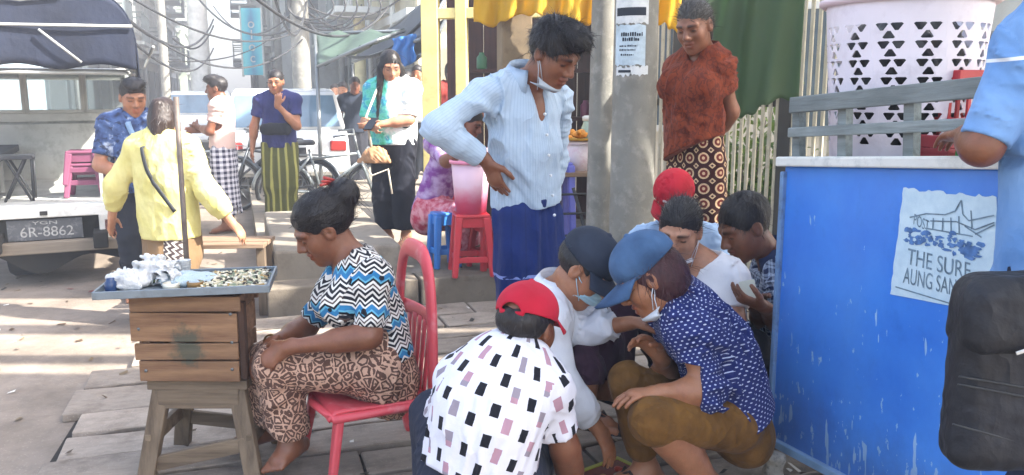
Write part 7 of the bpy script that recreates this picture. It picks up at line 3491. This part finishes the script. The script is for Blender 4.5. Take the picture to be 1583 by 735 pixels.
J = stand(252, 420, 5.15, 1.60, 12, elL=(-.34, -.02, 1.08), wrL=(-.44, .05, .86), elR=(.28, -.02, 1.06), wrR=(.40, .06, .84))
dz = P(252, 184, 5.15) - J['head']
for k_ in list(J):
    if not k_.startswith('_'):
        J[k_] = J[k_] + np.array([dz[0], 0, dz[2] * (1 if J[k_][2] > .55 else 0)])
p = Person('woman in a loose yellow jacket seen from behind with arms held out', J, (.1, .9, -.3), .98, 0, 'fair', q='mid')
p.body()
jk = p.shirt(m_cloth('jacket_yellow', lambda t: t.ramp(t.noise(t.uv(), 6, 4), (.3, C('d6cb78', .82)), (.7, C('e6dd9a', .86))), wr=.6), (1.72, 1.72), .14, .030, 1.06, .02, 0, .0045)
p.wrap(m_cloth('longyi_brown_zig', pat_brown_zig), top=-.06, r0=.15, r1=.16, folds=5, knot=False)
p.hair('pony', HAIR_BROWN, strands=500, lens=.04)
mb = MB()
st = [p.J['shL'] * .5 + p.J['neck'] * .5 + p.up * .08, lerp(p.J['pel'], p.J['neck'], .55) - p.f * .2, lerp(p.J['pel'], p.J['neck'], .05) - p.f * .15 + p.r * .16]
strap_on(p, jk, st, .012, M_WIRE, 'bag_strap')

J = stand(352, 358, 8.75, 1.60, 268, elR=(.20, .06, 1.06), wrR=(.02, .26, 1.06), elL=(-.20, .06, 1.06), wrL=(-.02, .24, 1.10))
p = Person('man in a pale pink shirt and navy checked longyi with folded arms', J, (-.98, -.12, -.1), 1.04, 0, 'dark', q='mid')
p.body()
p.shirt(m_cloth('shirt_pale_pink', cc('d9bcb4', .84)), (.62, .62), .02, .018)
p.wrap(m_cloth('longyi_checked', pat_check), top=.05, length=.86, r0=.15, r1=.185, folds=5, knot=False)
p.hair('tuft', strands=400, lens=.02)

J = stand(438, 357, 8.8, 1.67, 176, elL=(-.20, .10, 1.06), wrL=(-.03, .17, 1.27), elR=(.24, -.02, 1.06), wrR=(.26, .02, .84))
p = Person('man in a navy shirt and olive striped longyi with a hand on his chin', J, (.02, -.98, -.12), 1.02, 0, 'mid', q='mid')
p.hands = {'L': ((.2, -.15, .95), (0, .6, .5), 1.1)}
p.body()
p.shirt(m_cloth('shirt_navy', lambda t: t.ramp(t.noise(t.uv(), 7, 3), (.3, C('23285c', .75)), (.7, C('3a3f7c', .78)))), (.62, .62), .06, .02)
p.wrap(m_cloth('longyi_olive', pat_olive), top=.0, r0=.15, r1=.18, folds=7, knot=False)
p.hair('short', strands=400, lens=.014)
mb = MB()
mb.tube([p.H(x, .088, .008) - p.o for x in (-.07, -.03, 0, .03, .07)], .003, 5)
mb.build('glasses', M_WIRE, p.root)
p_chin = p

J = stand(612, 378, 6.9, 1.56, 196, z=.2, elL=(-.18, .08, 1.06), wrL=(.04, .24, 1.02), elR=(.22, .05, 1.04), wrR=(.06, .25, 1.0))
p = Person('woman with long black hair in a white and green shirt holding a phone', J, (.30, -.86, -.32), 1.06, 0, 'fair', q='mid')
p.body()
p.shirt(m_cloth('shirt_green_white', pat_green_white, wr=.6), (.9, .9), .05, .030, 1.12, .02, 0, .004)
p.trousers(m_cloth('trousers_black2', cc('20222c', .75)), to=(1.82, 1.82), o=.034, flare=.02)
p.hair('long', strands=900, lens=.07)
p.sandals(m_plain('sandal_tan', C('b09a80', .8), .6))
p_long = p
c_ = (p.J['wrL'] + p.J['wrR']) / 2 + p.f * .07 + np.array([0, 0, .02])
mb = MB()
mb.box((0, 0, 0), (.075, .15, .010))
o = mb.build('phone', m_plain('phone_black', C('15171b', .7), .2), None, bevel=.003)
o.location = [float(v) for v in c_]
o.rotation_euler = (R(35), 0, R(-20))
tag(o, 'black phone held by the woman with long black hair', 'phone')

# bags carried by people
M_TAN = m_plain('bag_tan', C('b98a62', .8), .6, .12, 9, 0, .3)
lump('handbag', 'tan handbag hanging at the side of the long haired woman', 'bag', P(581, 252, 6.68), (.105, .06, .085), M_TAN, 12, .005)
mb = MB()
a_, b_ = P(575, 232, 6.68), P(610, 232, 6.66)
mb.tube([a_, P(566, 180, 6.7), P(588, 125, 6.85)], .010, 6)
mb.tube([P(560, 250, 6.66), P(575, 272, 6.64), P(600, 262, 6.66), P(606, 300, 6.66)], .009, 6)
o = mb.build('bag_strap', m_plain('strap_cream', C('d8cdb8', .8), .6))
tag(o, 'cream strap of the tan handbag looped below it', 'strap')


def box_sdf(name, label, cat, prims, mat, seed, amp=.006, h=.007, loc=(0, 0, 0), cuts=(), k=.02):
    loc = np.asarray(loc, float)
    lo = np.min([q_.box()[0] for q_ in prims], 0) - .05
    hi = np.max([q_.box()[1] for q_ in prims], 0) + .05
    F = Field(lo, hi, h)
    for q_ in prims:
        F.add(q_, k)
    F.displace(wob(seed, 34, amp, True, 5))
    for c in cuts:
        F.cut(*c)
    V, Fc = F.surface()
    o = obj_from(name, np_mesh(name, V - loc, Fc), mat, None, loc)
    if label:
        tag(o, label, cat)
    return o


# crossbody bag of the man with his hand on his chin
c_ = lerp(p_chin.J['pel'], p_chin.J['neck'], .28) + p_chin.f * .15
box_sdf('waist_bag', 'black bag worn across the belly of the man in the navy shirt', 'bag', [Cap(c_ + p_chin.r * .10, c_ - p_chin.r * .10, .060, None, (p_chin.f, .6))], m_cloth('bag_black', cc('23262e', .7)), 5, .004, .012, c_)

# vendor's black bag on his hip
M_BAGK = m_cloth('bag_black_nylon', lambda t: t.ramp(t.noise(t.obj(), 6, 4), (.3, C('0c0e16', .6)), (.7, C('171c29', .65))), .6, wr=.6, spec=.35)
DB = .25
b1, b2, b3, b4 = P(1522, 458, 1.47 + DB), P(1672, 452, 1.45 + DB), P(1502, 668, 1.46 + DB), P(1668, 712, 1.44 + DB)
nrm_b = nrm(np.cross(b2 - b1, b3 - b1))
if nrm_b[1] > 0:
    nrm_b = -nrm_b
lb = lerp(b1, b4, .5)
bx_ = nrm(b2 - b1)
bz_ = nrm(np.cross(bx_, nrm_b))
if bz_[2] < 0:
    bz_ = -bz_
Mb = np.array([bx_, np.cross(bz_, bx_), bz_])
cb = (b1 + b2 + b3 + b4) / 4
hb_ = np.array([np.linalg.norm(b2 - b1) / 2 + .065, .062, np.linalg.norm(b3 - b1) / 2 + .06])
bag = box_sdf('shoulder_bag', 'large black nylon bag hanging at the hip of the vendor', 'bag', [RBox(cb, hb_, Mb, .048, .12)], M_BAGK, 15, -.0015, .006, lb, k=.02)
ftop = cb + bz_ * (hb_[2] * .62)
flap = box_sdf('flap', None, None, [RBox(ftop, hb_ * np.array([.93, 1.0, .40]) + np.array([0, .012, 0]), Mb, .045, .06)], M_BAGK, 25, -.0015, .006, lb, k=.02)
flap.location = (0, 0, 0)
flap.parent = bag


def on_bag(u, v, off):
    return lerp(lerp(b1, b3, v), lerp(b2, b4, v), u) + nrm_b * off - lb


for v_, nm_ in ((.56, 'seam'), (.62, 'seam'), (.93, 'seam')):
    mb = MB()
    mb.tube([on_bag(u, v_ + .02 * u, .0625) for u in np.linspace(-.30, 1.1, 14)], .0026, 6)
    mb.build(nm_, M_WIRE, bag)
mb = MB()
mb.bar(on_bag(.18, .335, .078), on_bag(.40, .275, .078), .008, .004, nrm_b)
mb.build('zip_pull', m_plain('zip_silver', C('c8ccd0', .8), .3, .05, 5, .8), bag, bevel=.0015)
# ================================================================== O person in purple seated behind the standing man
J = dict(head=P(726, 190, 6.15), neck=P(705, 214, 6.2), shL=P(672, 222, 6.1), shR=P(706, 228, 6.4), elL=P(690, 250, 5.85), wrL=P(712, 236, 5.75), elR=P(715, 262, 6.3), wrR=P(738, 262, 5.95),
         pel=P(668, 322, 6.3), hipL=P(670, 328, 6.2), hipR=P(680, 326, 6.4), knL=P(718, 330, 6.0), knR=P(730, 328, 6.3), anL=P(712, 392, 6.05), anR=P(735, 392, 6.3), toeL=P(735, 398, 6.0), toeR=P(755, 398, 6.25))
p = Person('person in a purple top leaning over the pink bucket behind the standing man', J, (.80, -.4, -.45), 1.0, 0, 'dark', q='mid')
p.body()
p.shirt(m_cloth('top_purple', lambda t: t.ramp(t.noise(t.uv(), 12, 4), (.4, C('8a4a9a', .8)), (.6, C('c7b0d6', .85)))), (.9, .9), .04, .02)
p.lap(m_cloth('longyi_pink', lambda t: t.ramp(t.noise(t.uv(), 18, 3), (.4, C('c2405a', .8)), (.6, C('e0a0aa', .85)))), to=.8)
p.hair('low', strands=200)

# ================================================================== far passers-by
far = [(648, 215, 11.5, 1.6, 190, 'dde2e0', '2c3038', 'man in a white shirt walking far down the pavement', 'short'),
       (668, 212, 13.0, 1.62, 170, '3a3f48', '30343c', 'dark dressed person far away beside the white shirted walker', 'short'),
       (632, 210, 15.0, 1.6, 200, 'c9cfd2', '40444c', 'grey shirted person farthest along the shop awnings', 'short'),
       (536, 298, 13.2, 1.6, 185, 'e6e8e4', '8c9094', 'woman in a white blouse behind the steel bicycle', 'low'),
       (553, 302, 12.2, 1.66, 160, '2c3442', '2a2c34', 'tall person in dark clothes behind the woman in the white blouse', 'short'),
       (524, 296, 14.0, 1.58, 175, 'd8668a', '4a4c58', 'person in a pink top beyond the parked car', 'low'),
       (700, 230, 9.2, 1.56, 150, '9a3a34', '3a2f30', 'person in dark red standing inside the shop front', 'low')]
for i, (px, py, d, H_, face, sc_, lc_, lab, hs_) in enumerate(far):
    J = stand(px, py, d, H_, face, z=.2 if px > 600 else 0)
    p = Person(lab, J, (math.sin(R(face)), math.cos(R(face)), -.1), 1.02, 0, ('mid', 'dark', 'fair')[i % 3], q='far')
    p.body()
    p.shirt(m_cloth('far_shirt_%d' % i, cc(sc_)), (.6, .6), .06, .02)
    p.wrap(m_cloth('far_longyi_%d' % i, cc(lc_)), r0=.15, r1=.17, folds=5, knot=False)
    p.hair(hs_, strands=0)

tris = sum(len(o.data.polygons) * 2 for o in scene.objects if o.type == 'MESH')
print('TRIS about', tris, 'objects', len(scene.objects))
